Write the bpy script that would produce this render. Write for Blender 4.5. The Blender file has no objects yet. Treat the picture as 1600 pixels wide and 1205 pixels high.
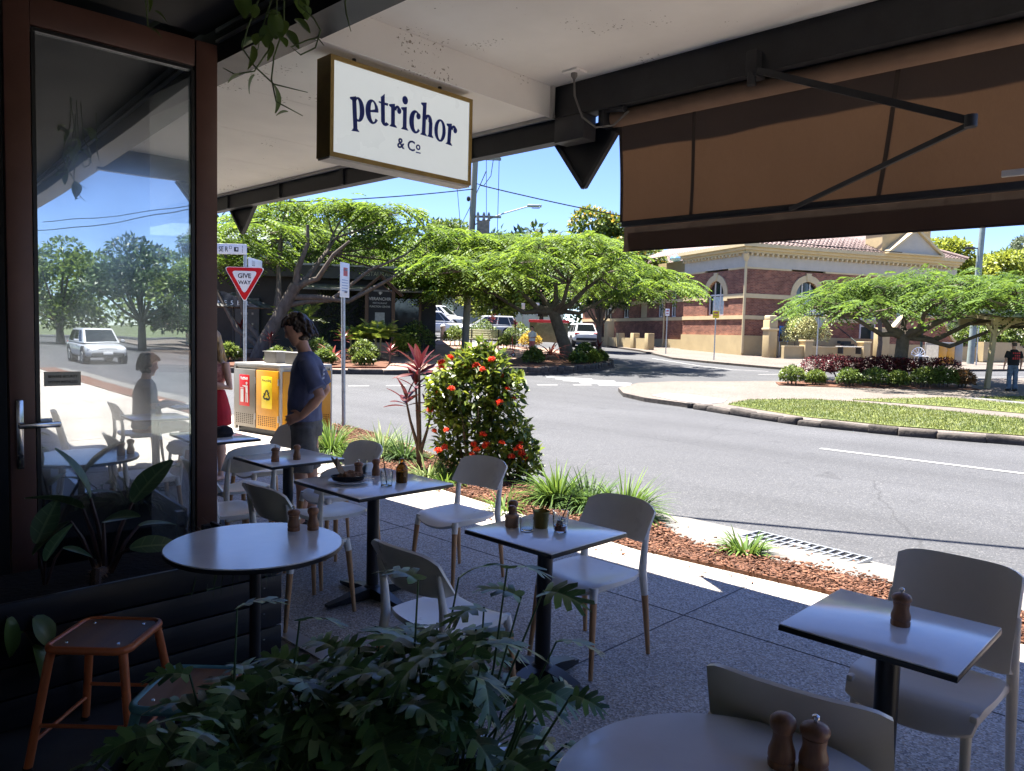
import bpy, bmesh, math, random
import numpy as np
from mathutils import Vector, Matrix, Quaternion

random.seed(7); rng = np.random.default_rng(7)
scene = bpy.context.scene
COL = scene.collection
PI = math.pi
HEAD = math.radians(46)          # the view looks 46 degrees clockwise of the street axis (+Y)
CH, SH = math.cos(HEAD), math.sin(HEAD)

# ---------------------------------------------------------------- camera
cam_d = bpy.data.cameras.new('camera'); cam = bpy.data.objects.new('camera', cam_d); COL.objects.link(cam)
scene.camera = cam
_p, _r = math.radians(3.85), math.radians(1.5)
_fw0 = Vector((SH, CH, 0)); _rt0 = Vector((CH, -SH, 0)); _z = Vector((0, 0, 1))
_fw = math.cos(_p) * _fw0 - math.sin(_p) * _z
_up0 = _rt0.cross(_fw)
_rt = math.cos(_r) * _rt0 + math.sin(_r) * _up0
_up = -math.sin(_r) * _rt0 + math.cos(_r) * _up0
cam.matrix_world = Matrix(((_rt.x, _up.x, -_fw.x, 0), (_rt.y, _up.y, -_fw.y, 0), (_rt.z, _up.z, -_fw.z, 1.69), (0, 0, 0, 1)))
cam_d.lens = 26.89; cam_d.sensor_width = 36; cam_d.clip_start = 0.05; cam_d.clip_end = 3000

# ---------------------------------------------------------------- sky, sun, exposure
SUN_EL = math.radians(74); SUN_H = Vector((-0.21, 0.977, 0)).normalized()
world = bpy.data.worlds.new('World'); scene.world = world; world.use_nodes = True
wn = world.node_tree.nodes; wl = world.node_tree.links
bg = wn['Background']
sky = wn.new('ShaderNodeTexSky'); sky.sky_type = 'NISHITA'; sky.sun_disc = False
sky.sun_elevation = SUN_EL; sky.sun_rotation = math.atan2(SUN_H.x, SUN_H.y)
sky.air_density = 0.7; sky.dust_density = 0.0; sky.ozone_density = 5.0
sk_hs = wn.new('ShaderNodeHueSaturation'); sk_hs.inputs['Saturation'].default_value = 1.06; sk_hs.inputs['Hue'].default_value = 0.513   # the whole dome a little deeper blue
wl.new(sky.outputs[0], sk_hs.inputs['Color']); wl.new(sk_hs.outputs[0], bg.inputs[0]); bg.inputs[1].default_value = 0.056
sun_d = bpy.data.lights.new('sun', 'SUN'); sun = bpy.data.objects.new('sun', sun_d); COL.objects.link(sun)
sun_d.energy = 4.3; sun_d.angle = math.radians(0.53); sun_d.color = (1.0, 0.95, 0.87)
_s = SUN_H * math.cos(SUN_EL) + _z * math.sin(SUN_EL)
sun.rotation_euler = _s.to_track_quat('Z', 'Y').to_euler(); sun.location = (0, 0, 40)
vs = scene.view_settings
vs.view_transform = 'Standard'; vs.look = 'None'; vs.exposure = 2.58; vs.gamma = 1; vs.use_curve_mapping = False
cy = scene.cycles
cy.max_bounces = 10; cy.diffuse_bounces = 8; cy.glossy_bounces = 4; cy.transmission_bounces = 6; cy.transparent_max_bounces = 8
cy.caustics_reflective = False; cy.caustics_refractive = False; cy.use_denoising = True
cy.sample_clamp_indirect = 8

# ---------------------------------------------------------------- plan coordinates
def W(r, d):
    "plan point r metres right of and d metres along the view heading -> world x, y"
    return (r * CH + d * SH, -r * SH + d * CH)
def RD(x, y): return (x * CH - y * SH, x * SH + y * CH)
def _sm(t): t = min(1, max(0, t)); return t * t * (3 - 2 * t)
def gz(x, y):
    "the ground climbs gently away from the crossing"
    r, d = RD(x, y)
    s = .05 - .022 * _sm((r + 4) / 12)
    h = lambda t: 2.5 * math.log1p(math.exp(max(-40, min(40, t / 2.5))))
    return s * (h(d - 24) - h(d - 75))
def W3(r, d, dz=0):
    x, y = W(r, d); return (x, y, gz(x, y) + dz)
VIEW_RZ = -HEAD                  # rotation that turns local +Y onto the view heading

# ---------------------------------------------------------------- materials
_mats = {}
def _links(m): return m.node_tree.nodes, m.node_tree.links
def _val(n, name, v):
    if name in n.inputs: n.inputs[name].default_value = v
def M(name, c, rough=.6, metal=0., var=.12, scale=6., bump=0., bscale=40., spec=.5, coat=0., alpha=None, trans=0., ior=1.45, coords='Object', c2=None, detail=4., island=0., stretch=None):
    if name in _mats: return _mats[name]
    m = bpy.data.materials.new(name); m.use_nodes = True; _mats[name] = m
    N, L = _links(m); b = N['Principled BSDF']
    c = tuple(c) + (1,)
    _val(b, 'Base Color', c); _val(b, 'Roughness', rough); _val(b, 'Metallic', metal); _val(b, 'Specular IOR Level', spec)
    _val(b, 'Coat Weight', coat); _val(b, 'Transmission Weight', trans); _val(b, 'IOR', ior)
    tc = N.new('ShaderNodeTexCoord'); src = tc.outputs[coords]
    if stretch:
        mp = N.new('ShaderNodeMapping'); mp.inputs['Scale'].default_value = stretch; L.new(src, mp.inputs[0]); src = mp.outputs[0]
    if var > 0 or c2:
        nz = N.new('ShaderNodeTexNoise'); nz.inputs['Scale'].default_value = scale; nz.inputs['Detail'].default_value = detail
        nz.inputs['Roughness'].default_value = .62
        L.new(src, nz.inputs['Vector'])
        rp = N.new('ShaderNodeValToRGB'); rp.color_ramp.elements[0].position = .32; rp.color_ramp.elements[1].position = .68
        lo = tuple(x * (1 - var) for x in c[:3]) + (1,); hi = tuple(min(1, x * (1 + var)) for x in c[:3]) + (1,)
        if c2: hi = tuple(c2) + (1,); lo = c
        rp.color_ramp.elements[0].color = lo; rp.color_ramp.elements[1].color = hi
        L.new(nz.outputs[0], rp.inputs[0]); out = rp.outputs[0]
        if island > 0:
            gi = N.new('ShaderNodeNewGeometry'); hs = N.new('ShaderNodeHueSaturation')
            mr = N.new('ShaderNodeMapRange'); mr.inputs['To Min'].default_value = 1 - island; mr.inputs['To Max'].default_value = 1 + island
            L.new(gi.outputs['Random Per Island'], mr.inputs[0]); L.new(mr.outputs[0], hs.inputs['Value']); L.new(out, hs.inputs['Color']); out = hs.outputs[0]
        L.new(out, b.inputs['Base Color'])
        mr2 = N.new('ShaderNodeMapRange'); mr2.inputs['To Min'].default_value = max(0, rough - .08); mr2.inputs['To Max'].default_value = min(1, rough + .08)
        L.new(nz.outputs[0], mr2.inputs[0]); L.new(mr2.outputs[0], b.inputs['Roughness'])
    if bump > 0:
        n2 = N.new('ShaderNodeTexNoise'); n2.inputs['Scale'].default_value = bscale; n2.inputs['Detail'].default_value = 5
        L.new(src, n2.inputs['Vector'])
        bp = N.new('ShaderNodeBump'); bp.inputs['Strength'].default_value = bump; bp.inputs['Distance'].default_value = .01
        L.new(n2.outputs[0], bp.inputs['Height']); L.new(bp.outputs[0], b.inputs['Normal'])
    return m
def LEAF(name, c, c2, rough=.45, trans=.35, scale=.8, island=.35, spec=.5, veins=0.):
    "leaf: two greens, each leaf its own value, light passes through"
    if name in _mats: return _mats[name]
    m = bpy.data.materials.new(name); m.use_nodes = True; _mats[name] = m
    N, L = _links(m); b = N['Principled BSDF']; o = N['Material Output']
    g = N.new('ShaderNodeNewGeometry'); tc = N.new('ShaderNodeTexCoord'); nz = N.new('ShaderNodeTexNoise'); nz.inputs['Scale'].default_value = scale
    L.new(tc.outputs['Object'], nz.inputs['Vector'])
    ad = N.new('ShaderNodeMath'); ad.operation = 'MULTIPLY_ADD'; ad.inputs[1].default_value = .55; L.new(g.outputs['Random Per Island'], ad.inputs[0])
    ml = N.new('ShaderNodeMath'); ml.operation = 'MULTIPLY'; ml.inputs[1].default_value = .5; L.new(nz.outputs[0], ml.inputs[0]); L.new(ml.outputs[0], ad.inputs[2])
    rp = N.new('ShaderNodeValToRGB'); e = rp.color_ramp.elements; e[0].position = .2; e[1].position = .8
    e[0].color = tuple(c) + (1,); e[1].color = tuple(c2) + (1,)
    L.new(ad.outputs[0], rp.inputs[0])
    hs = N.new('ShaderNodeHueSaturation'); mr = N.new('ShaderNodeMapRange'); mr.inputs['To Min'].default_value = 1 - island; mr.inputs['To Max'].default_value = 1 + island
    L.new(g.outputs['Random Per Island'], mr.inputs[0]); L.new(mr.outputs[0], hs.inputs['Value']); L.new(rp.outputs[0], hs.inputs['Color'])
    if veins:
        # pale midrib along local x and slanting side veins
        sx = N.new('ShaderNodeSeparateXYZ'); L.new(tc.outputs['Object'], sx.inputs[0])
        def mth(op, a, b_=None):
            q = N.new('ShaderNodeMath'); q.operation = op
            for i, v in enumerate((a, b_)):
                if v is None: continue
                if isinstance(v, (int, float)): q.inputs[i].default_value = v
                else: L.new(v, q.inputs[i])
            return q.outputs[0]
        ay = mth('ABSOLUTE', sx.outputs[1]); mid = mth('LESS_THAN', ay, .018 * veins)
        fr = mth('FRACT', mth('MULTIPLY', mth('SUBTRACT', sx.outputs[0], mth('MULTIPLY', ay, .55)), 6.5 / veins)); sv = mth('MULTIPLY', mth('LESS_THAN', fr, .10), .55)
        mask = mth('MAXIMUM', mid, sv); mv = N.new('ShaderNodeMixRGB'); mv.blend_type = 'MIX'; L.new(mth('MULTIPLY', mask, .5), mv.inputs[0]); L.new(hs.outputs[0], mv.inputs[1]); mv.inputs[2].default_value = (.22, .30, .13, 1); hs = mv
    L.new(hs.outputs[0], b.inputs['Base Color']); _val(b, 'Roughness', rough); _val(b, 'Specular IOR Level', spec)
    tr = N.new('ShaderNodeBsdfTranslucent'); mx = N.new('ShaderNodeMixShader'); mx.inputs[0].default_value = trans
    h2 = N.new('ShaderNodeHueSaturation'); h2.inputs['Value'].default_value = 1.5; h2.inputs['Hue'].default_value = .485; L.new(hs.outputs[0], h2.inputs['Color']); L.new(h2.outputs[0], tr.inputs[0])
    L.new(b.outputs[0], mx.inputs[1]); L.new(tr.outputs[0], mx.inputs[2]); L.new(mx.outputs[0], o.inputs[0])
    return m
def SPECK(name, cols, scale, rough=.8, patch=.15, pscale=.5, bump=.4, coords='Object', cracks=0.):
    "small stones in three or more colours, with larger worn patches"
    if name in _mats: return _mats[name]
    m = bpy.data.materials.new(name); m.use_nodes = True; _mats[name] = m
    N, L = _links(m); b = N['Principled BSDF']; _val(b, 'Roughness', rough)
    tc = N.new('ShaderNodeTexCoord'); vo = N.new('ShaderNodeTexVoronoi'); vo.inputs['Scale'].default_value = scale
    L.new(tc.outputs[coords], vo.inputs['Vector'])
    sp = N.new('ShaderNodeSeparateColor'); L.new(vo.outputs['Color'], sp.inputs[0])
    rp = N.new('ShaderNodeValToRGB'); rp.color_ramp.interpolation = 'CONSTANT'
    n = len(cols)
    for i, (pos, c) in enumerate(cols):
        e = rp.color_ramp.elements[i] if i < 2 else rp.color_ramp.elements.new(pos)
        e.position = pos; e.color = tuple(c) + (1,)
    L.new(sp.outputs[0], rp.inputs[0])
    nz = N.new('ShaderNodeTexNoise'); nz.inputs['Scale'].default_value = pscale; nz.inputs['Detail'].default_value = 6; L.new(tc.outputs[coords], nz.inputs['Vector'])
    mr = N.new('ShaderNodeMapRange'); mr.inputs['From Min'].default_value = .3; mr.inputs['From Max'].default_value = .7
    mr.inputs['To Min'].default_value = 1 - patch; mr.inputs['To Max'].default_value = 1 + patch; L.new(nz.outputs[0], mr.inputs[0])
    hs = N.new('ShaderNodeHueSaturation'); L.new(rp.outputs[0], hs.inputs['Color']); L.new(mr.outputs[0], hs.inputs['Value']); L.new(hs.outputs[0], b.inputs['Base Color'])
    if cracks:
        # wheel-polished lanes along the street, oily blotches and hairline cracks
        mp = N.new('ShaderNodeMapping'); mp.inputs['Scale'].default_value = (.55, .035, 1); L.new(tc.outputs[coords], mp.inputs[0])
        n3 = N.new('ShaderNodeTexNoise'); n3.inputs['Scale'].default_value = 1.; n3.inputs['Detail'].default_value = 5; L.new(mp.outputs[0], n3.inputs[0])
        m3 = N.new('ShaderNodeMapRange'); m3.inputs['From Min'].default_value = .3; m3.inputs['From Max'].default_value = .7; m3.inputs['To Min'].default_value = .78; m3.inputs['To Max'].default_value = 1.16; L.new(n3.outputs[0], m3.inputs[0])
        n5 = N.new('ShaderNodeTexNoise'); n5.inputs['Scale'].default_value = 1.6; n5.inputs['Detail'].default_value = 3; L.new(tc.outputs[coords], n5.inputs[0])
        m5 = N.new('ShaderNodeMapRange'); m5.inputs['From Min'].default_value = .66; m5.inputs['From Max'].default_value = .74; m5.inputs['To Min'].default_value = 1.; m5.inputs['To Max'].default_value = .74; L.new(n5.outputs[0], m5.inputs[0])
        n4 = N.new('ShaderNodeTexNoise'); n4.inputs['Scale'].default_value = .9; n4.inputs['Detail'].default_value = 6; L.new(tc.outputs[coords], n4.inputs[0])
        vm = N.new('ShaderNodeMixRGB'); vm.inputs[0].default_value = .35; L.new(tc.outputs[coords], vm.inputs[1]); L.new(n4.outputs['Color'], vm.inputs[2])
        ve = N.new('ShaderNodeTexVoronoi'); ve.feature = 'DISTANCE_TO_EDGE'; ve.inputs['Scale'].default_value = .34; L.new(vm.outputs[0], ve.inputs['Vector'])
        m4 = N.new('ShaderNodeMapRange'); m4.inputs['From Min'].default_value = .0; m4.inputs['From Max'].default_value = .0035; m4.inputs['To Min'].default_value = 1 - cracks; m4.inputs['To Max'].default_value = 1.; L.new(ve.outputs['Distance'], m4.inputs[0])
        u1 = N.new('ShaderNodeMath'); u1.operation = 'MULTIPLY'; L.new(m3.outputs[0], u1.inputs[0]); L.new(m4.outputs[0], u1.inputs[1])
        u2 = N.new('ShaderNodeMath'); u2.operation = 'MULTIPLY'; L.new(u1.outputs[0], u2.inputs[0]); L.new(m5.outputs[0], u2.inputs[1])
        u3 = N.new('ShaderNodeMath'); u3.operation = 'MULTIPLY'; L.new(u2.outputs[0], u3.inputs[0]); L.new(mr.outputs[0], u3.inputs[1]); L.new(u3.outputs[0], hs.inputs['Value'])
    bp = N.new('ShaderNodeBump'); bp.inputs['Strength'].default_value = bump; bp.inputs['Distance'].default_value = .004; L.new(vo.outputs['Distance'], bp.inputs['Height']); L.new(bp.outputs[0], b.inputs['Normal'])
    return m
def BRICK(name, c1, c2, mortar, bw=.24, bh=.086, floor=False, rough=.85):
    if name in _mats: return _mats[name]
    m = bpy.data.materials.new(name); m.use_nodes = True; _mats[name] = m
    N, L = _links(m); b = N['Principled BSDF']; _val(b, 'Roughness', rough)
    tc = N.new('ShaderNodeTexCoord'); sx = N.new('ShaderNodeSeparateXYZ'); L.new(tc.outputs['Object'], sx.inputs[0])
    cb = N.new('ShaderNodeCombineXYZ')
    if floor:
        L.new(sx.outputs[0], cb.inputs[0]); L.new(sx.outputs[1], cb.inputs[1])
    else:
        ad = N.new('ShaderNodeMath'); L.new(sx.outputs[0], ad.inputs[0]); L.new(sx.outputs[1], ad.inputs[1]); L.new(ad.outputs[0], cb.inputs[0]); L.new(sx.outputs[2], cb.inputs[1])
    br = N.new('ShaderNodeTexBrick'); br.inputs['Scale'].default_value = 1; br.inputs['Brick Width'].default_value = bw; br.inputs['Row Height'].default_value = bh
    br.inputs['Mortar Size'].default_value = .008; br.inputs['Mortar Smooth'].default_value = .3; br.inputs['Bias'].default_value = -.1
    br.inputs['Color1'].default_value = tuple(c1) + (1,); br.inputs['Color2'].default_value = tuple(c2) + (1,); br.inputs['Mortar'].default_value = tuple(mortar) + (1,)
    L.new(cb.outputs[0], br.inputs['Vector'])
    nz = N.new('ShaderNodeTexNoise'); nz.inputs['Scale'].default_value = 1.3; nz.inputs['Detail'].default_value = 6; L.new(tc.outputs['Object'], nz.inputs['Vector'])
    mr = N.new('ShaderNodeMapRange'); mr.inputs['From Min'].default_value = .3; mr.inputs['From Max'].default_value = .7; mr.inputs['To Min'].default_value = .75; mr.inputs['To Max'].default_value = 1.3; L.new(nz.outputs[0], mr.inputs[0])
    hs = N.new('ShaderNodeHueSaturation'); L.new(br.outputs[0], hs.inputs['Color']); L.new(mr.outputs[0], hs.inputs['Value']); L.new(hs.outputs[0], b.inputs['Base Color'])
    bp = N.new('ShaderNodeBump'); bp.inputs['Strength'].default_value = .6; bp.inputs['Distance'].default_value = .01; bp.invert = True; L.new(br.outputs['Fac'], bp.inputs['Height']); L.new(bp.outputs[0], b.inputs['Normal'])
    return m
def WOOD(name, c1, c2, scale=14, rough=.5, axis=2, spec=.4):
    "grain running along one axis"
    st = [1, 1, 1]; st[axis] = .08
    return M(name, c1, rough, var=.1, scale=scale, c2=c2, stretch=tuple(st), bump=.15, bscale=scale * 2, spec=spec)

# ---------------------------------------------------------------- mesh building
class MB:
    def __init__(s): s.v = []; s.f = []; s.m = []
    def _add(s, vs, fs, mi=0):
        o = len(s.v); s.v += [tuple(p) for p in vs]; s.f += [tuple(i + o for i in f) for f in fs]; s.m += [mi] * len(fs); return s
    def box(s, c, size, rz=0, mi=0, mat=None):
        x, y, z = size[0] / 2, size[1] / 2, size[2] / 2
        vs = [Vector((a * x, b * y, d * z)) for d in (-1, 1) for b in (-1, 1) for a in (-1, 1)]
        R = mat if mat is not None else Matrix.Rotation(rz, 3, 'Z')
        c = Vector(c)
        return s._add([R @ p + c for p in vs], [(0, 2, 3, 1), (4, 5, 7, 6), (0, 1, 5, 4), (2, 6, 7, 3), (0, 4, 6, 2), (1, 3, 7, 5)], mi)
    def rbox(s, c, size, bev=.01, seg=2, rz=0, mi=0, mat=None):
        bm = bmesh.new(); bmesh.ops.create_cube(bm, size=1)
        for v in bm.verts: v.co = Vector((v.co.x * size[0], v.co.y * size[1], v.co.z * size[2]))
        bmesh.ops.bevel(bm, geom=bm.edges[:], offset=min(bev, min(size) * .49), segments=seg, affect='EDGES', profile=.5)
        R = mat if mat is not None else Matrix.Rotation(rz, 3, 'Z'); c = Vector(c)
        bm.verts.index_update()
        s._add([R @ v.co + c for v in bm.verts], [[v.index for v in f.verts] for f in bm.faces], mi); bm.free(); return s
    def beam(s, a, b, w, h, mi=0, up=(0, 0, 1)):
        "a bar of w x h from a to b"
        a, b = Vector(a), Vector(b); y = (b - a); L = y.length; y.normalize(); u = Vector(up)
        x = y.cross(u)
        if x.length < 1e-4: x = y.cross(Vector((1, 0, 0)))
        x.normalize(); z = x.cross(y)
        R = Matrix((x, y, z)).transposed()
        return s.box((a + b) / 2, (w, L, h), mat=R, mi=mi)
    def tube(s, pts, r, n=8, caps=True, mi=0, flat=None):
        pts = [Vector(p) for p in pts]; k = len(pts)
        rs = [r] * k if isinstance(r, (int, float)) else list(r)
        t0 = (pts[1] - pts[0]).normalized(); ref = Vector((0, 0, 1)) if abs(t0.z) < .9 else Vector((1, 0, 0))
        nx = t0.cross(ref).normalized(); vs = []
        for i, p in enumerate(pts):
            t = (pts[min(i + 1, k - 1)] - pts[max(i - 1, 0)])
            t = t.normalized() if t.length > 1e-9 else t0
            nx = (nx - t * nx.dot(t)); nx = nx.normalized() if nx.length > 1e-6 else t.orthogonal().normalized()
            ny = t.cross(nx)
            for j in range(n):
                a = 2 * PI * j / n
                rr = rs[i]
                vs.append(p + nx * (rr * math.cos(a)) + ny * (rr * math.sin(a) * (flat or 1)))
        fs = [(i * n + j, i * n + (j + 1) % n, (i + 1) * n + (j + 1) % n, (i + 1) * n + j) for i in range(k - 1) for j in range(n)]
        if caps: fs += [tuple(range(n - 1, -1, -1)), tuple((k - 1) * n + j for j in range(n))]
        return s._add(vs, fs, mi)
    def rings(s, rings, n=16, mi=0, power=2.0):
        "loft through elliptical rings (centre, u, v, ru, rv)"
        vs = []
        for c, u, v, ru, rv in rings:
            c, u, v = Vector(c), Vector(u), Vector(v)
            for j in range(n):
                a = 2 * PI * j / n; ca, sa = math.cos(a), math.sin(a)
                e = 2 / power
                vs.append(c + u * (ru * math.copysign(abs(ca) ** e, ca)) + v * (rv * math.copysign(abs(sa) ** e, sa)))
        k = len(rings)
        fs = [(i * n + j, i * n + (j + 1) % n, (i + 1) * n + (j + 1) % n, (i + 1) * n + j) for i in range(k - 1) for j in range(n)]
        fs += [tuple(range(n - 1, -1, -1)), tuple((k - 1) * n + j for j in range(n))]
        return s._add(vs, fs, mi)
    def lathe(s, prof, c=(0, 0, 0), n=16, mi=0, closed=True):
        c = Vector(c); vs = []; k = len(prof)
        for r, z in prof:
            for j in range(n):
                a = 2 * PI * j / n; vs.append(c + Vector((r * math.cos(a), r * math.sin(a), z)))
        fs = [(i * n + j, i * n + (j + 1) % n, (i + 1) * n + (j + 1) % n, (i + 1) * n + j) for i in range(k - 1) for j in range(n)]
        if closed: fs += [tuple(range(n - 1, -1, -1)), tuple((k - 1) * n + j for j in range(n))]
        return s._add(vs, fs, mi)
    def prism(s, poly, o, u, v, w, mi=0):
        "polygon (a, b) in the plane o + a u + b v, thickened by the vector w"
        o, u, v, w = Vector(o), Vector(u), Vector(v), Vector(w); n = len(poly)
        vs = [o + u * a + v * b for a, b in poly]; vs += [p + w for p in vs]
        fs = [tuple(range(n - 1, -1, -1)), tuple(range(n, 2 * n))] + [(i, (i + 1) % n, n + (i + 1) % n, n + i) for i in range(n)]
        return s._add(vs, fs, mi)
    def quad(s, a, b, c, d, mi=0): return s._add([a, b, c, d], [(0, 1, 2, 3)], mi)
    def sphere(s, c, r, n=12, mi=0, sc=(1, 1, 1)):
        k = n // 2; prof = []
        vs = [Vector(c) + Vector((0, 0, -r * sc[2]))]
        for i in range(1, k):
            t = -PI / 2 + PI * i / k
            for j in range(n):
                a = 2 * PI * j / n; vs.append(Vector(c) + Vector((r * sc[0] * math.cos(t) * math.cos(a), r * sc[1] * math.cos(t) * math.sin(a), r * sc[2] * math.sin(t))))
        vs.append(Vector(c) + Vector((0, 0, r * sc[2]))); top = len(vs) - 1
        fs = [(0, 1 + (j + 1) % n, 1 + j) for j in range(n)]
        for i in range(k - 2):
            fs += [(1 + i * n + j, 1 + i * n + (j + 1) % n, 1 + (i + 1) * n + (j + 1) % n, 1 + (i + 1) * n + j) for j in range(n)]
        b = 1 + (k - 2) * n
        fs += [(b + j, b + (j + 1) % n, top) for j in range(n)]
        return s._add(vs, fs, mi)
    def mesh(s, name, mats, smooth=35):
        me = bpy.data.meshes.new(name); me.from_pydata(s.v, [], s.f)
        mats = mats if isinstance(mats, (list, tuple)) else [mats]
        for m in mats: me.materials.append(m)
        if len(mats) > 1: me.polygons.foreach_set('material_index', s.m)
        me.validate(); bm = bmesh.new(); bm.from_mesh(me); bmesh.ops.recalc_face_normals(bm, faces=bm.faces[:]); bm.to_mesh(me); bm.free()
        if smooth:
            me.polygons.foreach_set('use_smooth', [True] * len(me.polygons)); me.set_sharp_from_angle(angle=math.radians(smooth))
        me.update(); return me
    def build(s, name, mats, parent=None, loc=None, rz=0, smooth=35, kind=None):
        return link(name, s.mesh(name, mats, smooth), parent, loc, rz, kind)

def link(name, me, parent=None, loc=None, rz=0, kind=None):
    o = bpy.data.objects.new(name, me); COL.objects.link(o)
    if parent is not None: o.parent = parent
    if loc is not None: o.location = loc
    if rz: o.rotation_euler = (0, 0, rz)
    if kind: o['kind'] = kind
    return o
def np_mesh(name, V, F, mat, smooth=False):
    me = bpy.data.meshes.new(name); V = np.asarray(V, np.float32); F = np.asarray(F, np.int32); k = F.shape[1]
    me.vertices.add(len(V)); me.vertices.foreach_set('co', V.ravel())
    me.loops.add(F.size); me.loops.foreach_set('vertex_index', F.ravel())
    me.polygons.add(len(F)); me.polygons.foreach_set('loop_start', np.arange(0, F.size, k, dtype=np.int32))
    me.materials.append(mat); me.update(calc_edges=True)
    if smooth: me.polygons.foreach_set('use_smooth', [True] * len(F))
    return me
def tag(o, label=None, cat=None, group=None, kind=None):
    if label: o['label'] = label
    if cat: o['category'] = cat
    if group: o['group'] = group
    if kind: o['kind'] = kind
    return o
def thing(name, label, cat, loc=(0, 0, 0), rz=0, group=None):
    o = bpy.data.objects.new(name, None); COL.objects.link(o); o.empty_display_size = .1
    o.location = loc; o.rotation_euler = (0, 0, rz)
    return tag(o, label, cat, group)
def dup(root, loc, rz, label, group=None):
    "copy a thing with its parts and sub-parts"
    r = root.copy(); COL.objects.link(r); r.location = loc; r.rotation_euler = (0, 0, rz); r['label'] = label
    if group: r['group'] = group
    for ch in list(root.children):
        c = ch.copy(); COL.objects.link(c); c.parent = r
        for g in list(ch.children):
            d = g.copy(); COL.objects.link(d); d.parent = c
    return r
def text(name, s, size, mat, o, u, v, parent=None, depth=.002, bold=0., align='CENTER', sx=1.):
    "flat lettering: baseline starts (or is centred) at o, runs along u, rises along v"
    cu = bpy.data.curves.new(name, 'FONT'); cu.body = s; cu.size = size; cu.align_x = align; cu.extrude = 0; cu.offset = bold; cu.resolution_u = 3
    t = bpy.data.objects.new(name, cu); COL.objects.link(t)
    dg = bpy.context.evaluated_depsgraph_get(); me = bpy.data.meshes.new_from_object(t.evaluated_get(dg)); bpy.data.objects.remove(t)
    u, v = Vector(u).normalized(), Vector(v).normalized(); w = u.cross(v); o = Vector(o)
    for p in me.vertices: p.co = o + u * (p.co.x * sx) + v * p.co.y
    bm = bmesh.new(); bm.from_mesh(me)
    r = bmesh.ops.extrude_face_region(bm, geom=bm.faces[:]); vs_ = [e for e in r['geom'] if isinstance(e, bmesh.types.BMVert)]
    bmesh.ops.translate(bm, verts=vs_, vec=w * depth); bmesh.ops.recalc_face_normals(bm, faces=bm.faces[:]); bm.to_mesh(me); bm.free()
    me.materials.clear(); me.materials.append(mat)
    return link(name, me, parent)
def remesh(mb, name, mat, voxel, parent=None, smooth_it=4, fac=.5):
    "weld overlapping lofts into one continuous surface"
    o = mb.build(name + '_tmp', mat, smooth=0)
    md = o.modifiers.new('r', 'REMESH'); md.mode = 'VOXEL'; md.voxel_size = voxel; md.use_smooth_shade = True
    if smooth_it: sm = o.modifiers.new('s', 'SMOOTH'); sm.iterations = smooth_it; sm.factor = fac
    dg = bpy.context.evaluated_depsgraph_get(); me = bpy.data.meshes.new_from_object(o.evaluated_get(dg))
    old = o.data; bpy.data.objects.remove(o); bpy.data.meshes.remove(old)
    me.name = name; me.materials.clear(); me.materials.append(mat)
    me.polygons.foreach_set('use_smooth', [True] * len(me.polygons))
    return link(name, me, parent)
def sheet(name, poly, mat, off=0., skirt=0., step=1.5, kind='structure', side_mat=None, parent=None, wave=0.):
    "a patch of ground that follows the slope; skirt = depth of its kerb face"
    bm = bmesh.new(); vs_ = [bm.verts.new((x, y, 0)) for x, y in poly]; bm.faces.new(vs_)
    bmesh.ops.triangulate(bm, faces=bm.faces[:])
    xs = [p[0] for p in poly]; ys = [p[1] for p in poly]
    for ax, (a, b) in enumerate(((min(xs), max(xs)), (min(ys), max(ys)))):
        t = math.ceil(a / step) * step
        while t < b:
            co = [0, 0, 0]; no = [0, 0, 0]; co[ax] = t; no[ax] = 1
            bmesh.ops.bisect_plane(bm, geom=bm.verts[:] + bm.edges[:] + bm.faces[:], plane_co=co, plane_no=no); t += step
    for v in bm.verts: v.co.z = gz(v.co.x, v.co.y) + off + (wave * math.sin(v.co.x * 3.1 + 1.3 * math.sin(v.co.y * 2)) if wave else 0)
    bmesh.ops.recalc_face_normals(bm, faces=bm.faces[:])
    if bm.faces and sum(f.normal.z for f in bm.faces) < 0: bmesh.ops.reverse_faces(bm, faces=bm.faces[:])
    if skirt:
        be = [e for e in bm.edges if e.is_boundary]; n0 = len(bm.faces)
        r = bmesh.ops.extrude_edge_only(bm, edges=be); nv = [g for g in r['geom'] if isinstance(g, bmesh.types.BMVert)]
        bmesh.ops.translate(bm, verts=nv, vec=(0, 0, -skirt))
        if side_mat:
            for g in r['geom']:
                if isinstance(g, bmesh.types.BMFace): g.material_index = 1
        bmesh.ops.recalc_face_normals(bm, faces=bm.faces[:])
        f = max(bm.faces, key=lambda f: abs(f.normal.z))
        if f.normal.z < 0: bmesh.ops.reverse_faces(bm, faces=bm.faces[:])
    me = bpy.data.meshes.new(name); bm.to_mesh(me); bm.free(); me.materials.append(mat)
    if side_mat: me.materials.append(side_mat)
    return link(name, me, parent, kind=kind)

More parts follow.
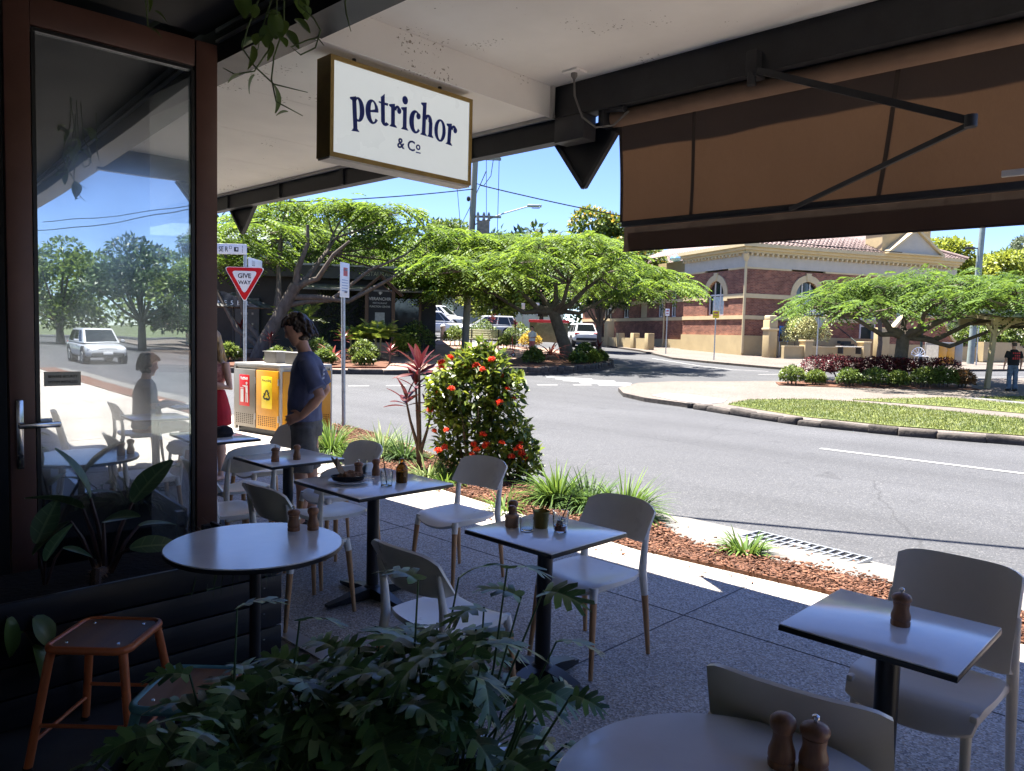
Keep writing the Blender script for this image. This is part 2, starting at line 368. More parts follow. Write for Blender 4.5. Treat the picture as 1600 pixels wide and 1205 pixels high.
# ---------------------------------------------------------------- leaves in bulk
def _frames(D, up=None):
    "for n directions: side and normal vectors"
    D = D / np.linalg.norm(D, axis=1, keepdims=True)
    U = np.tile(np.array([0, 0, 1.]), (len(D), 1)) if up is None else up
    S = np.cross(D, U); l = np.linalg.norm(S, axis=1, keepdims=True)
    S = np.where(l < 1e-3, np.array([[1., 0, 0]]), S / np.maximum(l, 1e-6)); Nn = np.cross(S, D)
    return D, S, Nn
def leaf_quads(P, D, L, Wd, fold=.25, roll=None, up=None):
    "n rhombic leaves: base P, direction D, length L, width Wd -> V, F (quads)"
    n = len(P); D, S, Nn = _frames(D, up)
    if roll is not None:
        c, s_ = np.cos(roll)[:, None], np.sin(roll)[:, None]; S, Nn = S * c + Nn * s_, Nn * c - S * s_
    L = np.broadcast_to(L, (n,))[:, None]; Wd = np.broadcast_to(Wd, (n,))[:, None]
    a = P; b = P + D * L * .45 + S * Wd * .5 + Nn * Wd * fold; c_ = P + D * L; d = P + D * L * .45 - S * Wd * .5 + Nn * Wd * fold
    V = np.stack([a, b, c_, d], 1).reshape(-1, 3)
    return V, np.arange(n * 4).reshape(n, 4)
def fronds(P, D, L, pairs=7, pin=.16, pw=.035, droop=.35):
    "feathery compound leaves: a drooping stalk with paired leaflets"
    n = len(P); Vs = []
    D, S, Nn = _frames(D)
    L = np.broadcast_to(L, (n,))[:, None]
    for i in range(pairs):
        t = (i + .6) / pairs
        B = P + D * L * t - np.array([0, 0, 1.]) * (L * droop * t * t)
        ln = L * pin / .5 * (1 - .75 * abs(t - .45)) * (.9 + .2 * rng.random((n, 1)))
        for sg in (-1, 1):
            dr = S * sg * .85 + D * .5 - np.array([0, 0, 1.]) * (.28 + .25 * rng.random((n, 1)))
            dr = dr / np.linalg.norm(dr, axis=1, keepdims=True); sd = D - dr * (D * dr).sum(1, keepdims=True); sd /= np.maximum(np.linalg.norm(sd, axis=1, keepdims=True), 1e-6)
            w_ = pw * L / .6
            Vs.append(np.stack([B, B + dr * ln * .5 + sd * w_, B + dr * ln, B + dr * ln * .5 - sd * w_], 1))
    V = np.stack(Vs, 1).reshape(-1, 3)
    return V, np.arange(len(V)).reshape(-1, 4)
def cat_mesh(parts):
    Vs, Fs, o = [], [], 0
    for V, F in parts: Vs.append(V); Fs.append(F + o); o += len(V)
    return np.concatenate(Vs), np.concatenate(Fs)
def rand_dirs(n, zmin=-1., zmax=1.):
    z = rng.uniform(zmin, zmax, n); a = rng.uniform(0, 2 * PI, n); s_ = np.sqrt(np.maximum(0, 1 - z * z)); return np.stack([s_ * np.cos(a), s_ * np.sin(a), z], 1)
def blob_leaves(blobs, n, L, Wd, zmin=-.35, spread=.25, jit=.6):
    "leaves over a set of lumps (cx, cy, cz, rx, ry, rz)"
    blobs = np.array(blobs, float); vol = (blobs[:, 3] * blobs[:, 4] * blobs[:, 5]) ** (2 / 3); idx = rng.choice(len(blobs), n, p=vol / vol.sum())
    b = blobs[idx]; d = rand_dirs(n, zmin, 1); rr = 1 - np.abs(rng.normal(0, spread, (n, 1)))
    P = b[:, :3] + d * b[:, 3:6] * rr
    D = d + rng.normal(0, jit, (n, 3)); D[:, 2] -= .15
    return leaf_quads(P, D, L * rng.uniform(.7, 1.25, n), Wd * rng.uniform(.75, 1.2, n), .2, rng.uniform(-.9, .9, n))

# ================================================================ SETTING
m_asph = SPECK('asphalt', [(0, (.038, .039, .042)), (.25, (.050, .051, .055)), (.6, (.064, .065, .07)), (.93, (.11, .108, .107))], 90, .85, .12, .28, .5, cracks=.35)
m_agg = SPECK('exposed_aggregate', [(0, (.31, .28, .245)), (.3, (.40, .365, .32)), (.5, (.18, .165, .15)), (.62, (.52, .48, .43)), (.86, (.35, .285, .22))], 110, .75, .14, .8, .6)
m_agg_pale = SPECK('pale_aggregate', [(0, (.10, .08, .066)), (.4, (.13, .108, .091)), (.75, (.17, .147, .126)), (.93, (.072, .058, .048))], 40, .85, .12, .5, .4)
m_conc = M('pale_concrete', (.15, .143, .13), .85, var=.22, scale=2.2, bump=.4, bscale=60, detail=8)
m_conc_w = M('white_concrete', (.15, .15, .147), .85, var=.1, scale=3, bump=.2)
m_paint = M('road_paint', (.40, .40, .39), .7, var=.18, scale=9, detail=8)
m_stone = M('kerb_stone_rock', (.022, .019, .017), .9, var=.5, scale=7, bump=1.0, bscale=22, c2=(.08, .067, .057), detail=8)
m_mulchbed = M('mulch_bed', (.10, .042, .022), .95, var=.5, scale=30, bump=.9, bscale=70)
m_pave = BRICK('brick_paving', (.27, .155, .115), (.34, .21, .16), (.24, .19, .16), .23, .115, floor=True)
m_grass = M('lawn', (.09, .13, .028), .9, var=.35, scale=1.2, bump=.8, bscale=160, c2=(.2, .21, .06), detail=9)
m_dirt = M('far_ground', (.09, .11, .05), .95, var=.4, scale=.3)

# one sheet of open ground to the horizon
bm = bmesh.new(); ts = [-900, -500, -250, -130, -90, -60, -40, -20, 0, 20, 40, 60, 80, 100, 130, 180, 250, 400, 900]
gv = [[bm.verts.new((x, y, gz(x, y) - .9)) for x in ts] for y in ts]
for i in range(len(ts) - 1):
    for j in range(len(ts) - 1): bm.faces.new((gv[i][j], gv[i][j + 1], gv[i + 1][j + 1], gv[i + 1][j]))
me = bpy.data.meshes.new('ground'); bm.to_mesh(me); bm.free(); me.materials.append(m_dirt); link('ground', me, kind='structure')

def PL(pts): return [W(r, d) for r, d in pts]
# asphalt: the cafe street, the crossing, the street in front of the brick building, the lane up between them
sheet('road', PL([(-34, 8), (34, -28), (70, -60), (95, -60), (95, 75), (-6, 75), (-12, 48), (-34, 44)]) , m_asph, -.12, step=1.5)
# cafe footpath
FOOT_IN = [(5.1, -24), (5.12, 2), (5.03, 3.4), (5.34, 6.06), (5.6, 8), (6.0, 9.5), (6.35, 11.0), (6.7, 11.9)]
FOOT_OUT = [(5.8, -24), (5.68, 1.2), (5.66, 1.8), (5.5, 3.2), (6.05, 4.1), (6.3, 6), (6.7, 8), (7.25, 9.8), (7.55, 11.4), (7.35, 13), (6.4, 14.5), (4.2, 15.5), (-12, 16.4)]
KERB_OUT = [(6.62, -24), (6.6, 1.2), (6.55, 1.8), (6.72, 3.2), (6.75, 4.3), (6.85, 6), (7.1, 8), (7.6, 9.8), (7.9, 11.4), (7.7, 13.2), (6.6, 14.95), (4.3, 16), (-12, 16.9)]
sheet('footpath', [(2.1, -24)] + FOOT_OUT + [(-12, 4.8), (2.1, 4.8)], m_agg, 0, skirt=.14, step=3)
# control joints cut across the slab
mb = MB()
for y in (-6, -3.2, -.4, 2.4, 5.2, 8.0): mb.box((3.55, y, .001), (2.9, .006, .003))
mb.box((4.05, -2, .0011), (.006, 19, .0032)); mb.build('footpath_joint', M('joint_shadow_gap', (.11, .105, .1), .9), kind='structure')
# concrete kerb and sloping gutter
mb = MB()
for i in range(len(FOOT_OUT) - 1):
    def row(k):
        a, b = Vector(FOOT_OUT[k]), Vector(KERB_OUT[k]); m1 = a.lerp(b, .32); m2 = a.lerp(b, .45)
        return [(a.x, a.y, .012), (m1.x, m1.y, .006), (m2.x, m2.y, -.05), (b.x, b.y, -.112), (b.x, b.y, -.2), (a.x, a.y, -.2)]
    A, B = row(i), row(i + 1); n_ = 6
    steps = max(1, int(((Vector(A[0]) - Vector(B[0])).length) / 1.0))
    for s_ in range(steps):
        a_ = [Vector(p).lerp(Vector(q), s_ / steps) for p, q in zip(A, B)]; b_ = [Vector(p).lerp(Vector(q), (s_ + 1) / steps) for p, q in zip(A, B)]
        if s_ < steps and s_ > 0 or True:
            for j in range(3): mb.quad(a_[j], a_[j + 1], b_[j + 1], b_[j])
    mb.quad(A[3], A[4], B[4], B[3])
mb.build('gutter', m_conc, kind='structure', smooth=20)
# garden strip beside the street: mulch bed with loose bark chips
sheet('garden_bed', FOOT_IN + FOOT_OUT[8::-1], m_mulchbed, .02, skirt=.05, step=.4, wave=.012)
def in_poly(x, y, poly):
    c = False; j = len(poly) - 1
    for i in range(len(poly)):
        if (poly[i][1] > y) != (poly[j][1] > y) and x < (poly[j][0] - poly[i][0]) * (y - poly[i][1]) / (poly[j][1] - poly[i][1]) + poly[i][0]: c = not c
        j = i
    return c
BED = FOOT_IN + FOOT_OUT[8::-1]
m_chip = M('bark_chip', (.095, .04, .023), .9, var=.4, scale=3, c2=(.18, .085, .05), island=.6)
def chips(name, n, poly, zf, xr, yr, size):
    P = []
    while len(P) < n:
        x, y = rng.uniform(*xr), rng.uniform(*yr)
        if in_poly(x, y, poly): P.append((x, y, zf(x, y)))
    P = np.array(P); D = rand_dirs(n, -.25, .35)
    D, S, Nn = _frames(D); r_ = rng.uniform(-.8, .8, n); c, s_ = np.cos(r_)[:, None], np.sin(r_)[:, None]; S, Nn = S * c + Nn * s_, Nn * c - S * s_
    l = (rng.uniform(.6, 1.5, n) * size)[:, None]; w_ = l * rng.uniform(.25, .6, (n, 1)); h = l * .16
    C_ = [P + D * l * a + S * w_ * b + Nn * h * e for e in (-1, 1) for b in (-1, 1) for a in (-1, 1)]
    V = np.stack(C_, 1).reshape(-1, 3); q = np.array([(0, 2, 3, 1), (4, 5, 7, 6), (0, 1, 5, 4), (2, 6, 7, 3), (0, 4, 6, 2), (1, 3, 7, 5)])
    F = (np.arange(n)[:, None, None] * 8 + q[None]).reshape(-1, 4)
    return tag(link(name, np_mesh(name, V, F, m_chip)), 'reddish brown bark mulch strewn along the garden strip', None, None, 'stuff')
chips('bark_mulch', 17000, BED, lambda x, y: .03 + .02 * rng.random(), (5.0, 7.5), (.2, 11.5), .0125)
chips('bark_mulch', 350, [(4.7, -1), (4.7, 9), (6.2, 9), (6.2, -1)], lambda x, y: .012, (4.75, 6.1), (0, 8), .011)

# drain grate in the gutter
gr = thing('drain_grate', 'long steel drain grate set in the concrete gutter', 'drain grate', (6.42, 2.68, -.082), math.radians(-6))
m_galv = M('galvanised_steel', (.42, .44, .46), .45, metal=.7, var=.2, scale=20)
m_pit = M('drain_pit', (.006, .006, .006), 1, var=0)
MB().box((0, 0, -.006), (.30, 1.02, .012)).build('pit', m_pit, gr)
mb = MB()
for x in (-.155, .155): mb.box((x, 0, .004), (.02, 1.06, .026))
for y in (-.52, .52): mb.box((0, y, .004), (.3, .02, .026))
mb.build('frame', m_galv, gr)
bar = MB().box((0, 0, 0), (.29, .018, .022)).mesh('bar', m_galv, 0)
for i in range(13): link('bar', bar, gr, (0, -.44 + i * .0733, .004))
MB().box((0, 0, 0), (.014, 1.0, .02)).build('cross_bar', m_galv, gr, (0.0, 0, .006))
MB().box((0, .02, .0), (.06, .16, .016)).build('plate', m_galv, gr, (0, 0, .014))

# traffic island across the street: aggregate paving, lawn, ramp, rough stone kerb
ISL = [(3.3, 22.6), (3.7, 21.2), (4.74, 19.6), (6.25, 16.6), (7.68, 15.2), (9.6, 14.1), (13, 10.8), (34, -9.5), (60, -9.5), (60, 49), (35, 39.5), (20, 33.4), (14, 31), (7.8, 28.4), (6.0, 27.9), (4.4, 26.6), (3.4, 24.4)]
sheet('island_paving', PL(ISL), m_agg_pale, 0, skirt=.2, step=1.5, side_mat=m_stone)
sheet('lawn', PL([(5.6, 19.7), (6.6, 17.0), (7.95, 15.55), (9.8, 14.5), (13.3, 11.2), (30, -5), (30, 4), (14, 15.2), (11.98, 17.8), (9.69, 21.4), (8.5, 21.9), (6.6, 21.2)]), m_grass, .02, skirt=.03, step=.75, wave=.006)
sheet('lawn', PL([(9.96, 22.3), (13.67, 23.9), (15.5, 21.2), (32, 6), (32, 5), (14.6, 17.2), (12.0, 20.6)]), m_grass, .02, skirt=.03, step=.75, wave=.006)
sheet('lawn', PL([(14.85, 24.3), (17.3, 25.3), (34, 13), (33, 7.5), (16.2, 22.0)]), m_grass, .02, skirt=.03, step=.75, wave=.006)
sheet('path', PL([(14.3, 24.2), (14.8, 24.25), (16.1, 21.9), (33, 7.3), (32.6, 6.4), (15.7, 21.2)]), m_conc_w, .008, step=1.5)
sheet('ramp', PL([(4.0, 21.9), (4.35, 20.6), (5.0, 19.6), (5.6, 20.2), (6.0, 21.2), (5.4, 22.4), (4.6, 22.9)]), m_conc_w, .01, skirt=.05, step=.5)
# blades standing on the lawn
def turf(poly, n, L):
    xs = [p[0] for p in poly]; ys = [p[1] for p in poly]; P = []
    while len(P) < n:
        x, y = rng.uniform(min(xs), max(xs)), rng.uniform(min(ys), max(ys))
        if in_poly(x, y, poly): P.append((x, y, gz(x, y) + .015))
    D = rand_dirs(n, .35, 1); return leaf_quads(np.array(P), D, L * rng.uniform(.5, 1.6, n), .017, .1)
t1 = turf(PL([(5.6, 19.7), (6.6, 17.0), (7.95, 15.55), (9.8, 14.5), (13.3, 11.2), (14, 15.2), (11.98, 17.8), (9.69, 21.4), (8.5, 21.9), (6.6, 21.2)]), 40000, .05)
t2 = turf(PL([(9.96, 22.3), (13.67, 23.9), (15.5, 21.2), (19, 17.5), (14.6, 17.2), (12.0, 20.6)]), 14000, .05)
t3 = turf(PL([(14.85, 24.3), (17.3, 25.3), (21, 22), (16.2, 22.0)]), 6000, .05)
tag(link('grass', np_mesh('grass', *cat_mesh([t1, t2, t3]), LEAF('lawn_blade', (.045, .08, .011), (.105, .122, .026), .6, .3, .6))), 'short sunlit lawn on the traffic island', None, None, 'stuff')
kerb = MB().box((0, 0, 0), (.2, .2, .05)).build('kerb', m_stone, None, (*W(4.62, 19.75), .0), kind='structure')
def kerb_stones(pts, par, size=(.7, .24, .17), dz=-.07):
    px, py, pz = par.location; k = 0
    base = []
    for q in range(4):
        m_ = MB().rbox((0, 0, 0), size, .035, 2)
        m_.v = [(x * (1 + .05 * math.sin(9 * y + q)) , y + .02 * math.sin(7 * x + 2 * q), z + .022 * math.sin(8 * x + q * 1.7) + .012 * math.sin(21 * x + q)) for x, y, z in m_.v]
        base.append(m_.mesh('kerb_stone', m_stone, 50))
    for (a, b) in zip(pts[:-1], pts[1:]):
        a, b = Vector(W(*a)), Vector(W(*b)); L = (b - a).length; n = max(1, round(L / size[0])); u = (b - a) / L; cuts = [0] + [(i + rng.uniform(-.28, .28)) / n for i in range(1, n)] + [1]
        for i in range(n):
            p = a + u * (L * (cuts[i] + cuts[i + 1]) / 2); ln_ = L * (cuts[i + 1] - cuts[i])
            o = link('kerb_stone', base[k % 4], par, (p.x - px, p.y - py, gz(p.x, p.y) + dz - pz + rng.uniform(-.012, .012)))
            o.rotation_euler = (rng.uniform(-.04, .04), rng.uniform(-.03, .03), math.atan2(u.y, u.x) + rng.uniform(-.05, .05)); o.scale = (ln_ / size[0] * .99, rng.uniform(.9, 1.12), rng.uniform(.88, 1.12)); k += 1
kerb_stones([(4.74, 19.55), (6.25, 16.5), (7.68, 15.1), (9.6, 14.0), (13, 10.7), (18, 5.9)], kerb)

# painted markings
def strip(a, b, w, name='road_marking'):
    a, b = Vector(W(*a)), Vector(W(*b)); u = (b - a).normalized(); n = Vector((-u.y, u.x)) * w / 2
    sheet(name, [tuple(a + n), tuple(b + n), tuple(b - n), tuple(a - n)], m_paint, -.12 + .008, step=1.5)
def stripX(a, b, w): strip(RD(*a), RD(*b), w)
stripX((12.95, 5.18), (12.93, 1.2), .11); stripX((12.93, -3), (12.9, -7), .11); stripX((12.9, -11), (12.9, -15), .11)
for u0, u1 in ((-7.2, -6.6), (-6.3, -5.75), (-5.05, -4.45), (-3.95, -3.35), (-2.9, -2.3), (-1.9, -1.3), (-.2, .3), (.85, 1.55), (2.1, 2.75), (3.2, 3.8), (4.2, 4.75), (5.2, 5.7)):
    yy = lambda r: 25.4 + .372 * r if r < 0 else 25.4 + .36 * r
    strip((u0, yy(u0)), (u1, yy(u1)), .13)
for a, b in (((1.3, 28.95), (3.0, 28.75)), ((1.6, 28.35), (3.8, 28.2)), ((1.85, 27.75), (4.3, 27.55)), ((2.4, 27.1), (4.5, 26.95)), ((3.0, 26.55), (4.4, 26.5))): strip(a, b, .26)
strip((8.2, 45), (9.6, 39.2), .1); strip((9.6, 39.2), (10.6, 37.0), .1); strip((10.6, 37.0), (12.2, 36.4), .1)
for r in (11.0, 13.2, 15.4, 17.6): strip((r, 34.2 + .36 * (r - 11)), (r + 1.1, 34.6 + .36 * (r - 11)), .1)
strip((19.6, 35.2), (34, 40.8), .1)
# brick plaza by the dark restaurant and the planted island at its end
PLZ = [(-34, 24.2), (-12, 26.6), (-7.6, 27.5), (-3.8, 28.0), (-.25, 28.6), (1.75, 30.1), (3.5, 32.4), (4.7, 35.6), (4.9, 38.4), (3.9, 42), (2.4, 46.4), (-9, 47.6), (-20, 45), (-34, 44)]
sheet('plaza', PL(PLZ), m_pave, 0, skirt=.2, step=1.5, side_mat=m_stone)
ISBED = [(-.3, 29.2), (1.55, 30.6), (3.2, 32.8), (4.3, 35.8), (4.45, 38.2), (3.4, 41.2), (1.6, 40), (.4, 36), (-.4, 32)]
sheet('garden_bed', PL(ISBED), m_mulchbed, .09, skirt=.12, step=.75, wave=.03)
RBED = [(-30, 25.8), (-12, 27.4), (-7.6, 28.2), (-4.8, 28.9), (-5.0, 31.5), (-6.2, 34.5), (-14, 33.2), (-30, 31)]
sheet('garden_bed', PL(RBED), m_mulchbed, .07, skirt=.1, step=.75, wave=.02)
kerb2 = MB().box((0, 0, 0), (.2, .2, .05)).build('kerb', m_stone, None, W3(-.35, 28.75, .06), kind='structure')
kerb_stones([(-.35, 28.75), (1.72, 30.25), (3.42, 32.55), (4.6, 35.7), (4.75, 38.4)], kerb2, (.5, .24, .24), .07)
kerb3 = MB().box((0, 0, 0), (.2, .2, .05)).build('kerb', m_stone, None, W3(-12, 26.6, .0), kind='structure')
kerb_stones([(-13, 26.5), (-7.6, 27.42), (-3.8, 27.92), (-.4, 28.6)], kerb3, (.7, .22, .22), -.05)
# footpath in front of the brick building
sheet('footpath', PL([(7.2, 60), (8.75, 53.2), (9.3, 44.5), (10.6, 41.8), (12.18, 39.4), (14.05, 36.75), (19.25, 38.5), (28, 42), (60, 54.6), (60, 75), (6.5, 75)]), m_agg_pale, 0, skirt=.2, step=2, side_mat=m_stone)

# ---------------------------------------------------------------- the cafe shell around the camera
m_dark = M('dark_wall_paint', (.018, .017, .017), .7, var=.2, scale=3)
m_floor = M('dark_tile_floor', (.11, .10, .092), .55, var=.2, scale=4)
m_soff = M('soffit_paint', (.86, .84, .81), .8, var=.05, scale=1.4, bump=.06, bscale=30)
# flaking spots in the soffit paint
N, L = _links(m_soff); b_ = N['Principled BSDF']
tc = N.new('ShaderNodeTexCoord'); n1 = N.new('ShaderNodeTexNoise'); n1.inputs['Scale'].default_value = 46; n1.inputs['Detail'].default_value = 3
n2 = N.new('ShaderNodeTexNoise'); n2.inputs['Scale'].default_value = 2.6; n2.inputs['Detail'].default_value = 2
L.new(tc.outputs['Object'], n1.inputs[0]); L.new(tc.outputs['Object'], n2.inputs[0])
ml = N.new('ShaderNodeMath'); ml.operation = 'MULTIPLY'; L.new(n1.outputs[0], ml.inputs[0]); L.new(n2.outputs[0], ml.inputs[1])
rp = N.new('ShaderNodeValToRGB'); rp.color_ramp.elements[0].position = .405; rp.color_ramp.elements[0].color = (0, 0, 0, 1); rp.color_ramp.elements[1].position = .425; rp.color_ramp.elements[1].color = (1, 1, 1, 1)
L.new(ml.outputs[0], rp.inputs[0]); mx = N.new('ShaderNodeMixRGB'); mx.inputs[2].default_value = (.27, .24, .2, 1)
old = b_.inputs['Base Color'].links[0].from_socket; L.new(rp.outputs[0], mx.inputs[0]); L.new(old, mx.inputs[1]); L.new(mx.outputs[0], b_.inputs['Base Color'])
m_char = M('charcoal_metal', (.02, .021, .025), .5, var=.25, scale=8)
m_alu = M('brushed_aluminium', (.5, .5, .5), .35, metal=.9, var=.08)

def S(name, mb, mat, smooth=30): return mb.build(name, mat, kind='structure', smooth=smooth)
S('floor', MB().box((-.95, -.6, -.1), (6.1, 10.4, .2)), m_floor)
S('threshold', MB().box((2.13, -.6, .004), (.1, 10.3, .012)), m_alu)
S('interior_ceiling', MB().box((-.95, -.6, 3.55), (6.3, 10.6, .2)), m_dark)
m_wht = M('white_wall_paint', (.8, .79, .77), .7, var=.03, scale=2)
S('wall', MB().box((-4.05, -.6, 1.7), (.1, 10.6, 3.6)), m_wht)
S('wall', MB().box((-.95, -5.85, 1.7), (6.1, .1, 3.6)), m_wht)
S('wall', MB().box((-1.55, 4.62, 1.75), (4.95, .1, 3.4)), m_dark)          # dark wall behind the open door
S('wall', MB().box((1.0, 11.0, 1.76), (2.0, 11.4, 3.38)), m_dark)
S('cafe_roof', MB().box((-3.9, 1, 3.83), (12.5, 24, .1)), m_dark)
# beam over the opening with an aluminium track
S('door_head_beam', MB().box((2.2, 1.6, 3.36), (.2, 20, .22)), m_char)
S('door_track', MB().box((2.085, -.7, 3.42), (.02, 10.4, .025)).box((2.085, -.7, 3.36), (.02, 10.4, .014)), m_alu)
# soffit: boards on the low side, flat sheets on the high side, a step between
low = S('canopy_ceiling', MB().box((3.25, 9.65, 3.30), (1.9, 11.8, .02)), M('joint_dark', (.1, .09, .08), .9))
ys_ = [3.73, 4.88, 5.93, 6.99, 7.96, 8.95, 10, 11, 12, 13, 14, 15.4]
for a, b in zip(ys_[:-1], ys_[1:]): MB().box((3.25, (a + b) / 2, 3.27), (1.9, b - a - .006, .03)).build('panel', m_soff, low)
hi = S('canopy_ceiling', MB().box((3.25, 2.13, 3.50), (1.9, 3.14, .02)), _mats['joint_dark'])
for a, b in ((3.715, 1.2), (1.2, .57)): MB().box((3.25, (a + b) / 2, 3.47), (1.9, a - b - .004, .03)).build('panel', m_soff, hi)
S('ceiling_step', MB().box((3.22, 3.722, 3.36), (1.9, .012, .24)), m_soff)
S('ceiling_trim', MB().box((4.185, 9.55, 3.245), (.035, 11.7, .03)).box((4.17, 3.70, 3.36), (.02, .03, .24)), M('trim_paint', (.5, .49, .47), .6))
S('fascia_beam', MB().box((4.26, 9.6, 3.165), (.1, 11.8, .18)).box((4.3, 9.6, 3.32), (.03, 11.8, .16)), m_char)
S('fascia_beam', MB().box((4.265, 2.17, 3.36), (.12, 3.26, .26)).box((3.29, .515, 3.36), (2.07, .07, .26)), m_char)
S('canopy_roof', MB().box((3.2, 8.0, 3.62), (2.4, 15.1, .04)), m_char)
mb = MB()
for y in (4.6, 5.3, 6.4, 7.6, 8.8): mb.box((4.2, y, 3.16), (.02, .05, .16))
S('fascia_bracket', mb, m_char)

# ================================================================ CAFE FURNITURE AND FITTINGS
m_frame = M('brown_door_frame', (.125, .06, .045), .42, var=.12, scale=5)
m_white_lam = M('white_laminate', (.79, .79, .775), .15, var=.05, scale=5, ior=2.1, detail=10)
m_blackedge = M('black_edge', (.012, .012, .013), .4, var=.1)
m_castiron = M('black_cast_iron', (.012, .013, .016), .38, var=.2, scale=12)
m_shell = M('white_plastic_shell', (.79, .775, .73), .30, var=.05, scale=6, detail=9)
m_beige = M('beige_plastic', (.76, .70, .60), .34, var=.04, scale=4)
m_legwood = WOOD('beech_leg', (.46, .24, .11), (.60, .35, .18), 30, .5)
m_mill = WOOD('walnut_mill', (.20, .09, .042), (.33, .155, .075), 40, .42, spec=.45)
m_steel = M('polished_steel', (.6, .6, .6), .2, metal=1, var=.05)
m_black = M('black_plastic', (.01, .01, .01), .4, var=.1)

# ---- glass door, swung open into the room
def glass_mat():
    m = bpy.data.materials.new('tinted_glass'); m.use_nodes = True; N, L = _links(m); N.remove(N['Principled BSDF']); o = N['Material Output']
    g = N.new('ShaderNodeBsdfGlossy'); g.inputs['Roughness'].default_value = .004; g.inputs['Color'].default_value = (.9, .95, 1, 1)
    t = N.new('ShaderNodeBsdfTransparent'); t.inputs[0].default_value = (.55, .6, .6, 1)
    f = N.new('ShaderNodeFresnel'); f.inputs[0].default_value = 1.5; mr = N.new('ShaderNodeMapRange'); mr.inputs['To Min'].default_value = .48; mr.inputs['To Max'].default_value = 1; mr.inputs['From Max'].default_value = 1
    n = N.new('ShaderNodeTexNoise'); n.inputs['Scale'].default_value = 1.1; tc = N.new('ShaderNodeTexCoord'); L.new(tc.outputs['Object'], n.inputs[0]); bp = N.new('ShaderNodeBump'); bp.inputs['Strength'].default_value = .05; bp.inputs['Distance'].default_value = .03; L.new(n.outputs[0], bp.inputs['Height']); L.new(bp.outputs[0], g.inputs['Normal'])
    x = N.new('ShaderNodeMixShader'); L.new(f.outputs[0], mr.inputs[0]); L.new(mr.outputs[0], x.inputs[0]); L.new(t.outputs[0], x.inputs[1]); g2 = N.new('ShaderNodeBsdfGlossy'); g2.inputs['Roughness'].default_value = .16; g2.inputs['Color'].default_value = (.9, .95, 1, 1); gx = N.new('ShaderNodeMixShader'); gx.inputs[0].default_value = .3; n6 = N.new('ShaderNodeTexNoise'); n6.inputs['Scale'].default_value = 2.4; n6.inputs['Detail'].default_value = 7; L.new(tc.outputs['Object'], n6.inputs[0]); m6 = N.new('ShaderNodeMapRange'); m6.inputs['From Min'].default_value = .35; m6.inputs['From Max'].default_value = .68; m6.inputs['To Min'].default_value = .12; m6.inputs['To Max'].default_value = .55; L.new(n6.outputs[0], m6.inputs[0]); L.new(m6.outputs[0], gx.inputs[0]); L.new(g.outputs[0], gx.inputs[1]); L.new(g2.outputs[0], gx.inputs[2]); L.new(gx.outputs[0], x.inputs[2]); L.new(x.outputs[0], o.inputs[0]); return m
m_tint = glass_mat()
dr = thing('glass_door', 'tall brown framed glass door standing open at the left, reflecting the street', 'door', (1.0, 4.556, .1), math.radians(-3))
DW, DH = 1.075, 3.23
MB().rbox((.07, 0, DH / 2), (.115, .06, DH), .006).build('stile', m_frame, dr)
MB().rbox((DW - .06, 0, DH / 2), (.125, .06, DH), .006).build('stile', m_frame, dr)
for z, h, nm in ((DH - .075, .15, 'rail'), (.1, .2, 'rail')):
    MB().rbox((.5375, 0, z), (DW - .255, .056, h), .005).build(nm, m_frame, dr)
MB().box((.53, .004, DH / 2 + .02), (.87, .006, DH - .3)).build('pane', m_tint, dr)
mb = MB()
for x in (.142, .938): mb.box((x, -.012, DH / 2), (.018, .02, DH - .35))
for z in (.21, DH - .165): mb.box((.54, -.012, z), (.8, .02, .018))
mb.build('gasket', m_black, dr)
hp = MB().rbox((.055, -.04, 1.01), (.034, .014, .36), .006).build('handle_plate', m_steel, dr)
h = MB().tube([(.055, -.045, 1.06), (.055, -.085, 1.06)], .011, 10).rbox((.135, -.09, 1.058), (.19, .016, .03), .006); h.build('lever', m_steel, hp)
MB().lathe([(.011, 0), (.011, .006)], (0, 0, 0), 12).build('keyhole', m_black, hp, (.055, -.05, .9)).rotation_euler = (PI / 2, 0, 0)
stk = MB().box((.26, -.006, 1.29), (.17, .004, .075)).build('sticker', M('sticker_grey', (.55, .5, .4), .6), dr)
m_ink = M('dark_ink', (.02, .02, .02), .7, var=0)
text('lettering', 'BEWARE SECURITY', .019, m_ink, (.26, -.009, 1.297), (1, 0, 0), (0, 0, 1), stk, .001, sx=.85)
text('lettering', 'SYSTEM INSTALLED', .019, m_ink, (.26, -.009, 1.267), (1, 0, 0), (0, 0, 1), stk, .001, sx=.85)

# ---- slatted planter under the door
pl = thing('slatted_planter', 'black slatted timber planter box in front of the open door', 'planter', (.95, 3.93, 0))
m_slat = WOOD('black_stained_timber', (.012, .012, .014), (.024, .023, .026), 12, .38, axis=0)
sl = MB().rbox((0, 0, 0), (2.06, .022, .125), .004).mesh('slat', m_slat)
for i in range(4): link('slat', sl, pl, (0, -.39, .09 + i * .134)); 
sl2 = MB().rbox((0, 0, 0), (.022, .74, .125), .004).mesh('slat', m_slat)
for i in range(4): link('slat', sl2, pl, (1.01, 0, .09 + i * .134))
for x in (-1, 1):
    for y in (-.36, .36): MB().box((x * .98, y, .27), (.05, .05, .54)).build('post', m_slat, pl)
MB().box((0, 0, .25), (1.95, .7, .42)).build('soil', M('potting_soil', (.02, .014, .01), .95, var=.4, scale=40, bump=.8), pl)
m_clip = M('screw_head', (.5, .5, .5), .4, metal=.8)
mb = MB()
for i in range(4): mb.lathe([(.006, 0), (.006, .004)], (.93, -.402, .1 + i * .134), 8)
mb.build('screws', m_clip, pl)
m_dleaf = LEAF('dark_broad_leaf', (.04, .08, .04), (.075, .13, .05), .35, .15, 3, .3, veins=.35)
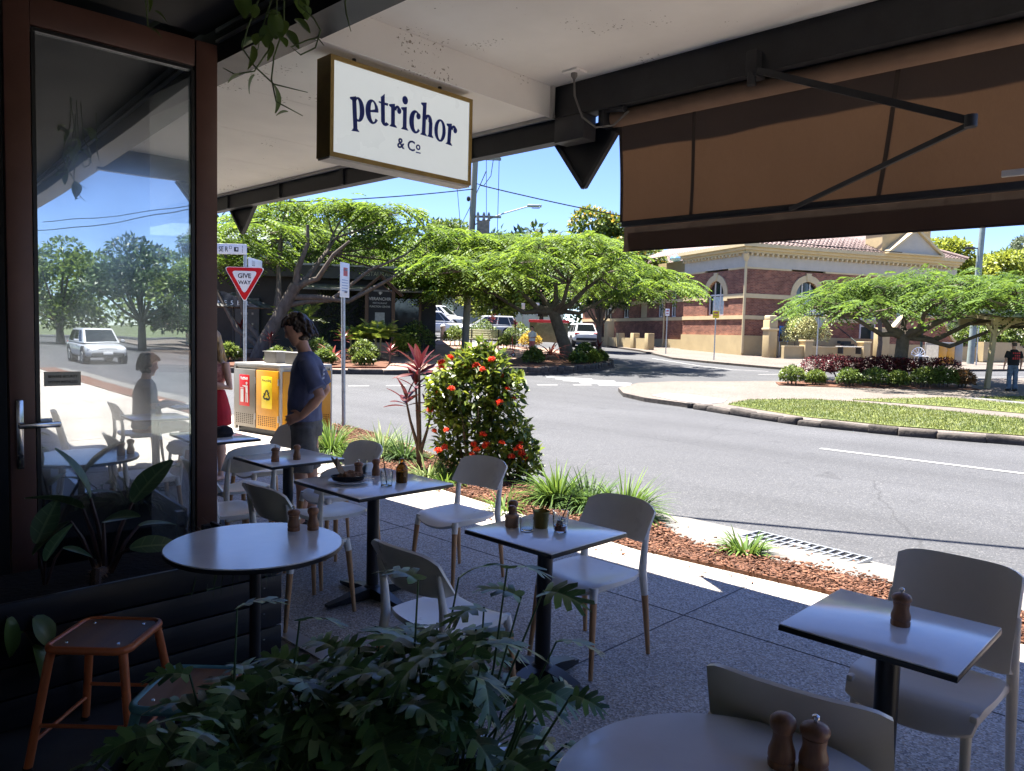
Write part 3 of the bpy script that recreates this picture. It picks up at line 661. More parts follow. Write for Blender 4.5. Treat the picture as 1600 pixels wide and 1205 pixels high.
m_dstem = M('purple_stem', (.05, .022, .018), .5, var=.3)
def big_leaf(L, Wd, droop=.25, cup=.18, n=7):
    mb = MB(); rows = []
    for i in range(n + 1):
        t = i / n; w = Wd / 2 * math.sin(PI * min(1, t * .93 + .04)) ** .75 * (1 - .25 * t); x = L * t; z = -droop * L * t * t
        rows.append([(x, -w, z + cup * w), (x, -w * .5, z + cup * w * .25), (x, 0, z - .004), (x, w * .5, z + cup * w * .25), (x, w, z + cup * w)])
    mb.v = [p for r in rows for p in r]
    mb.f = [(i * 5 + j, i * 5 + j + 1, (i + 1) * 5 + j + 1, (i + 1) * 5 + j) for i in range(n) for j in range(4)]; mb.m = [0] * len(mb.f)
    return mb
def aim(o, d, roll=0.):
    "point local +X of o along d"
    d = Vector(d).normalized(); q = d.to_track_quat('X', 'Z'); o.rotation_euler = (q @ Quaternion((1, 0, 0), roll)).to_euler()
lf = big_leaf(.27, .155).mesh('leaf', m_dleaf)
def leafy(root, spec, mat, mesh, stem_mat, r=.008):
    st = MB()
    for base, tip, d, sc, roll in spec:
        b, t = Vector(base), Vector(tip); m_ = b.lerp(t, .55) + Vector((0, 0, .03))
        st.tube([b, m_, t], [r, r * .8, r * .5], 6)
        o = link('leaf', mesh, root, t); aim(o, d, roll); o.scale = (sc, sc, sc)
    st.build('stems', stem_mat, root)
cn = thing('canna_plant', 'broad dark leaved plant rising from the planter in front of the glass', 'plant', (1.28, 4.02, .46))
leafy(cn, [((0, 0, 0), (-.08, .02, .33), (-.75, -.1, .5), 1.0, .3), ((.02, 0, 0), (-.05, .0, .38), (-.3, 0, 1.0), 1.05, -.4), ((-.02, .02, 0), (-.14, 0, .28), (-.9, -.3, -.3), .8, .2),
           ((.03, .03, 0), (.16, .05, .32), (.55, 0, .75), 1.05, .5), ((.03, -.02, 0), (.18, .02, .2), (.9, 0, .1), .7, 0), ((.0, -.03, 0), (.0, -.02, .26), (.3, -.6, .3), .75, .4), ((.03, -.03, 0), (.1, -.08, .12), (.9, -.3, .12), .85, .6)], m_dleaf, lf, m_dstem, .013)
p2 = thing('rubber_plant', 'dark pointed leaves at the left end of the planter beside the door handle side', 'plant', (1.02, 4.0, .46))
leafy(p2, [((0, 0, 0), (-.03, 0, .2), (.35, 0, .9), .8, 1.0), ((0, 0, 0), (.0, -.03, .12), (.3, -.1, .8), .75, -.6), ((.01, 0, 0), (.08, 0, .16), (.8, -.2, -.2), .5, .2)], m_dleaf, lf, m_dstem, .008)
lf_h = big_leaf(.15, .13, .4).mesh('leaf', LEAF('pothos_leaf', (.05, .11, .025), (.11, .17, .04), .35, .3, 6, .25))
p3 = thing('pothos_plant', 'heart leaved pothos spilling over the planter at the left edge', 'plant', (.72, 3.60, .5))
leafy(p3, [((0, 0, 0), (.05, -.08, .0), (.25, -.3, -.9), 1.0, 0), ((.02, 0, 0), (.14, -.08, -.02), (.5, -.3, -.7), .95, .5), ((.05, 0, 0), (.13, -.1, -.13), (.4, -.4, -.8), 1.1, -.2), ((0, 0, 0), (-.03, -.09, -.08), (-.2, -.4, -.9), .9, 0)], None, lf_h, m_dstem, .004)
p4 = thing('peperomia_plant', 'pale green drooping leaves hanging over the planter beside the round table', 'plant', (1.62, 3.68, .53))
lfp = big_leaf(.17, .075, .5).mesh('leaf', LEAF('pale_leaf', (.07, .11, .06), (.13, .18, .10), .35, .25, 6, .25))
leafy(p4, [((0, 0, 0), (-.05, -.06, .1), (-.5, -.3, .5), 1, 0), ((0, 0, 0), (.02, -.08, .08), (.2, -.6, .2), .9, .5), ((0, 0, 0), (-.08, -.1, .03), (-.4, -.4, -.6), 1, 0), ((0, 0, 0), (.0, -.13, -.02), (.05, -.3, -.95), 1.2, 0), ((0, 0, 0), (.08, -.08, .04), (.7, -.3, -.3), .8, 0)], None, lfp, m_dstem, .004)
def grass_tuft(name, label, cat, loc, n, L, Wd, mat, rad=.06, droop=.6, group=None, zmin=.35, seg=4):
    "arching strap leaves"
    root = thing(name, label, cat, loc, 0, group)
    a = rng.uniform(0, 2 * PI, n); el = np.arcsin(rng.uniform(zmin, .98, n)); Ls = L * rng.uniform(.6, 1.15, n)
    hd = np.stack([np.cos(a), np.sin(a), 0 * a], 1); side = np.stack([-np.sin(a), np.cos(a), 0 * a], 1)
    B = hd * (rad * rng.random((n, 1)) ** .5); pts = []
    e = el.copy(); P = B.copy()
    ws = [1, 1, .85, .55, .05] if seg == 4 else [1, .9, .08]
    for k in range(seg + 1):
        w_ = Wd * ws[k] * .5
        pts.append((P - side * w_, P + side * w_))
        P = P + (hd * np.cos(e)[:, None] + np.array([0, 0, 1.]) * np.sin(e)[:, None]) * (Ls / seg)[:, None]; e = e - droop * (1.1 + .5 * rng.random(n)) / seg * (1.6 - el) * 1.5
    V = np.stack([q for pr in pts for q in pr], 1); k2 = 2 * (seg + 1); V = V.reshape(-1, 3)
    f = np.array([(2 * k, 2 * k + 1, 2 * k + 3, 2 * k + 2) for k in range(seg)]); F = (np.arange(n)[:, None, None] * k2 + f[None]).reshape(-1, 4)
    tag(link('blades', np_mesh('blades', V, F, mat), root), kind='stuff'); return root
m_dgrass = LEAF('shade_grass', (.05, .08, .03), (.10, .14, .06), .5, .25, 4, .3)
grass_tuft('fine_grass', 'fine grassy plant spilling from the planter under the round table', 'plant', (1.82, 3.66, .5), 150, .26, .006, m_dgrass, .16, 1.1)
# spiky brown bottle-brush tail hanging over the edge
bb = thing('cactus_tail', 'bristly brown rat tail cactus drooping over the planter edge', 'plant', (1.2, 3.72, .50))
pth = [(.02, .1, .03), (-.05, -.02, .06), (-.08, -.10, .0), (-.05, -.14, -.07), (.0, -.15, -.14)]
MB().tube(pth, [.02, .024, .024, .02, .008], 8).build('stem', M('cactus_brown', (.07, .04, .025), .8, var=.3), bb)
P = np.array(pth); tt = rng.uniform(0, 3.99, 500); i0 = tt.astype(int); fr = (tt - i0)[:, None]
V, F = leaf_quads(P[i0] * (1 - fr) + P[i0 + 1] * fr, rand_dirs(500), .045, .004, .1)
tag(link('spines', np_mesh('spines', V, F, M('cactus_spine', (.22, .12, .06), .7)), bb), kind='stuff')

# ---- tables
def cross_base(t, hcol=.70, rc=.038, foot=.31, rot=0.):
    MB().tube([(0, 0, .05), (0, 0, hcol)], rc, 20).lathe([(rc * 1.5, .045), (rc * 1.5, .07), (rc, .085)], n=20).build('column', m_castiron, t)
    for k in range(4):
        a = rot + k * PI / 2; c, s_ = math.cos(a), math.sin(a)
        m_ = MB(); prof = [(0.0, .045, .075), (.1, .04, .07), (.22, .03, .045), (foot - .04, .026, .035), (foot, .02, .03)]
        vs_ = []
        for d, w, hh in prof:
            for sg, z in ((-1, .012), (1, .012), (1, hh), (-1, hh)): vs_.append((c * d - s_ * sg * w, s_ * d + c * sg * w, z))
        fs = [(i * 4 + j, i * 4 + (j + 1) % 4, (i + 1) * 4 + (j + 1) % 4, (i + 1) * 4 + j) for i in range(4) for j in range(4)] + [(0, 1, 2, 3), (16, 19, 18, 17)]
        m_._add(vs_, fs); m_.build('base_foot', m_castiron, t)
    MB().box((0, 0, hcol + .006), (.3, .06, .012)).box((0, 0, hcol + .004), (.06, .3, .008)).build('bracket', m_castiron, t)
def square_table(loc, rz, s, label, rot=0.):
    t = thing('cafe_table', label, 'table', loc, rz, 'white topped cafe tables')
    MB().rbox((0, 0, .7265), (s, s, .019), .003).build('edge', m_blackedge, t)
    MB().rbox((0, 0, .7385), (s - .003, s - .003, .005), .002).build('tabletop', m_white_lam, t)
    cross_base(t, rot=rot, foot=s * .47); return t
def round_table(loc, r, label):
    t = thing('cafe_table', label, 'table', loc, 0, 'white topped cafe tables')
    MB().lathe([(r - .004, .717), (r, .721), (r, .736)], n=72).build('edge', m_blackedge, t)
    MB().lathe([(r - .002, .7362), (r - .002, .7395), (r - .004, .741)], n=72).build('tabletop', m_white_lam, t)
    cross_base(t, rc=.024, foot=.27, rot=.4); return t
TA, TB, TC, TD, TE, TF, TG = (1.61, 3.10, 0), (2.89, 5.07, 0), (2.83, 3.92, 0), (2.76, 2.41, 0), (2.72, .82, 0), (1.42, .71, 0), (2.9, 6.35, 0)
round_table(TA, .375, 'round white cafe table with two wooden mills beside the slatted planter')
square_table(TB, 0, .59, 'square white cafe table with only two mills, in front of the person in navy')
square_table(TC, 0, .71, 'square white cafe table holding the plate, the glass and the brown bottle')
square_table(TD, 0, .56, 'square white cafe table holding two glasses and a gold tin')
square_table(TE, 0, .54, 'small square table reflecting blue sky, with a single pepper mill')
round_table(TF, .375, 'round white cafe table cut off by the bottom edge of the photo')
square_table(TG, 0, .59, 'square cafe table beside the person in the red skirt, partly behind the door')

# ---- chairs
def slab(fn, nu, nv, thick, mb, mi=0):
    "closed sheet: fn(u, v) -> point on top for u, v in -1..1"
    top = [[Vector(fn(-1 + 2 * i / nu, -1 + 2 * j / nv)) for j in range(nv + 1)] for i in range(nu + 1)]
    nrm = [[None] * (nv + 1) for _ in range(nu + 1)]
    for i in range(nu + 1):
        for j in range(nv + 1):
            a = top[min(i + 1, nu)][j] - top[max(i - 1, 0)][j]; b = top[i][min(j + 1, nv)] - top[i][max(j - 1, 0)]
            n = a.cross(b); nrm[i][j] = n.normalized() if n.length > 1e-9 else Vector((0, 0, 1))
    vs_ = [p for r in top for p in r] + [top[i][j] - nrm[i][j] * thick for i in range(nu + 1) for j in range(nv + 1)]
    o = (nu + 1) * (nv + 1); q = lambda i, j: i * (nv + 1) + j; fs = []
    for i in range(nu):
        for j in range(nv):
            fs.append((q(i, j), q(i + 1, j), q(i + 1, j + 1), q(i, j + 1))); fs.append((o + q(i, j), o + q(i, j + 1), o + q(i + 1, j + 1), o + q(i + 1, j)))
    for i in range(nu):
        fs.append((q(i, 0), o + q(i, 0), o + q(i + 1, 0), q(i + 1, 0))); fs.append((q(i, nv), q(i + 1, nv), o + q(i + 1, nv), o + q(i, nv)))
    for j in range(nv):
        fs.append((q(0, j), q(0, j + 1), o + q(0, j + 1), o + q(0, j))); fs.append((q(nu, j), o + q(nu, j), o + q(nu, j + 1), q(nu, j + 1)))
    mb._add(vs_, fs, mi); return mb
def sq2disc(u, v, p=.30):
    "pull the corners of a square in a little"
    k = 1 - p * (abs(u) * abs(v)) ** 2.2 * .5; return u * k, v * k
def seat_fn(u, v):
    a, b = sq2disc(u, v); x = .005 + a * .215; y = b * (.222 - .012 * a)
    z = .462 - .022 * (1 - b * b) * (1 - .6 * a * a) - (.05 * max(0, (a - .55) / .45) ** 2) + .008 * b * b - .012 * max(0, abs(b) - .8) / .2
    return (x, y, z)
def back_fn(u, v):
    # u across, v up
    yy = u * .222; e = 1 - .30 * abs(u) ** 5; h = v * .098 * e
    return (-.285 + .062 * u * u - .045 * v - .02 * v * v * 0, yy, .705 + h + .012 * (1 - u * u) * (1 if v > 0 else .2))
def make_chair():
    t = thing('cafe_chair', '', 'chair', (0, 0, 0), 0, 'white shell chairs with wooden legs')
    mb = slab(seat_fn, 16, 16, .022, MB())
    for y in (-.165, .165): mb.rbox((.02, y, .425), (.30, .03, .035), .012)
    mb.build('seat', m_shell, t, smooth=60)
    slab(back_fn, 14, 8, .013, MB()).build('backrest', m_shell, t, smooth=60)
    for s_ in (-1, 1):
        MB().tube([(-.232, s_ * .203, .33), (-.212, s_ * .197, .45), (-.222, s_ * .197, .57), (-.252, s_ * .198, .72)], [.0195, .0225, .018, .0105], 12).build('upright', m_shell, t, smooth=60)
        MB().tube([(-.268, s_ * .215, .0), (-.232, s_ * .203, .331)], [.0115, .0185], 12).build('rear_leg', m_legwood, t, smooth=60)
        MB().tube([(.183, s_ * .182, .375), (.17, s_ * .172, .445)], [.0195, .023], 12).build('socket', m_shell, t, smooth=60)
        MB().tube([(.215, s_ * .205, .0), (.183, s_ * .182, .376)], [.0115, .0185], 12).build('front_leg', m_legwood, t, smooth=60)
    return t
ch = make_chair()
CH_ = [((3.14, 2.44, 0), PI, 'white shell chair with its back to the street at the table with the gold tin'),
       ((2.22, 2.48, 0), 0, 'white shell chair behind the leafy planter, facing the table with the gold tin'),
       ((3.47, 3.86, 0), PI + .05, 'white shell chair beside the flowering shrub, facing the table with the bottle'),
       ((2.38, 3.98, 0), .06, 'white shell chair close behind the round table with two mills'),
       ((2.87, 4.50, 0), PI / 2, 'white shell chair seen from behind, between the bottle table and the table with only mills'),
       ((3.24, 4.98, 0), PI, 'white shell chair whose back shows behind the mills and plate on the bottle table'),
       ((2.75, 5.62, 0), PI / 2 + .08, 'white shell chair seen from behind next to the door edge, upper of the two there'),
       ((2.40, 4.93, 0), 0, 'white shell chair cut off by the door edge, lower of the two there'),
       ((3.30, 6.22, 0), PI, 'white shell chair partly hidden by the legs of the person in navy')]
for i, (p, rz, lb) in enumerate(CH_):
    if i == 0: ch.location = p; ch.rotation_euler = (0, 0, rz); ch['label'] = lb
    else: dup(ch, p, rz, lb)
def seat2_fn(u, v):
    a, b = sq2disc(u, v, .18); x = .01 + a * .22; y = b * .232
    return (x, y, .455 - .016 * (1 - b * b) * (1 - .5 * a * a) - .10 * max(0, (a - .45) / .55) ** 2.2)
def back2_fn(u, v):
    yy = u * .222; h = v * .195 * (1 - .12 * abs(u) ** 7)
    return (-.235 + .05 * abs(u) ** 3 - .05 * (v + 1), yy, .655 + h)
def make_chair2():
    t = thing('plastic_chair', '', 'chair', (0, 0, 0), 0, 'beige moulded plastic chairs')
    slab(seat2_fn, 16, 14, .024, MB()).build('seat', m_beige, t, smooth=60)
    slab(back2_fn, 16, 12, .014, MB()).build('backrest', m_beige, t, smooth=60)
    for s_ in (-1, 1):
        MB().tube([(-.285, s_ * .226, 0), (-.225, s_ * .226, .43), (-.215, s_ * .226, .50), (-.255, s_ * .222, .68)], [.015, .021, .021, .012], 8).build('rear_leg', m_beige, t, smooth=50)
        MB().tube([(.205, s_ * .20, 0), (.165, s_ * .185, .41)], [.014, .019], 8).build('front_leg', m_beige, t, smooth=50)
        MB().rbox((-.02, s_ * .208, .42), (.41, .028, .04), .01).build('side_rail', m_beige, t)
    return t
c2 = make_chair2(); c2.location = (3.1, .80, 0); c2.rotation_euler = (0, 0, PI - .04); c2['label'] = 'beige plastic chair with its back to the street behind the small blue-reflecting table'
dup(c2, (2.12, .80, 0), .12, 'beige plastic chair showing only its dark curved back at the bottom edge')

# ---- things on the tables
def mill(loc, kind, label, h=1., rz=0.):
    t = thing('pepper_mill' if kind == 'p' else 'salt_shaker', label, 'pepper mill' if kind == 'p' else 'salt shaker', loc, rz, 'wooden salt and pepper mills')
    t.scale = (h, h, h)
    if kind == 'p':
        MB().lathe([(.0285, 0), (.029, .012), (.0265, .016), (.029, .021), (.0285, .032), (.024, .046), (.0225, .056), (.0245, .068), (.0245, .071)], n=20).build('body', m_mill, t, smooth=50)
        MB().lathe([(.0245, .0725), (.0285, .079), (.0295, .086), (.026, .094), (.016, .0995), (.006, .101)], n=20).build('head', m_mill, t, smooth=50)
        MB().lathe([(.004, .10), (.004, .107), (.0075, .109), (.0075, .115), (.003, .118)], n=12).build('knob', m_steel, t, smooth=50)
    else:
        MB().lathe([(.0265, 0), (.0275, .01), (.025, .014), (.0275, .02), (.0265, .034), (.021, .05), (.019, .062), (.02, .072)], n=20).build('body', m_mill, t, smooth=50)
        MB().lathe([(.02, .072), (.0245, .08), (.0265, .09), (.025, .099), (.017, .107), (.006, .1095)], n=20).build('head', m_mill, t, smooth=50)
        mb = MB()
        for k in range(6): mb.lathe([(.0012, 0), (.0012, .0006)], (.011 * math.cos(k * 1.05), .011 * math.sin(k * 1.05), .1075), 6)
        mb.build('holes', m_black, t)
    return t
Z = .741
mill((1.85, 3.19, Z), 'p', 'pepper mill with steel knob on the round table beside the planter')
mill((1.925, 3.145, Z), 's', 'round headed salt shaker on the round table beside the planter')
mill((2.72, 4.95, Z), 'p', 'pepper mill standing on the table in front of the person in navy')
mill((2.88, 4.93, Z), 's', 'salt shaker standing on the table in front of the person in navy')
mill((2.84, 4.10, Z), 'p', 'pepper mill behind the plate of leftovers')
mill((2.97, 4.09, Z), 's', 'salt shaker between the plate and the brown bottle')
mill((2.77, 2.645, Z), 's', 'salt shaker half hidden behind the lidded wooden pot')
mill((2.755, .80, Z), 'p', 'lone pepper mill on the small blue-reflecting table', 1.08)
mill((1.625, .70, Z), 's', 'salt shaker with pierced round head on the table at the bottom edge', 1.1)
mill((1.655, .64, Z), 'p', 'pepper mill with steel knob on the table at the bottom edge', 1.1)
t = thing('wooden_pot', 'pale wooden lidded pot with a mill top on the table with the gold tin', 'condiment pot', (2.69, 2.575, Z), 0)
m_palewood = WOOD('pale_wood', (.36, .22, .13), (.46, .30, .19), 30, .5)
MB().lathe([(.031, 0), (.033, .004), (.033, .044), (.031, .047)], n=24).build('body', m_palewood, t, smooth=50)
MB().lathe([(.036, .0475), (.036, .055), (.028, .061), (.019, .064)], n=24).build('lid', m_legwood, t, smooth=50)
MB().lathe([(.018, .064), (.016, .072), (.019, .084), (.0215, .092), (.019, .101), (.009, .106)], n=18).build('knob', m_mill, t, smooth=50)
# clear glasses
m_glass = M('clear_glass', (.95, .97, .97), .03, var=0, trans=1, ior=1.45)
def tumbler(loc, r0, r1, h, label, name='drinking_glass', ribs=0, tk=.0022):
    t = thing(name, label, 'glass', loc)
    n = 48 if ribs else 32; mb = MB(); prof = [(r0 * .9, 0), (r0, .003)] + [(r0 + (r1 - r0) * k / 6, h * k / 6 + (.003 if k == 0 else 0)) for k in range(1, 7)] + [(r1 - tk, h), (r0 - tk + .3 * (r1 - r0), h * .3), (r0 - tk, .010), (.001, .009)]
    mb.lathe(prof, n=n)
    if ribs:
        k = len(prof); vs_ = mb.v
        for i in range(len(vs_)):
            ring, j = divmod(i, n); x, y, z = vs_[i]
            if 1 < ring < 7 and z > h * .25:
                f = 1 + (.022 if j % 2 else -.0); vs_[i] = (x * f, y * f, z)
    mb.build('glass', m_glass, t, smooth=60 if not ribs else 20); return t
tumbler((2.81, 3.76, Z), .034, .038, .092, 'ribbed clear glass with a black straw beside the brown bottle', ribs=1)
tb = tumbler((2.70, 2.48, Z), .034, .034, .062, 'low clear water glass between the wooden pot and the gold tin')
tumbler((2.94, 4.2, Z), .03, .034, .085, 'clear glass behind the salt shaker near the plate')
tg = tumbler((2.79, 2.345, Z), .031, .040, .105, 'ribbed iced drink glass with an orange wedge on the table', ribs=1)
MB().lathe([(.028, .011), (.031, .035), (.002, .036)], n=24).build('drink', M('iced_tea', (.42, .09, .02), .1, var=.1, trans=.5), tg)
for p, a in (((.008, .006, .05), .4), ((-.012, -.004, .052), 1.1), ((.002, -.012, .066), 2.0)): MB().rbox((0, 0, 0), (.022, .022, .02), .004).build('ice_cube', m_glass, tg, p, a)
mb = MB().prism([(0.026 * math.cos(a), .026 * math.sin(a)) for a in np.linspace(0, PI, 9)], (0, 0, 0), (1, 0, .5), (0, .6, .8), (.005, .002, -.004)); mb.build('orange_wedge', M('orange_peel', (.75, .19, .03), .5, var=.2), tg, (-.004, 0, .03))
st = thing('drinking_straw', 'black straw standing in the empty ribbed glass', 'straw', (2.82, 3.77, Z + .012)); MB().tube([(0.0, 0, 0), (-.02, .012, .155)], .0032, 8).build('tube', m_black, st)
st = thing('drinking_straw', 'dark straw leaning out of the iced drink', 'straw', (2.795, 2.34, Z + .04)); MB().tube([(-.01, .005, 0), (.03, -.03, .145)], .003, 8).build('tube', m_black, st)
# brown bottle
bt = thing('brown_bottle', 'stubby amber glass bottle on the far corner of the table', 'bottle', (2.95, 3.79, Z))
m_amber = M('amber_glass', (.42, .14, .012), .08, var=0, trans=.75, ior=1.4)
MB().lathe([(.030, 0), (.036, .004), (.037, .012), (.037, .085), (.035, .098), (.025, .112), (.015, .121), (.0125, .130), (.0125, .145)], n=28).build('body', m_amber, bt, smooth=50)
MB().lathe([(.0145, .143), (.0145, .152), (.012, .153)], n=20).build('rim', m_amber, bt, smooth=50)
MB().lathe([(.033, .004), (.033, .072), (.001, .073)], n=24).build('drink', M('dark_cola', (.06, .014, .004), .1, var=0), bt)
# gold tin with wooden stick
tn = thing('gold_tin', 'small gold tin pail with a wooden stick on the table', 'tin', (2.79, 2.47, Z))
m_gold = M('gold_tin_metal', (.27, .21, .055), .38, metal=.75, var=.12, scale=12)
MB().lathe([(.032, 0), (.0335, .003), (.041, .078), (.043, .080), (.0415, .083), (.0395, .079), (.031, .01), (.001, .009)], n=32).build('pail', m_gold, tn, smooth=40)
MB().beam((.0, .01, .02), (-.045, .045, .135), .011, .003).build('stick', m_palewood, tn)
# plate of leftovers
pt = thing('dinner_plate', 'white plate with scrunched brown paper and leftovers in a black dish', 'plate', (2.68, 3.98, Z))
MB().lathe([(.07, 0), (.085, .004), (.118, .016), (.124, .018), (.122, .0205), (.085, .009), (.001, .008)], n=48).build('plate', M('white_china', (.72, .74, .76), .2, var=.02), pt, smooth=50)
mb = MB(); pr = [(.05, .012), (.074, .02), (.086, .048), (.082, .048), (.068, .024), (.001, .018)]; mb.lathe(pr, n=32); mb.v = [(x * 1.25, y * .72, z) for x, y, z in mb.v]; mb.build('black_dish', m_black, pt, (.0, 0, 0), math.radians(-35), smooth=50)
bm = bmesh.new(); bmesh.ops.create_icosphere(bm, subdivisions=4, radius=1)
for v in bm.verts:
    n_ = math.sin(9 * v.co.x + 3 * v.co.y) * .12 + math.sin(17 * v.co.y - 5 * v.co.z) * .09 + math.sin(23 * v.co.z + 11 * v.co.x) * .06
    v.co *= 1 + n_; v.co = Vector((v.co.x * .068, v.co.y * .042, max(-.006, v.co.z * .03)))
me = bpy.data.meshes.new('food'); bm.to_mesh(me); bm.free(); me.materials.append(M('browned_food', (.17, .085, .045), .8, var=.5, scale=60, c2=(.34, .2, .12)))
link('food', me, pt, (.01, 0, .045), math.radians(-35))
def crumple(u, v): return (.09 * u * (1 - .55 * (v + 1) / 2), .018 * math.sin(4 * u + 2 * v) + .03 * v, .055 + .05 * (v + 1) + .012 * math.sin(7 * u + 3 * v) - .012 * u)
slab(crumple, 10, 10, .0008, MB()).build('paper', M('kraft_paper', (.30, .19, .11), .8, var=.2, scale=20), pt, (-.045, .035, 0), math.radians(60), smooth=0)
mb = MB().tube([(.01, -.04, .05), (.08, -.075, .036), (.125, -.10, .028)], [.004, .0055, .005], 6, flat=.5); mb.build('handles', m_steel, pt)
cut = MB().tube([(.03, .02, .052), (.13, .0, .03), (.175, -.012, .026)], [.004, .0055, .005], 6, flat=.5).tube([(-.01, -.02, .05), (.1, -.05, .032)], .004, 6, flat=.5); cut.build('cutlery', m_steel, pt)

# black bag on the far table
bg_ = thing('black_bag', 'small black bag lying on the far table by the person in red', 'bag', (2.98, 6.34, Z))
mb = MB().rings([((0, 0, .0), (1, 0, 0), (0, 1, 0), .09, .05), ((0, 0, .03), (1, 0, 0), (0, 1, 0), .105, .06), ((.01, 0, .07), (1, 0, 0), (0, 1, 0), .085, .045), ((.02, 0, .095), (1, 0, 0), (0, 1, 0), .03, .02)], 16); mb.build('pouch', M('black_cloth', (.012, .012, .014), .8, var=.3, scale=30), bg_)
MB().tube([(-.08, 0, .05), (-.12, .0, .10), (-.1, .02, .14), (-.05, .02, .08)], .006, 6).build('strap', _mats['black_cloth'], bg_)
gl = thing('glass_jar', 'empty glass jar on the far table beside the black bag', 'glass jar', (2.80, 6.2, Z)); MB().lathe([(.04, 0), (.043, .004), (.045, .10), (.042, .10), (.038, .01), (.001, .009)], n=28).build('glass', m_glass, gl)

# ---- stools
def stool(loc, rz, col, name_m, label):
    mt = M(name_m, col, .32, var=.08, scale=6, spec=.5); t = thing('metal_stool', label, 'stool', loc, rz, 'low metal stools with wooden seats')
    s_, H = .155, .455; c = []
    for k in range(4):
        cx, cy_ = (s_ - .045) * (1, -1, -1, 1)[k], (s_ - .045) * (1, 1, -1, -1)[k]
        for j in range(6): a = k * PI / 2 + j * PI / 10; c.append((cx + .045 * math.cos(a), cy_ + .045 * math.sin(a), H))
    mb = MB(); n = len(c); ring = []
    for i, p in enumerate(c):
        d = Vector((p[0], p[1], 0)).normalized()
        pv, nx = Vector(c[i - 1]), Vector(c[(i + 1) % n]); tg_ = (nx - pv).normalized(); o_ = Vector((tg_.y, -tg_.x, 0))
        ring.append([Vector(p) + o_ * (.014 * math.cos(a)) + Vector((0, 0, .016 * math.sin(a))) for a in [2 * PI * q / 8 for q in range(8)]])
    mb._add([p for r in ring for p in r], [(i * 8 + j, i * 8 + (j + 1) % 8, ((i + 1) % n) * 8 + (j + 1) % 8, ((i + 1) % n) * 8 + j) for i in range(n) for j in range(8)]); mb.build('seat_ring', mt, t, smooth=60)
    MB().prism([(x * .93, y * .93) for x, y, _ in c], (0, 0, H - .004), (1, 0, 0), (0, 1, 0), (0, 0, .012)).build('seat_panel', WOOD('plywood_seat', (.22, .115, .07), (.30, .165, .10), 18, .42, axis=0), t)
    for sx in (-1, 1):
        for sy in (-1, 1):
            MB().tube([(sx * .135, sy * .135, H - .005), (sx * .143, sy * .143, H - .05), (sx * .195, sy * .195, .012)], [.0165, .0165, .0155], 12).build('leg', mt, t, smooth=60)
            MB().lathe([(.018, 0), (.018, .018)], (sx * .196, sy * .196, 0), 12).build('rubber_foot', m_black, t)
            MB().lathe([(.007, 0), (.006, .003)], (sx * .1, sy * .1, H + .008), 10).build('screw', m_steel, t)
    for k, z in enumerate((.17, .11, .17, .11)):
        f = .195 - (.195 - .143) * z / .4; a = k * PI / 2; R = Matrix.Rotation(a, 3, 'Z')
        MB().tube([R @ Vector((f, -f, z)), R @ Vector((f, f, z))], .008, 8).build('footrest', mt, t, smooth=60)
stool((1.03, 3.20, 0), math.radians(44), (.62, .16, .05), 'orange_enamel', 'orange metal stool with dark wooden seat beside the planter')
stool((1.09, 2.51, 0), math.radians(44), (.13, .33, .37), 'teal_enamel', 'teal metal stool with wooden seat half hidden by leaves')

# ---- lobed-leaf planter nearest the camera
def lobed_leaf(seed):
    r_ = random.Random(seed); mb = MB(); K = 5; z = lambda x, y: -.5 * (x - .25) ** 2 + .24 * abs(y) - .5 * y * y
    mid = [(.0 + .92 * k / K) for k in range(K + 1)]; wid = [.30, .43, .44, .36, .24]
    for sd in (-1, 1):
        nt = [(mid[k] - .0 + (.0 if k == 0 else -.01), sd * (.05 if k == 0 else .15 * (1 - k / K * .7))) for k in range(K + 1)]
        for k in range(K):
            w = wid[k] * (1 + r_.uniform(-.1, .1)); dx = (-.10, .04, .14, .18, .2)[k]
            tipc = (mid[k] + .09 + dx, sd * w); s1 = (mid[k] + .02 + dx * .6, sd * w * .66); s2 = (mid[k] + .19 + dx * .75, sd * w * .72)
            pts = [(mid[k], 0), nt[k], s1, tipc, s2, nt[k + 1], (mid[k + 1], 0)]
            wob = r_.uniform(-.03, .03)
            vs_ = [(x, y, z(x, y) + (wob if i in (2, 3, 4) else 0)) for i, (x, y) in enumerate(pts)]
            fs = [(0, 1, 5, 6), (1, 2, 4, 5), (2, 3, 4)]
            if sd < 0: fs = [tuple(reversed(f)) for f in fs]
            mb._add(vs_, fs)
    tip = [(.92, .045), (1.14, 0), (.92, -.045), (.92, 0)]
    mb._add([(x, y, z(x, y)) for x, y in tip], [(3, 1, 0), (3, 2, 1)])
    return mb
m_xan = LEAF('lobed_leaf', (.055, .13, .05), (.13, .24, .07), .34, .22, 5, .45, .55, veins=1.)
LV = []
for i in range(4):
    me = lobed_leaf(i).mesh('leaf', m_xan, 0)
    me.polygons.foreach_set('use_smooth', [True] * len(me.polygons)); LV.append(me)
tr = thing('leafy_planter', 'black trough full of dark lobed leaves nearest the camera', 'planter', (*W(-.46, 1.98), 0), VIEW_RZ)
TW, TDp, THh = 1.28, .34, .46
mb = MB().box((0, -TDp / 2, THh / 2), (TW, .025, THh)).box((0, TDp / 2, THh / 2), (TW, .025, THh)).box((-TW / 2, 0, THh / 2), (.025, TDp - .026, THh)).box((TW / 2, 0, THh / 2), (.025, TDp - .026, THh))
mb.build('trough', m_slat, tr); MB().box((0, 0, THh / 2 - .03), (TW - .03, TDp - .03, THh - .08)).build('soil', _mats['potting_soil'], tr)
stems = MB(); rr = random.Random(5)
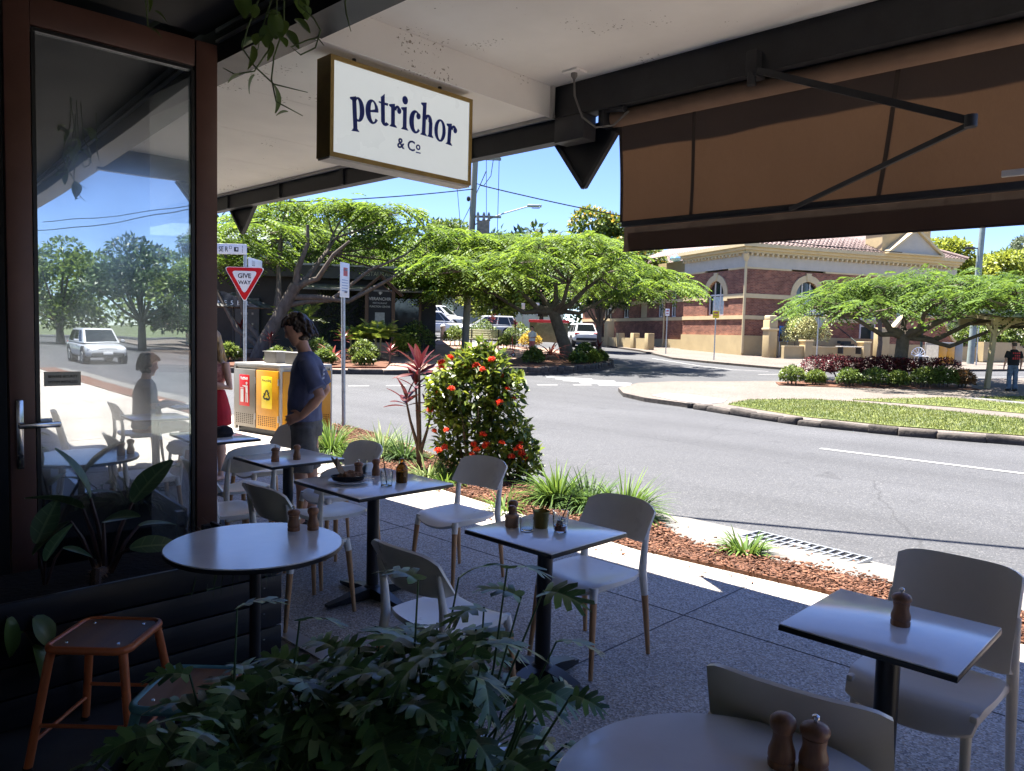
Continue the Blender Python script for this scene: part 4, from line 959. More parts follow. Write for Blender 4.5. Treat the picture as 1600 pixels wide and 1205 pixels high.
def xan(x, y, z, d, s, base=None):
    b = Vector(base or (x * .72 + rr.uniform(-.06, .06), max(-.12, min(.12, y * .5 + rr.uniform(-.06, .06))), THh - .06)); p = Vector((x, y, z)); m_ = b.lerp(p, .5) + Vector((rr.uniform(-.03, .03), rr.uniform(-.03, .03), .04))
    stems.tube([b, m_, p], [.0042, .0036, .0026], 5)
    o = link('leaf', LV[rr.randrange(4)], tr, p); aim(o, d, rr.uniform(-.5, .5)); o.scale = (s, s * rr.uniform(.85, 1.1), s)
for i in range(275):
    x = rr.triangular(-.58, .66, .15)
    top = float(np.interp(x, [-.75, -.45, -.25, 0, .2, .42, .58, .7], [.52, .62, .76, .80, .86, .98, .86, .66]))
    k = rr.random() ** .6
    z = .46 + (top - .46) * k; y = rr.uniform(-.26, .22) * (1.15 - .3 * k)
    a = rr.uniform(0, 2 * PI); hx, hy = math.cos(a), math.sin(a)
    xan(x + .06 * hx, y + .05 * hy, z, (hx + .5 * x, hy - .25, rr.uniform(-.55, .35)), rr.uniform(.085, .165))
for x, z, dx, s in ((-.27, .93, .3, .12), (-.10, .90, .5, .12), (.22, 1.02, -.4, .14), (.33, 1.03, .2, .13), (.46, 1.06, .3, .12), (.5, .98, -.3, .12), (.56, 1.0, .6, .13), (.40, .95, -.5, .13), (-.40, .74, -.6, .11), (.60, .86, .8, .12)):
    xan(x, .05, z, (dx, rr.uniform(-.6, .3), .1), s)
tag(stems.build('stems', M('leaf_stalk', (.07, .13, .05), .5, var=.2), tr), kind='stuff')

# ---- hanging vines under the ceiling
def vine(loc, label, runs, leaves):
    t = thing('hanging_pothos', label, 'hanging plant', loc, 0)
    mb = MB()
    for r in runs: mb.tube(r, [.0035] * (len(r) - 1) + [.0015], 5)
    mb.build('vines', M('vine_stem', (.09, .13, .05), .5, var=.2), t)
    for p, d, s in leaves:
        o = link('leaf', lf_h, t, p); aim(o, d, 0); o.scale = (s, s, s)
def vp(u, v): return Vector((u * CH, -u * SH, v))       # across the view, up
V0 = Vector((1.60, 2.98, 2.86))
rl = random.Random(3); lv = []
for i in range(17): lv.append((vp(rl.uniform(-.12, .16), rl.uniform(.02, .24)) + Vector((rl.uniform(-.05, .05),) * 2 + (0,)), (rl.uniform(-1, 1), rl.uniform(-1, 1), rl.uniform(-1.2, .1)), rl.uniform(.35, .62)))
lv += [(vp(-.07, -.02), (.2, .0, -1), .62), (vp(-.115, -.135), (-.3, .2, -.1), .4), (vp(-.06, -.135), (-.5, .3, -.8), .5), (vp(.02, -.17), (.3, -.3, -.9), .72), (vp(.08, -.28), (-.8, .6, 0), .32), (vp(.0, .0), (.3, 0, -1), .5)]
vine(V0, 'trailing pothos vine hanging from the ceiling above the open door', [
    [vp(0, .4), vp(-.03, .2), vp(-.09, .05), vp(-.11, -.03), vp(-.06, -.10), vp(.02, -.17), vp(.16, -.20)],
    [vp(.05, .4), vp(.06, .2), vp(.06, .06), vp(.02, -.06), vp(.01, -.15), vp(.03, -.24), (vp(.14, -.295))],
    [vp(.03, .3), vp(.03, .1), vp(.0, -.03), vp(-.06, -.12), vp(-.14, -.135), vp(-.19, -.11)],
    [vp(.1, .4), vp(.12, .15), vp(.18, .10), vp(.21, .05), vp(.19, -.02), vp(.13, -.05), vp(.09, -.02), vp(.16, .01), vp(.2, .02), vp(.225, -.01)],
    [vp(-.02, .4), vp(.02, .2), vp(-.03, .05), vp(-.05, -.05)]], lv)
vine(Vector((1.26, 3.30, 2.90)), 'short vine tip hanging in front of the top of the glass door', [[vp(-.02, .4), vp(-.03, .12), vp(-.02, .0), vp(.01, -.02)]], [(vp(-.02, .12), (.4, 0, -.8), .4), (vp(.01, .06), (.8, -.4, -.3), .35), (vp(.0, -.01), (.6, -.3, -.3), .3)])
vine(Vector((1.82, 2.72, 2.95)), 'thin dry vine tendril hanging against the soffit', [[vp(-.02, .3), vp(-.025, .06), vp(-.02, .02), vp(.0, -.05)]], [])

# ---- box sign under the soffit
sg = thing('hanging_sign', 'white box sign in a brass frame lettered in dark blue, hung under the soffit', 'sign', (2.40, 3.78, 2.66))
SW, SHt = 1.075, .555
m_brass = M('brass_frame', (.34, .235, .075), .5, metal=.15, var=.15, scale=12)
mb = MB()
for z in (.0125, SHt - .0125): mb.box((SW / 2, .07, z), (SW, .14, .025))
for x in (.0115, SW - .0115): mb.box((x, .07, SHt / 2), (.023, .14, SHt - .05))
mb.build('frame', m_brass, sg)
m_acr = M('acrylic_panel', (.62, .66, .655), .28, var=.03, scale=2); _val(m_acr.node_tree.nodes['Principled BSDF'], 'Emission Color', (.9, .97, 1, 1)); _val(m_acr.node_tree.nodes['Principled BSDF'], 'Emission Strength', .075)   # faint glow added to lift the panel's brightness
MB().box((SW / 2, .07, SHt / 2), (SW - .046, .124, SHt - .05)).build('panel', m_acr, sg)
MB().box((SW / 2, .07, -.006), (SW - .01, .12, .012)).build('under_tray', M('white_tray', (.6, .58, .54), .6), sg)
for x in (.2, .85): MB().tube([(x, .07, SHt), (x, .07, SHt + .055)], .012, 8).build('hanger', m_char, sg)
m_blue = M('navy_ink', (.015, .035, .24), .5, var=0)
LT = []
class Glyph:
    "bold serif letters drawn from stems, slab serifs and shaded bowls; one layer of thickness per stroke"
    def __init__(s): s.mb = MB(); s.k = 0
    def poly(s, pts):
        y = .0078 - .00012 * (s.k % 30) - .0003; s.k += 1
        s.mb.prism(pts, (0, y - .0005, 0), (1, 0, 0), (0, 0, 1), (0, -.0022 - .00006 * (s.k % 30), 0))
    def stem(s, x, y0, y1, w, sl=.0): s.poly([(x, y0), (x + w, y0), (x + w + sl, y1), (x + sl, y1)])
    def serif(s, x, y, w, h=.09, lift=.05): s.poly([(x, y), (x + w, y), (x + w * .78, y + h), (x + w * .22, y + h)])
    def flag(s, x, y, w): s.poly([(x - .13, y - .10), (x - .13, y - .03), (x + w, y + .05), (x + w, y - .16), (x, y - .16)])
    def bowl(s, cx, cy_, rx, ry, tx, ty, a0=0, a1=360, n=28, off=0.):
        for i in range(n):
            b0, b1 = math.radians(a0 + (a1 - a0) * i / n), math.radians(a0 + (a1 - a0) * (i + 1) / n)
            o = lambda b: (cx + rx * math.cos(b), cy_ + ry * math.sin(b)); q = lambda b: (cx + off + (rx - tx) * math.cos(b), cy_ + (ry - ty) * math.sin(b))
            s.poly([o(b0), o(b1), q(b1), q(b0)])
    def dot(s, cx, cy_, r): s.poly([(cx + r * math.cos(a), cy_ + r * math.sin(a)) for a in np.linspace(0, 2 * PI, 20, endpoint=False)])
def glyph(c):
    g = Glyph(); wd = .25
    if c == 'p': g.stem(.13, -.42, 1.0, wd); g.flag(.13, 1.0, wd); g.serif(.0, -.45, .5, .11); g.bowl(.47, .5, .38, .52, .25, .09, -120, 140, off=-.03); adv = .92
    elif c == 'e': g.bowl(.42, .49, .42, .53, .25, .09, 28, 322, off=.06); g.poly([(.2, .45), (.2, .52), (.80, .66), (.80, .50)]); g.poly([(.60, .50), (.82, .56), (.76, .80), (.60, .78)]); adv = .86
    elif c == 't': g.stem(.14, .12, 1.22, wd, .0); g.poly([(.0, .93), (.0, 1.0), (.62, 1.0), (.58, .88)]); g.poly([(.14, 1.2), (.39, 1.2), (.39, 1.38)]); g.bowl(.40, .20, .26, .23, .2, .14, 180, 330, 14); adv = .68
    elif c == 'r': g.stem(.12, .04, 1.0, wd); g.flag(.12, 1.0, wd); g.serif(.0, .0, .52, .11); g.bowl(.54, .74, .22, .26, .13, .13, 30, 175, 14); g.dot(.65, .78, .135); adv = .80
    elif c == 'i': g.stem(.12, .04, 1.0, wd); g.flag(.12, 1.0, wd); g.serif(.0, .0, .5, .11); g.dot(.245, 1.33, .19); adv = .54
    elif c == 'c': g.bowl(.42, .49, .42, .53, .25, .10, 48, 318, off=.06); g.dot(.62, .78, .14); adv = .80
    elif c == 'h': g.stem(.12, .04, 1.48, wd); g.flag(.12, 1.5, wd); g.serif(.0, .0, .5, .11); g.bowl(.53, .68, .30, .34, .24, .12, 0, 160, 16, off=-.03); g.stem(.59, .04, .70, .24); g.serif(.49, .0, .46, .11); adv = .99
    elif c == 'o': g.bowl(.43, .49, .43, .53, .24, .09, 0, 360, 36); adv = .90
    return g, adv
x = 0; wl_ = [glyph(c) for c in 'petrichor']; tot = sum(a for _, a in wl_); word_w = .80; k_ = word_w / tot
wmb = MB(); x0 = .14; zb = .235
for g, a in wl_:
    cxm = (x + a / 2) * k_ / word_w * 2 - 1; dz = .028 * (1 - cxm * cxm) - .014; th = -.075 * cxm
    for (px, py, pz) in g.mb.v:
        gx, gzz = (px - a / 2) * k_, pz * k_ * 1.2
        wmb.v.append((x0 + (x + a / 2) * k_ + gx * math.cos(th) - gzz * math.sin(th), py, zb + dz + gx * math.sin(th) + gzz * math.cos(th)))
    o = len(wmb.v) - len(g.mb.v); wmb.f += [tuple(i + o for i in f) for f in g.mb.f]; wmb.m += g.mb.m; x += a
wmb.build('lettering', m_blue, sg, smooth=0)
text('lettering', '& C', .085, m_blue, (.47, .0065, .135), (1, 0, 0), (0, 0, 1), sg, .002, bold=.0016, align='LEFT')
text('lettering', 'o', .066, m_blue, (.613, .0065, .15), (1, 0, 0), (0, 0, 1), sg, .002, bold=.0016, align='LEFT')
MB().box((.632, .0055, .132), (.036, .002, .007)).build('lettering', m_blue, sg)

# ---- folding awning
aw = thing('folding_awning', 'brown fabric folding arm awning hanging over the footpath edge', 'awning', (4.3, 0, 0))
def fabric(name, c, warm):
    m = M(name, c, .9, var=.22, scale=2.6, bump=.45, bscale=14, stretch=(1, 1, .45)); N, L = _links(m); b = N['Principled BSDF']; o = N['Material Output']
    tl = N.new('ShaderNodeBsdfTranslucent'); tl.inputs[0].default_value = tuple(warm) + (1,); mx = N.new('ShaderNodeMixShader'); mx.inputs[0].default_value = .33
    tc = N.new('ShaderNodeTexCoord'); wv = N.new('ShaderNodeTexNoise'); wv.inputs['Scale'].default_value = 110; wv.inputs['Detail'].default_value = 4
    mp = N.new('ShaderNodeMapping'); mp.inputs['Scale'].default_value = (1, 1.6, .10); L.new(tc.outputs['Object'], mp.inputs[0]); L.new(mp.outputs[0], wv.inputs[0])
    hs = N.new('ShaderNodeMapRange'); hs.inputs['From Min'].default_value = .3; hs.inputs['From Max'].default_value = .7; hs.inputs['To Min'].default_value = .56; hs.inputs['To Max'].default_value = .68; L.new(wv.outputs[0], hs.inputs[0]); L.new(hs.outputs[0], mx.inputs[0])
    L.new(b.outputs[0], mx.inputs[1]); L.new(tl.outputs[0], mx.inputs[2]); L.new(mx.outputs[0], o.inputs[0]); return m
m_fab = fabric('awning_fabric', (.12, .085, .065), (.25, .18, .13)); m_seam = M('awning_seam', (.06, .042, .032), .9, var=.1)
AY0, AY1 = 3.24, .70
def awf(y0, y1):
    def f(u, v):
        t_ = (1 - v) / 2; y = y0 + (y1 - y0) * (u + 1) / 2 + .16 * t_
        sag = (.02 + .012 * math.sin(y * 4.1 + 2 * t_) + .006 * math.sin(y * 9.3)) * math.sin(PI * t_)
        return (.06 + .27 * t_ + sag * .4, y, 3.15 - .62 * t_)
    return f
ed = [AY0, 2.66, 1.44, AY1]
for a, b in zip(ed[:-1], ed[1:]): slab(awf(a - .012, b + .012), 14, 12, .0012, MB()).build('fabric_panel', m_fab, aw, smooth=60)
for a in ed: slab(awf(a + .012, a - .012), 1, 12, .003, MB()).build('seam', m_seam, aw, smooth=60)
MB().tube([(.03, AY0 + .03, 3.185), (.03, AY1, 3.185)], .058, 20).build('roller', M('awning_roll', (.22, .14, .095), .9, var=.1), aw)
MB().rbox((.345, (AY0 + AY1) / 2 + .16, 2.515), (.045, AY0 - AY1, .045), .01).build('front_bar', m_char, aw)
vl = lambda u, v: (.372, AY0 + .16 + (AY1 - AY0) * (u + 1) / 2, 2.41 + .085 * v)
slab(vl, 60, 4, .002, MB()).build('valance', fabric('valance_fabric', (.11, .08, .06), (.22, .15, .11)), aw, smooth=60)
MB().box((.365, (AY0 + AY1) / 2 + .16, 2.322), (.014, AY0 - AY1, .012)).build('valance_hem', m_seam, aw)
MB().box((-.02, (AY0 + AY1) / 2, 3.30), (.09, AY0 - AY1, .05)).build('mounting_rail', m_char, aw)
MB().rbox((0, 3.31, 3.2), (.14, .05, .16), .01).tube([(-.05, 3.3, 3.25), (-.05, 3.12, 3.22)], .03, 10).build('end_bracket', m_char, aw)
def arm(y0, sgn, nm):
    p0, p1, p2 = (-.14, y0, 3.24), (-.2, y0 - 1.15 * sgn, 2.74), (.31, y0 - .06 * sgn, 2.50)
    MB().rbox((-.1, y0, 3.27), (.12, .07, .15), .01).lathe([(.026, 3.15), (.026, 3.22)], (-.14, y0, 0), 12).build('shoulder', m_char, aw)
    MB().beam(p0, p1, .024, .036).build('upper_arm', m_char, aw)
    e_ = MB().tube([(p1[0], p1[1], p1[2] - .028), (p1[0], p1[1], p1[2] + .028)], .028, 14).build('elbow', m_char, aw)
    MB().beam((p1[0] + .01, p1[1], p1[2] - .01), p2, .018, .025).build('forearm', m_char, aw)
arm(2.17, 1, '')
MB().rbox((.305, .88, 2.575), (.016, .22, .035), .004).build('label_tag', M('white_tag', (.6, .6, .58), .5), aw)

# ---- pennant panels on the fascia, junction box and cable
def pennant(loc, w, h, label):
    t = thing('pennant_panel', label, 'fascia panel', loc)
    MB().prism([(-w / 2, h * .28), (w / 2, h * .28), (w / 2, 0), (0, -h), (-w / 2, 0)], (0, 0, 0), (0, -1, 0), (0, 0, 1), (.03, 0, 0)).build('panel', m_char, t)
    e = [(-w / 2, .0), (0, -h), (w / 2, 0)]
    for a, b in zip(e[:-1], e[1:]): MB().beam((-.012, -a[0], a[1]), (-.012, -b[0], b[1]), .03, .03, up=(1, 0, 0)).build('edge_trim', M('grey_trim', (.045, .045, .05), .5), t)
pennant((4.33, 3.51, 3.09), .54, .345, 'large dark pointed panel hanging from the fascia beside the awning')
pennant((4.33, 8.66, 3.10), .60, .31, 'small dark pointed panel hanging from the fascia above the give way sign')
pe = thing('pennant_panel', 'dark pointed panel on the end of the canopy, seen only mirrored in the door', 'fascia panel', (3.3, .475, 3.235)); MB().prism([(-.27, .1), (.27, .1), (.27, 0), (0, -.36), (-.27, 0)], (0, 0, 0), (1, 0, 0), (0, 0, 1), (0, -.03, 0)).build('panel', m_char, pe)
for a_, b_ in (((-.27, 0), (0, -.36)), ((0, -.36), (.27, 0))): MB().beam((a_[0], -.04, a_[1]), (b_[0], -.04, b_[1]), .03, .03, up=(0, 1, 0)).build('edge_trim', _mats['grey_trim'], pe)
jb = thing('junction_box', 'dark square box fixed to the fascia beside the soffit step', 'junction box', (4.19, 3.50, 3.12))
MB().rbox((0, 0, 0), (.14, .26, .17), .006).build('box', M('box_grey', (.035, .036, .042), .45, var=.2), jb); MB().prism([(-.14, .085), (.14, .085), (0, .115)], (-.075, 0, 0), (0, -1, 0), (0, 0, 1), (.15, 0, 0)).build('lid', m_char, jb)
cb = thing('cable_outlet', 'ceiling outlet with a grey cable looping down to the awning', 'cable', (4.02, 3.38, 3.455))
MB().rbox((0, 0, -.008), (.11, .13, .016), .003).build('plate', m_soff, cb); MB().lathe([(.022, -.016), (.022, -.035), (.01, -.055)], n=14).build('plug', M('plug_grey', (.16, .15, .14), .6), cb)
MB().tube([(0, 0, -.05), (.01, .0, -.16), (.05, -.04, -.30), (.1, -.12, -.37), (.16, -.22, -.36), (.24, -.28, -.26)], .007, 8).build('cord', M('cord_grey', (.14, .135, .13), .6), cb)

# ================================================================ PEOPLE
m_skin = M('skin', (.50, .27, .18), .5, var=.06, scale=8)
m_skin2 = M('fair_skin', (.60, .36, .26), .5, var=.06, scale=8)
m_dhair = M('dark_hair', (.028, .017, .012), .45, var=.5, scale=30, stretch=(1, 1, .2), bump=.6, bscale=60)
m_bhair = M('blonde_hair', (.34, .22, .10), .45, var=.35, scale=40, stretch=(1, 1, .12), bump=.6, bscale=60)
V3 = Vector
def head_rings(mb, c, fwd, up, k=1.):
    f = V3(fwd).normalized(); u = V3(up); u = (u - f * u.dot(f)).normalized(); s = u.cross(f)
    P = lambda x, y, z: V3(c) + (f * x + s * y + u * z) * k
    mb.rings([(P(cx, 0, z), f, s, rx * k, ry * k) for z, cx, rx, ry in ((-.118, .052, .022, .022), (-.105, .045, .045, .040), (-.075, .030, .066, .055), (-.035, .016, .083, .066), (.01, .006, .094, .073), (.05, 0, .097, .076), (.085, -.006, .085, .068), (.11, -.010, .055, .045), (.119, -.012, .02, .02))], 18)
    mb.rings([(P(.088, 0, .022), f, s, .008 * k, .008 * k), (P(.102, 0, -.005), f, s, .012 * k, .010 * k), (P(.108, 0, -.024), f, s, .014 * k, .015 * k), (P(.098, 0, -.034), f, s, .01 * k, .012 * k)], 8)   # nose
    mb.sphere(P(.088, 0, -.058), .014 * k, 8, sc=(1, 1.6, .6)); mb.sphere(P(.087, 0, -.070), .013 * k, 8, sc=(1, 1.4, .7))  # lips
    mb.sphere(P(.082, 0, .028), .02 * k, 8, sc=(.9, 2.4, .5)); mb.sphere(P(.075, 0, -.100), .024 * k, 8)                  # brow, chin
    for y in (-1, 1): mb.sphere(P(-.004, y * .077, -.012), .026 * k, 8, sc=(.75, .4, 1.2))                               # ears
    return P
def hand(mb, w, f, n, side, k=1., curl=.5):
    "palm, four fingers and a thumb; f finger direction, n back of the hand, side = +1/-1 thumb side"
    f = V3(f).normalized(); n = V3(n); n = (n - f * n.dot(f)).normalized(); s = f.cross(n) * side; w = V3(w)
    mb.rings([(w - f * .01, s, n, .026 * k, .019 * k), (w + f * .03 * k, s, n, .036 * k, .016 * k), (w + f * .085 * k, s, n, .042 * k, .014 * k), (w + f * .095 * k, s, n, .036 * k, .011 * k)], 12)
    for i, (o, l) in enumerate(((.031, .068), (.011, .078), (-.010, .072), (-.030, .056))):
        b = w + (f * .085 + s * o) * k; pts = [b]; d = (f + s * (.10 * (1 - i))).normalized(); p = b
        for q in range(3):
            d = (d - n * curl * (.35 + .25 * q)).normalized(); p = p + d * l * k * (.44, .32, .26)[q]; pts.append(p)
        mb.tube(pts, [.0098 * k, .0092 * k, .0084 * k, .006 * k], 8)
    b = w + (f * .022 + s * .026) * k; d = (s * .75 + f * .65 - n * .25).normalized(); p1 = b + d * .04 * k; d2 = (f * .9 + s * .25 - n * .3).normalized()
    mb.tube([b, p1, p1 + d2 * .03 * k, p1 + d2 * .052 * k], [.014 * k, .012 * k, .0105 * k, .007 * k], 8)
def limb(mb, a, b, c, r): mb.tube([a, V3(a).lerp(V3(b), .5), b, V3(b).lerp(V3(c), .35), c], r, 14)
def wrinkle(o, amp, fr):
    me = o.data; me.update(); n = [v.normal.copy() for v in me.vertices]
    for v, q in zip(me.vertices, n):
        x, y, z = v.co; v.co += q * amp * (math.sin(fr * (z + .7 * x) + 2 * math.sin(fr * .6 * y)) + .6 * math.sin(fr * 1.9 * (y - .5 * z) + 1.3 * x * fr))
def face_dir(r, d):
    x, y = W(r, d); return math.atan2(y, x)

# man with a hand on his hip (x forward, y left)
mt = thing('person', 'person in navy t-shirt and dark shorts with hand on hip', 'person', (*W(-1.72, 6.38), 0), face_dir(-.97, -.12))
b = MB(); hc = (.075, 0, 1.685)
P = head_rings(b, hc, (.86, .22, -.42), (.5, 0, .86), 1.03)
b.rings([((.0, 0, 1.42), (1, 0, 0), (0, 1, 0), .075, .09), ((.01, 0, 1.49), (1, 0, 0), (0, 1, 0), .062, .062), ((.035, 0, 1.55), (1, 0, 0), (0, 1, 0), .057, .055), ((.055, 0, 1.62), (1, 0, 0), (0, 1, 0), .055, .05)], 14)
b.rings([((0, 0, .86), (1, 0, 0), (0, 1, 0), .11, .15), ((0, 0, 1.0), (1, 0, 0), (0, 1, 0), .105, .145), ((0, 0, 1.15), (1, 0, 0), (0, 1, 0), .10, .14), ((-.01, 0, 1.32), (1, 0, 0), (0, 1, 0), .115, .165), ((-.01, 0, 1.44), (1, 0, 0), (0, 1, 0), .085, .165), ((0, 0, 1.49), (1, 0, 0), (0, 1, 0), .05, .07)], 18)
SHL, ELL, WRL = (-.02, .185, 1.42), (-.15, .285, 1.15), (.0, .225, .985)
SHR, ELR, WRR = (-.02, -.185, 1.42), (-.13, -.27, 1.16), (.02, -.21, .98)
for a_, e_, w_ in ((SHL, ELL, WRL), (SHR, ELR, WRR)): limb(b, a_, e_, w_, [.055, .05, .042, .043, .028])
hand(b, WRL, (.86, -.22, -.30), (.2, .85, .2), 1, 1.05, .45); hand(b, WRR, (.8, .35, -.25), (.2, -.9, .3), -1, 1.05, .45)
for sy in (-1, 1):
    x = .03 * sy
    b.tube([(0, sy * .085, .9), (x * .5, sy * .095, .70), (x, sy * .10, .5), (x * .6 - .015, sy * .10, .36), (x - .01, sy * .10, .12), (x, sy * .10, .05)], [.085, .078, .056, .058, .036, .038], 14)
remesh(b, 'body', m_skin, .0075, mt, 3)
m_navy = M('navy_cotton', (.10, .115, .20), .85, var=.15, scale=12, bump=.3, bscale=18)
s = MB(); s.rings([((.01, 0, .925), (1, 0, 0), (0, 1, 0), .140, .192), ((.012, 0, 1.05), (1, 0, 0), (0, 1, 0), .140, .186), ((.005, 0, 1.2), (1, 0, 0), (0, 1, 0), .135, .184), ((-.008, 0, 1.34), (1, 0, 0), (0, 1, 0), .134, .19), ((-.012, 0, 1.43), (1, 0, 0), (0, 1, 0), .105, .182), ((-.005, 0, 1.48), (1, 0, 0), (0, 1, 0), .074, .115), ((.008, 0, 1.50), (1, 0, 0), (0, 1, 0), .066, .07)], 22)
for a_, e_ in ((SHL, ELL), (SHR, ELR)):
    a_, e_ = V3(a_), V3(e_); s.tube([a_ + V3((0, 0, .005)), a_.lerp(e_, .45), a_.lerp(e_, .82)], [.072, .072, .076], 16)
so = remesh(s, 'shirt', m_navy, .009, mt, 4); wrinkle(so, .0035, 26)
for i, wd in enumerate((.14, .17, .12, .16, .10)):       # faded print across the back
    MB().rbox((0, 0, 0), (.002, wd, .018), .0008).build('print', M('faded_print', (.26, .28, .36), .8, var=.4, scale=60), mt, (-.152 + .004 * i, .02, 1.385 - .035 * i))
m_short = M('charcoal_shorts', (.12, .113, .105), .8, var=.3, scale=9, bump=.35, bscale=16)
s = MB(); s.rings([((0, 0, .965), (1, 0, 0), (0, 1, 0), .117, .158), ((-.005, 0, .88), (1, 0, 0), (0, 1, 0), .132, .172), ((-.01, 0, .80), (1, 0, 0), (0, 1, 0), .12, .165)], 20)
for sy in (-1, 1): s.tube([(0, sy * .085, .88), (.01, sy * .098, .70), (.015 * sy, sy * .104, .50)], [.105, .102, .098], 16)
so = remesh(s, 'shorts', m_short, .01, mt, 3); wrinkle(so, .004, 20)
def hair_cap(P, seed, n=190, r=.027, low=-.10, locks=40, face=.05, ll=.05):
    "a cap of overlapping locks over the skull, open at the face"
    rh = random.Random(seed); m_ = MB()
    for i in range(n):
        z = 1 - 2 * (i + .5) / n; a = i * 2.39996; q = math.sqrt(1 - z * z); x, y, z = .092 * q * math.cos(a) - .010, .078 * q * math.sin(a), .112 * z + .012
        if z < low or (x > .022 and z < face) or (x > -.015 and z < -.02 and abs(y) > .05): continue
        m_.sphere(P(x, y, z), r * rh.uniform(.8, 1.15), 8)
    for i in range(locks):
        a = rh.uniform(.56 * PI, 1.44 * PI); z = rh.uniform(-.09, .09); x, y = .1 * math.cos(a) - .01, .088 * math.sin(a)
        m_.tube([P(x * .9, y * .9, z + .03), P(x * 1.1, y * 1.1, z), P(x * 1.16, y * 1.18, z - ll * .6), P(x * 1.08, y * 1.1, z - ll)], [.014, .016, .011, .003], 6)
    for y in (-.055, -.03, -.005, .02, .045): m_.tube([P(.03, y, .118), P(.078, y * 1.15, .10), P(.10, y * 1.3, .075), P(.106, y * 1.4, .055)], [.02, .017, .011, .003], 6)
    return m_
s = hair_cap(P, 2, 190, .0225, -.10, 30, .05, .04)
remesh(s, 'hair', m_dhair, .0065, mt, 1)
for sy in (-1, 1):
    x = .03 * sy; MB().rings([((x - .07, sy * .1, .045), (0, 1, 0), (0, 0, 1), .034, .04), ((x, sy * .1, .05), (0, 1, 0), (0, 0, 1), .042, .045), ((x + .1, sy * .1, .035), (0, 1, 0), (0, 0, 1), .046, .032), ((x + .18, sy * .1, .022), (0, 1, 0), (0, 0, 1), .03, .018)], 14).build('shoe', m_black, mt)

# two people at a table just outside the frame, mirrored in the door glass
def seated(loc, rz, label, top_m, hair_m, cap=False):
    t = thing('person', label, 'person', loc, rz); b = MB(); Pq = head_rings(b, (.05, 0, 1.24), (1, 0, -.25), (.25, 0, 1), .98)
    b.rings([((0, 0, .46), (1, 0, 0), (0, 1, 0), .13, .17), ((.0, 0, .65), (1, 0, 0), (0, 1, 0), .10, .135), ((.01, 0, .9), (1, 0, 0), (0, 1, 0), .115, .16), ((.02, 0, 1.02), (1, 0, 0), (0, 1, 0), .085, .165), ((.02, 0, 1.07), (1, 0, 0), (0, 1, 0), .055, .07), ((.04, 0, 1.18), (1, 0, 0), (0, 1, 0), .055, .05)], 16)
    for sy in (-1, 1):
        limb(b, (.01, sy * .175, 1.0), (.05, sy * .24, .76), (.29, sy * .12, .79), [.05, .045, .038, .04, .027]); hand(b, (.29, sy * .12, .79), (.9, -sy * .3, -.1), (0, 0, 1), -sy, 1, .3)
        b.tube([(0, sy * .09, .50), (.25, sy * .1, .52), (.44, sy * .1, .50), (.45, sy * .1, .28), (.42, sy * .1, .05)], [.09, .078, .058, .055, .038], 12); b.rings([((.36, sy * .1, .035), (0, 1, 0), (0, 0, 1), .034, .032), ((.58, sy * .1, .022), (0, 1, 0), (0, 0, 1), .034, .02)], 10)
    remesh(b, 'body', m_skin2, .011, t, 2); q = MB(); q.rings([((0, 0, .50), (1, 0, 0), (0, 1, 0), .14, .175), ((.0, 0, .7), (1, 0, 0), (0, 1, 0), .125, .16), ((.01, 0, .92), (1, 0, 0), (0, 1, 0), .132, .178), ((.02, 0, 1.03), (1, 0, 0), (0, 1, 0), .1, .175), ((.02, 0, 1.08), (1, 0, 0), (0, 1, 0), .065, .08)], 18)
    for sy in (-1, 1): q.tube([(.01, sy * .17, 1.0), (.03, sy * .215, .86), (.04, sy * .235, .80)], [.068, .066, .064], 12)
    remesh(q, 'shirt', top_m, .012, t, 3); remesh(hair_cap(Pq, 5, 150, .027), 'hair', hair_m, .009, t, 1)
    if cap: MB().rings([(Pq(-.01, 0, .05), (1, 0, 0), (0, 1, 0), .118, .10), (Pq(-.01, 0, .1), (1, 0, 0), (0, 1, 0), .108, .092), (Pq(-.01, 0, .145), (1, 0, 0), (0, 1, 0), .05, .045)], 18).prism([(.05, -.07), (.2, -.055), (.22, 0), (.2, .055), (.05, .07)], Pq(0, 0, .045), (1, 0, -.1), (0, 1, 0), (0, 0, .012)).build('cap', m_black, t)
    return t
seated((2.88, -.22, 0), 0.05, 'seated person in a grey top, seen only mirrored in the door glass', M('grey_top', (.2, .2, .22), .85, var=.1), m_dhair)
seated((4.02, -.22, 0), PI, 'seated person in a peaked cap, seen only mirrored in the door glass', M('tan_top', (.35, .27, .2), .85, var=.1), m_dhair, True)
square_table((3.45, -.25, 0), 0, .6, 'square cafe table between the two seated people, seen only mirrored')
dup(ch, (2.83, -.25, 0), 0, 'white shell chair under the seated person in the grey top, seen only mirrored'); dup(ch, (4.07, -.25, 0), PI, 'white shell chair under the seated person in the cap, seen only mirrored')

# woman in a red skirt, hands together, half hidden by the door
wt = thing('person', 'person in pink top and red skirt half hidden by the door frame', 'person', (*W(-3.26, 8.35), 0), face_dir(-.35, -.93))
b = MB(); P = head_rings(b, (.03, 0, 1.525), (.96, .1, -.2), (.2, 0, .98), .95)
b.rings([((0, 0, .85), (1, 0, 0), (0, 1, 0), .11, .15), ((0, 0, .98), (1, 0, 0), (0, 1, 0), .085, .118), ((.0, 0, 1.1), (1, 0, 0), (0, 1, 0), .085, .12), ((.015, 0, 1.2), (1, 0, 0), (0, 1, 0), .105, .135), ((0, 0, 1.3), (1, 0, 0), (0, 1, 0), .08, .145), ((0, 0, 1.345), (1, 0, 0), (0, 1, 0), .05, .08), ((.01, 0, 1.41), (1, 0, 0), (0, 1, 0), .045, .045), ((.02, 0, 1.46), (1, 0, 0), (0, 1, 0), .045, .042)], 18)
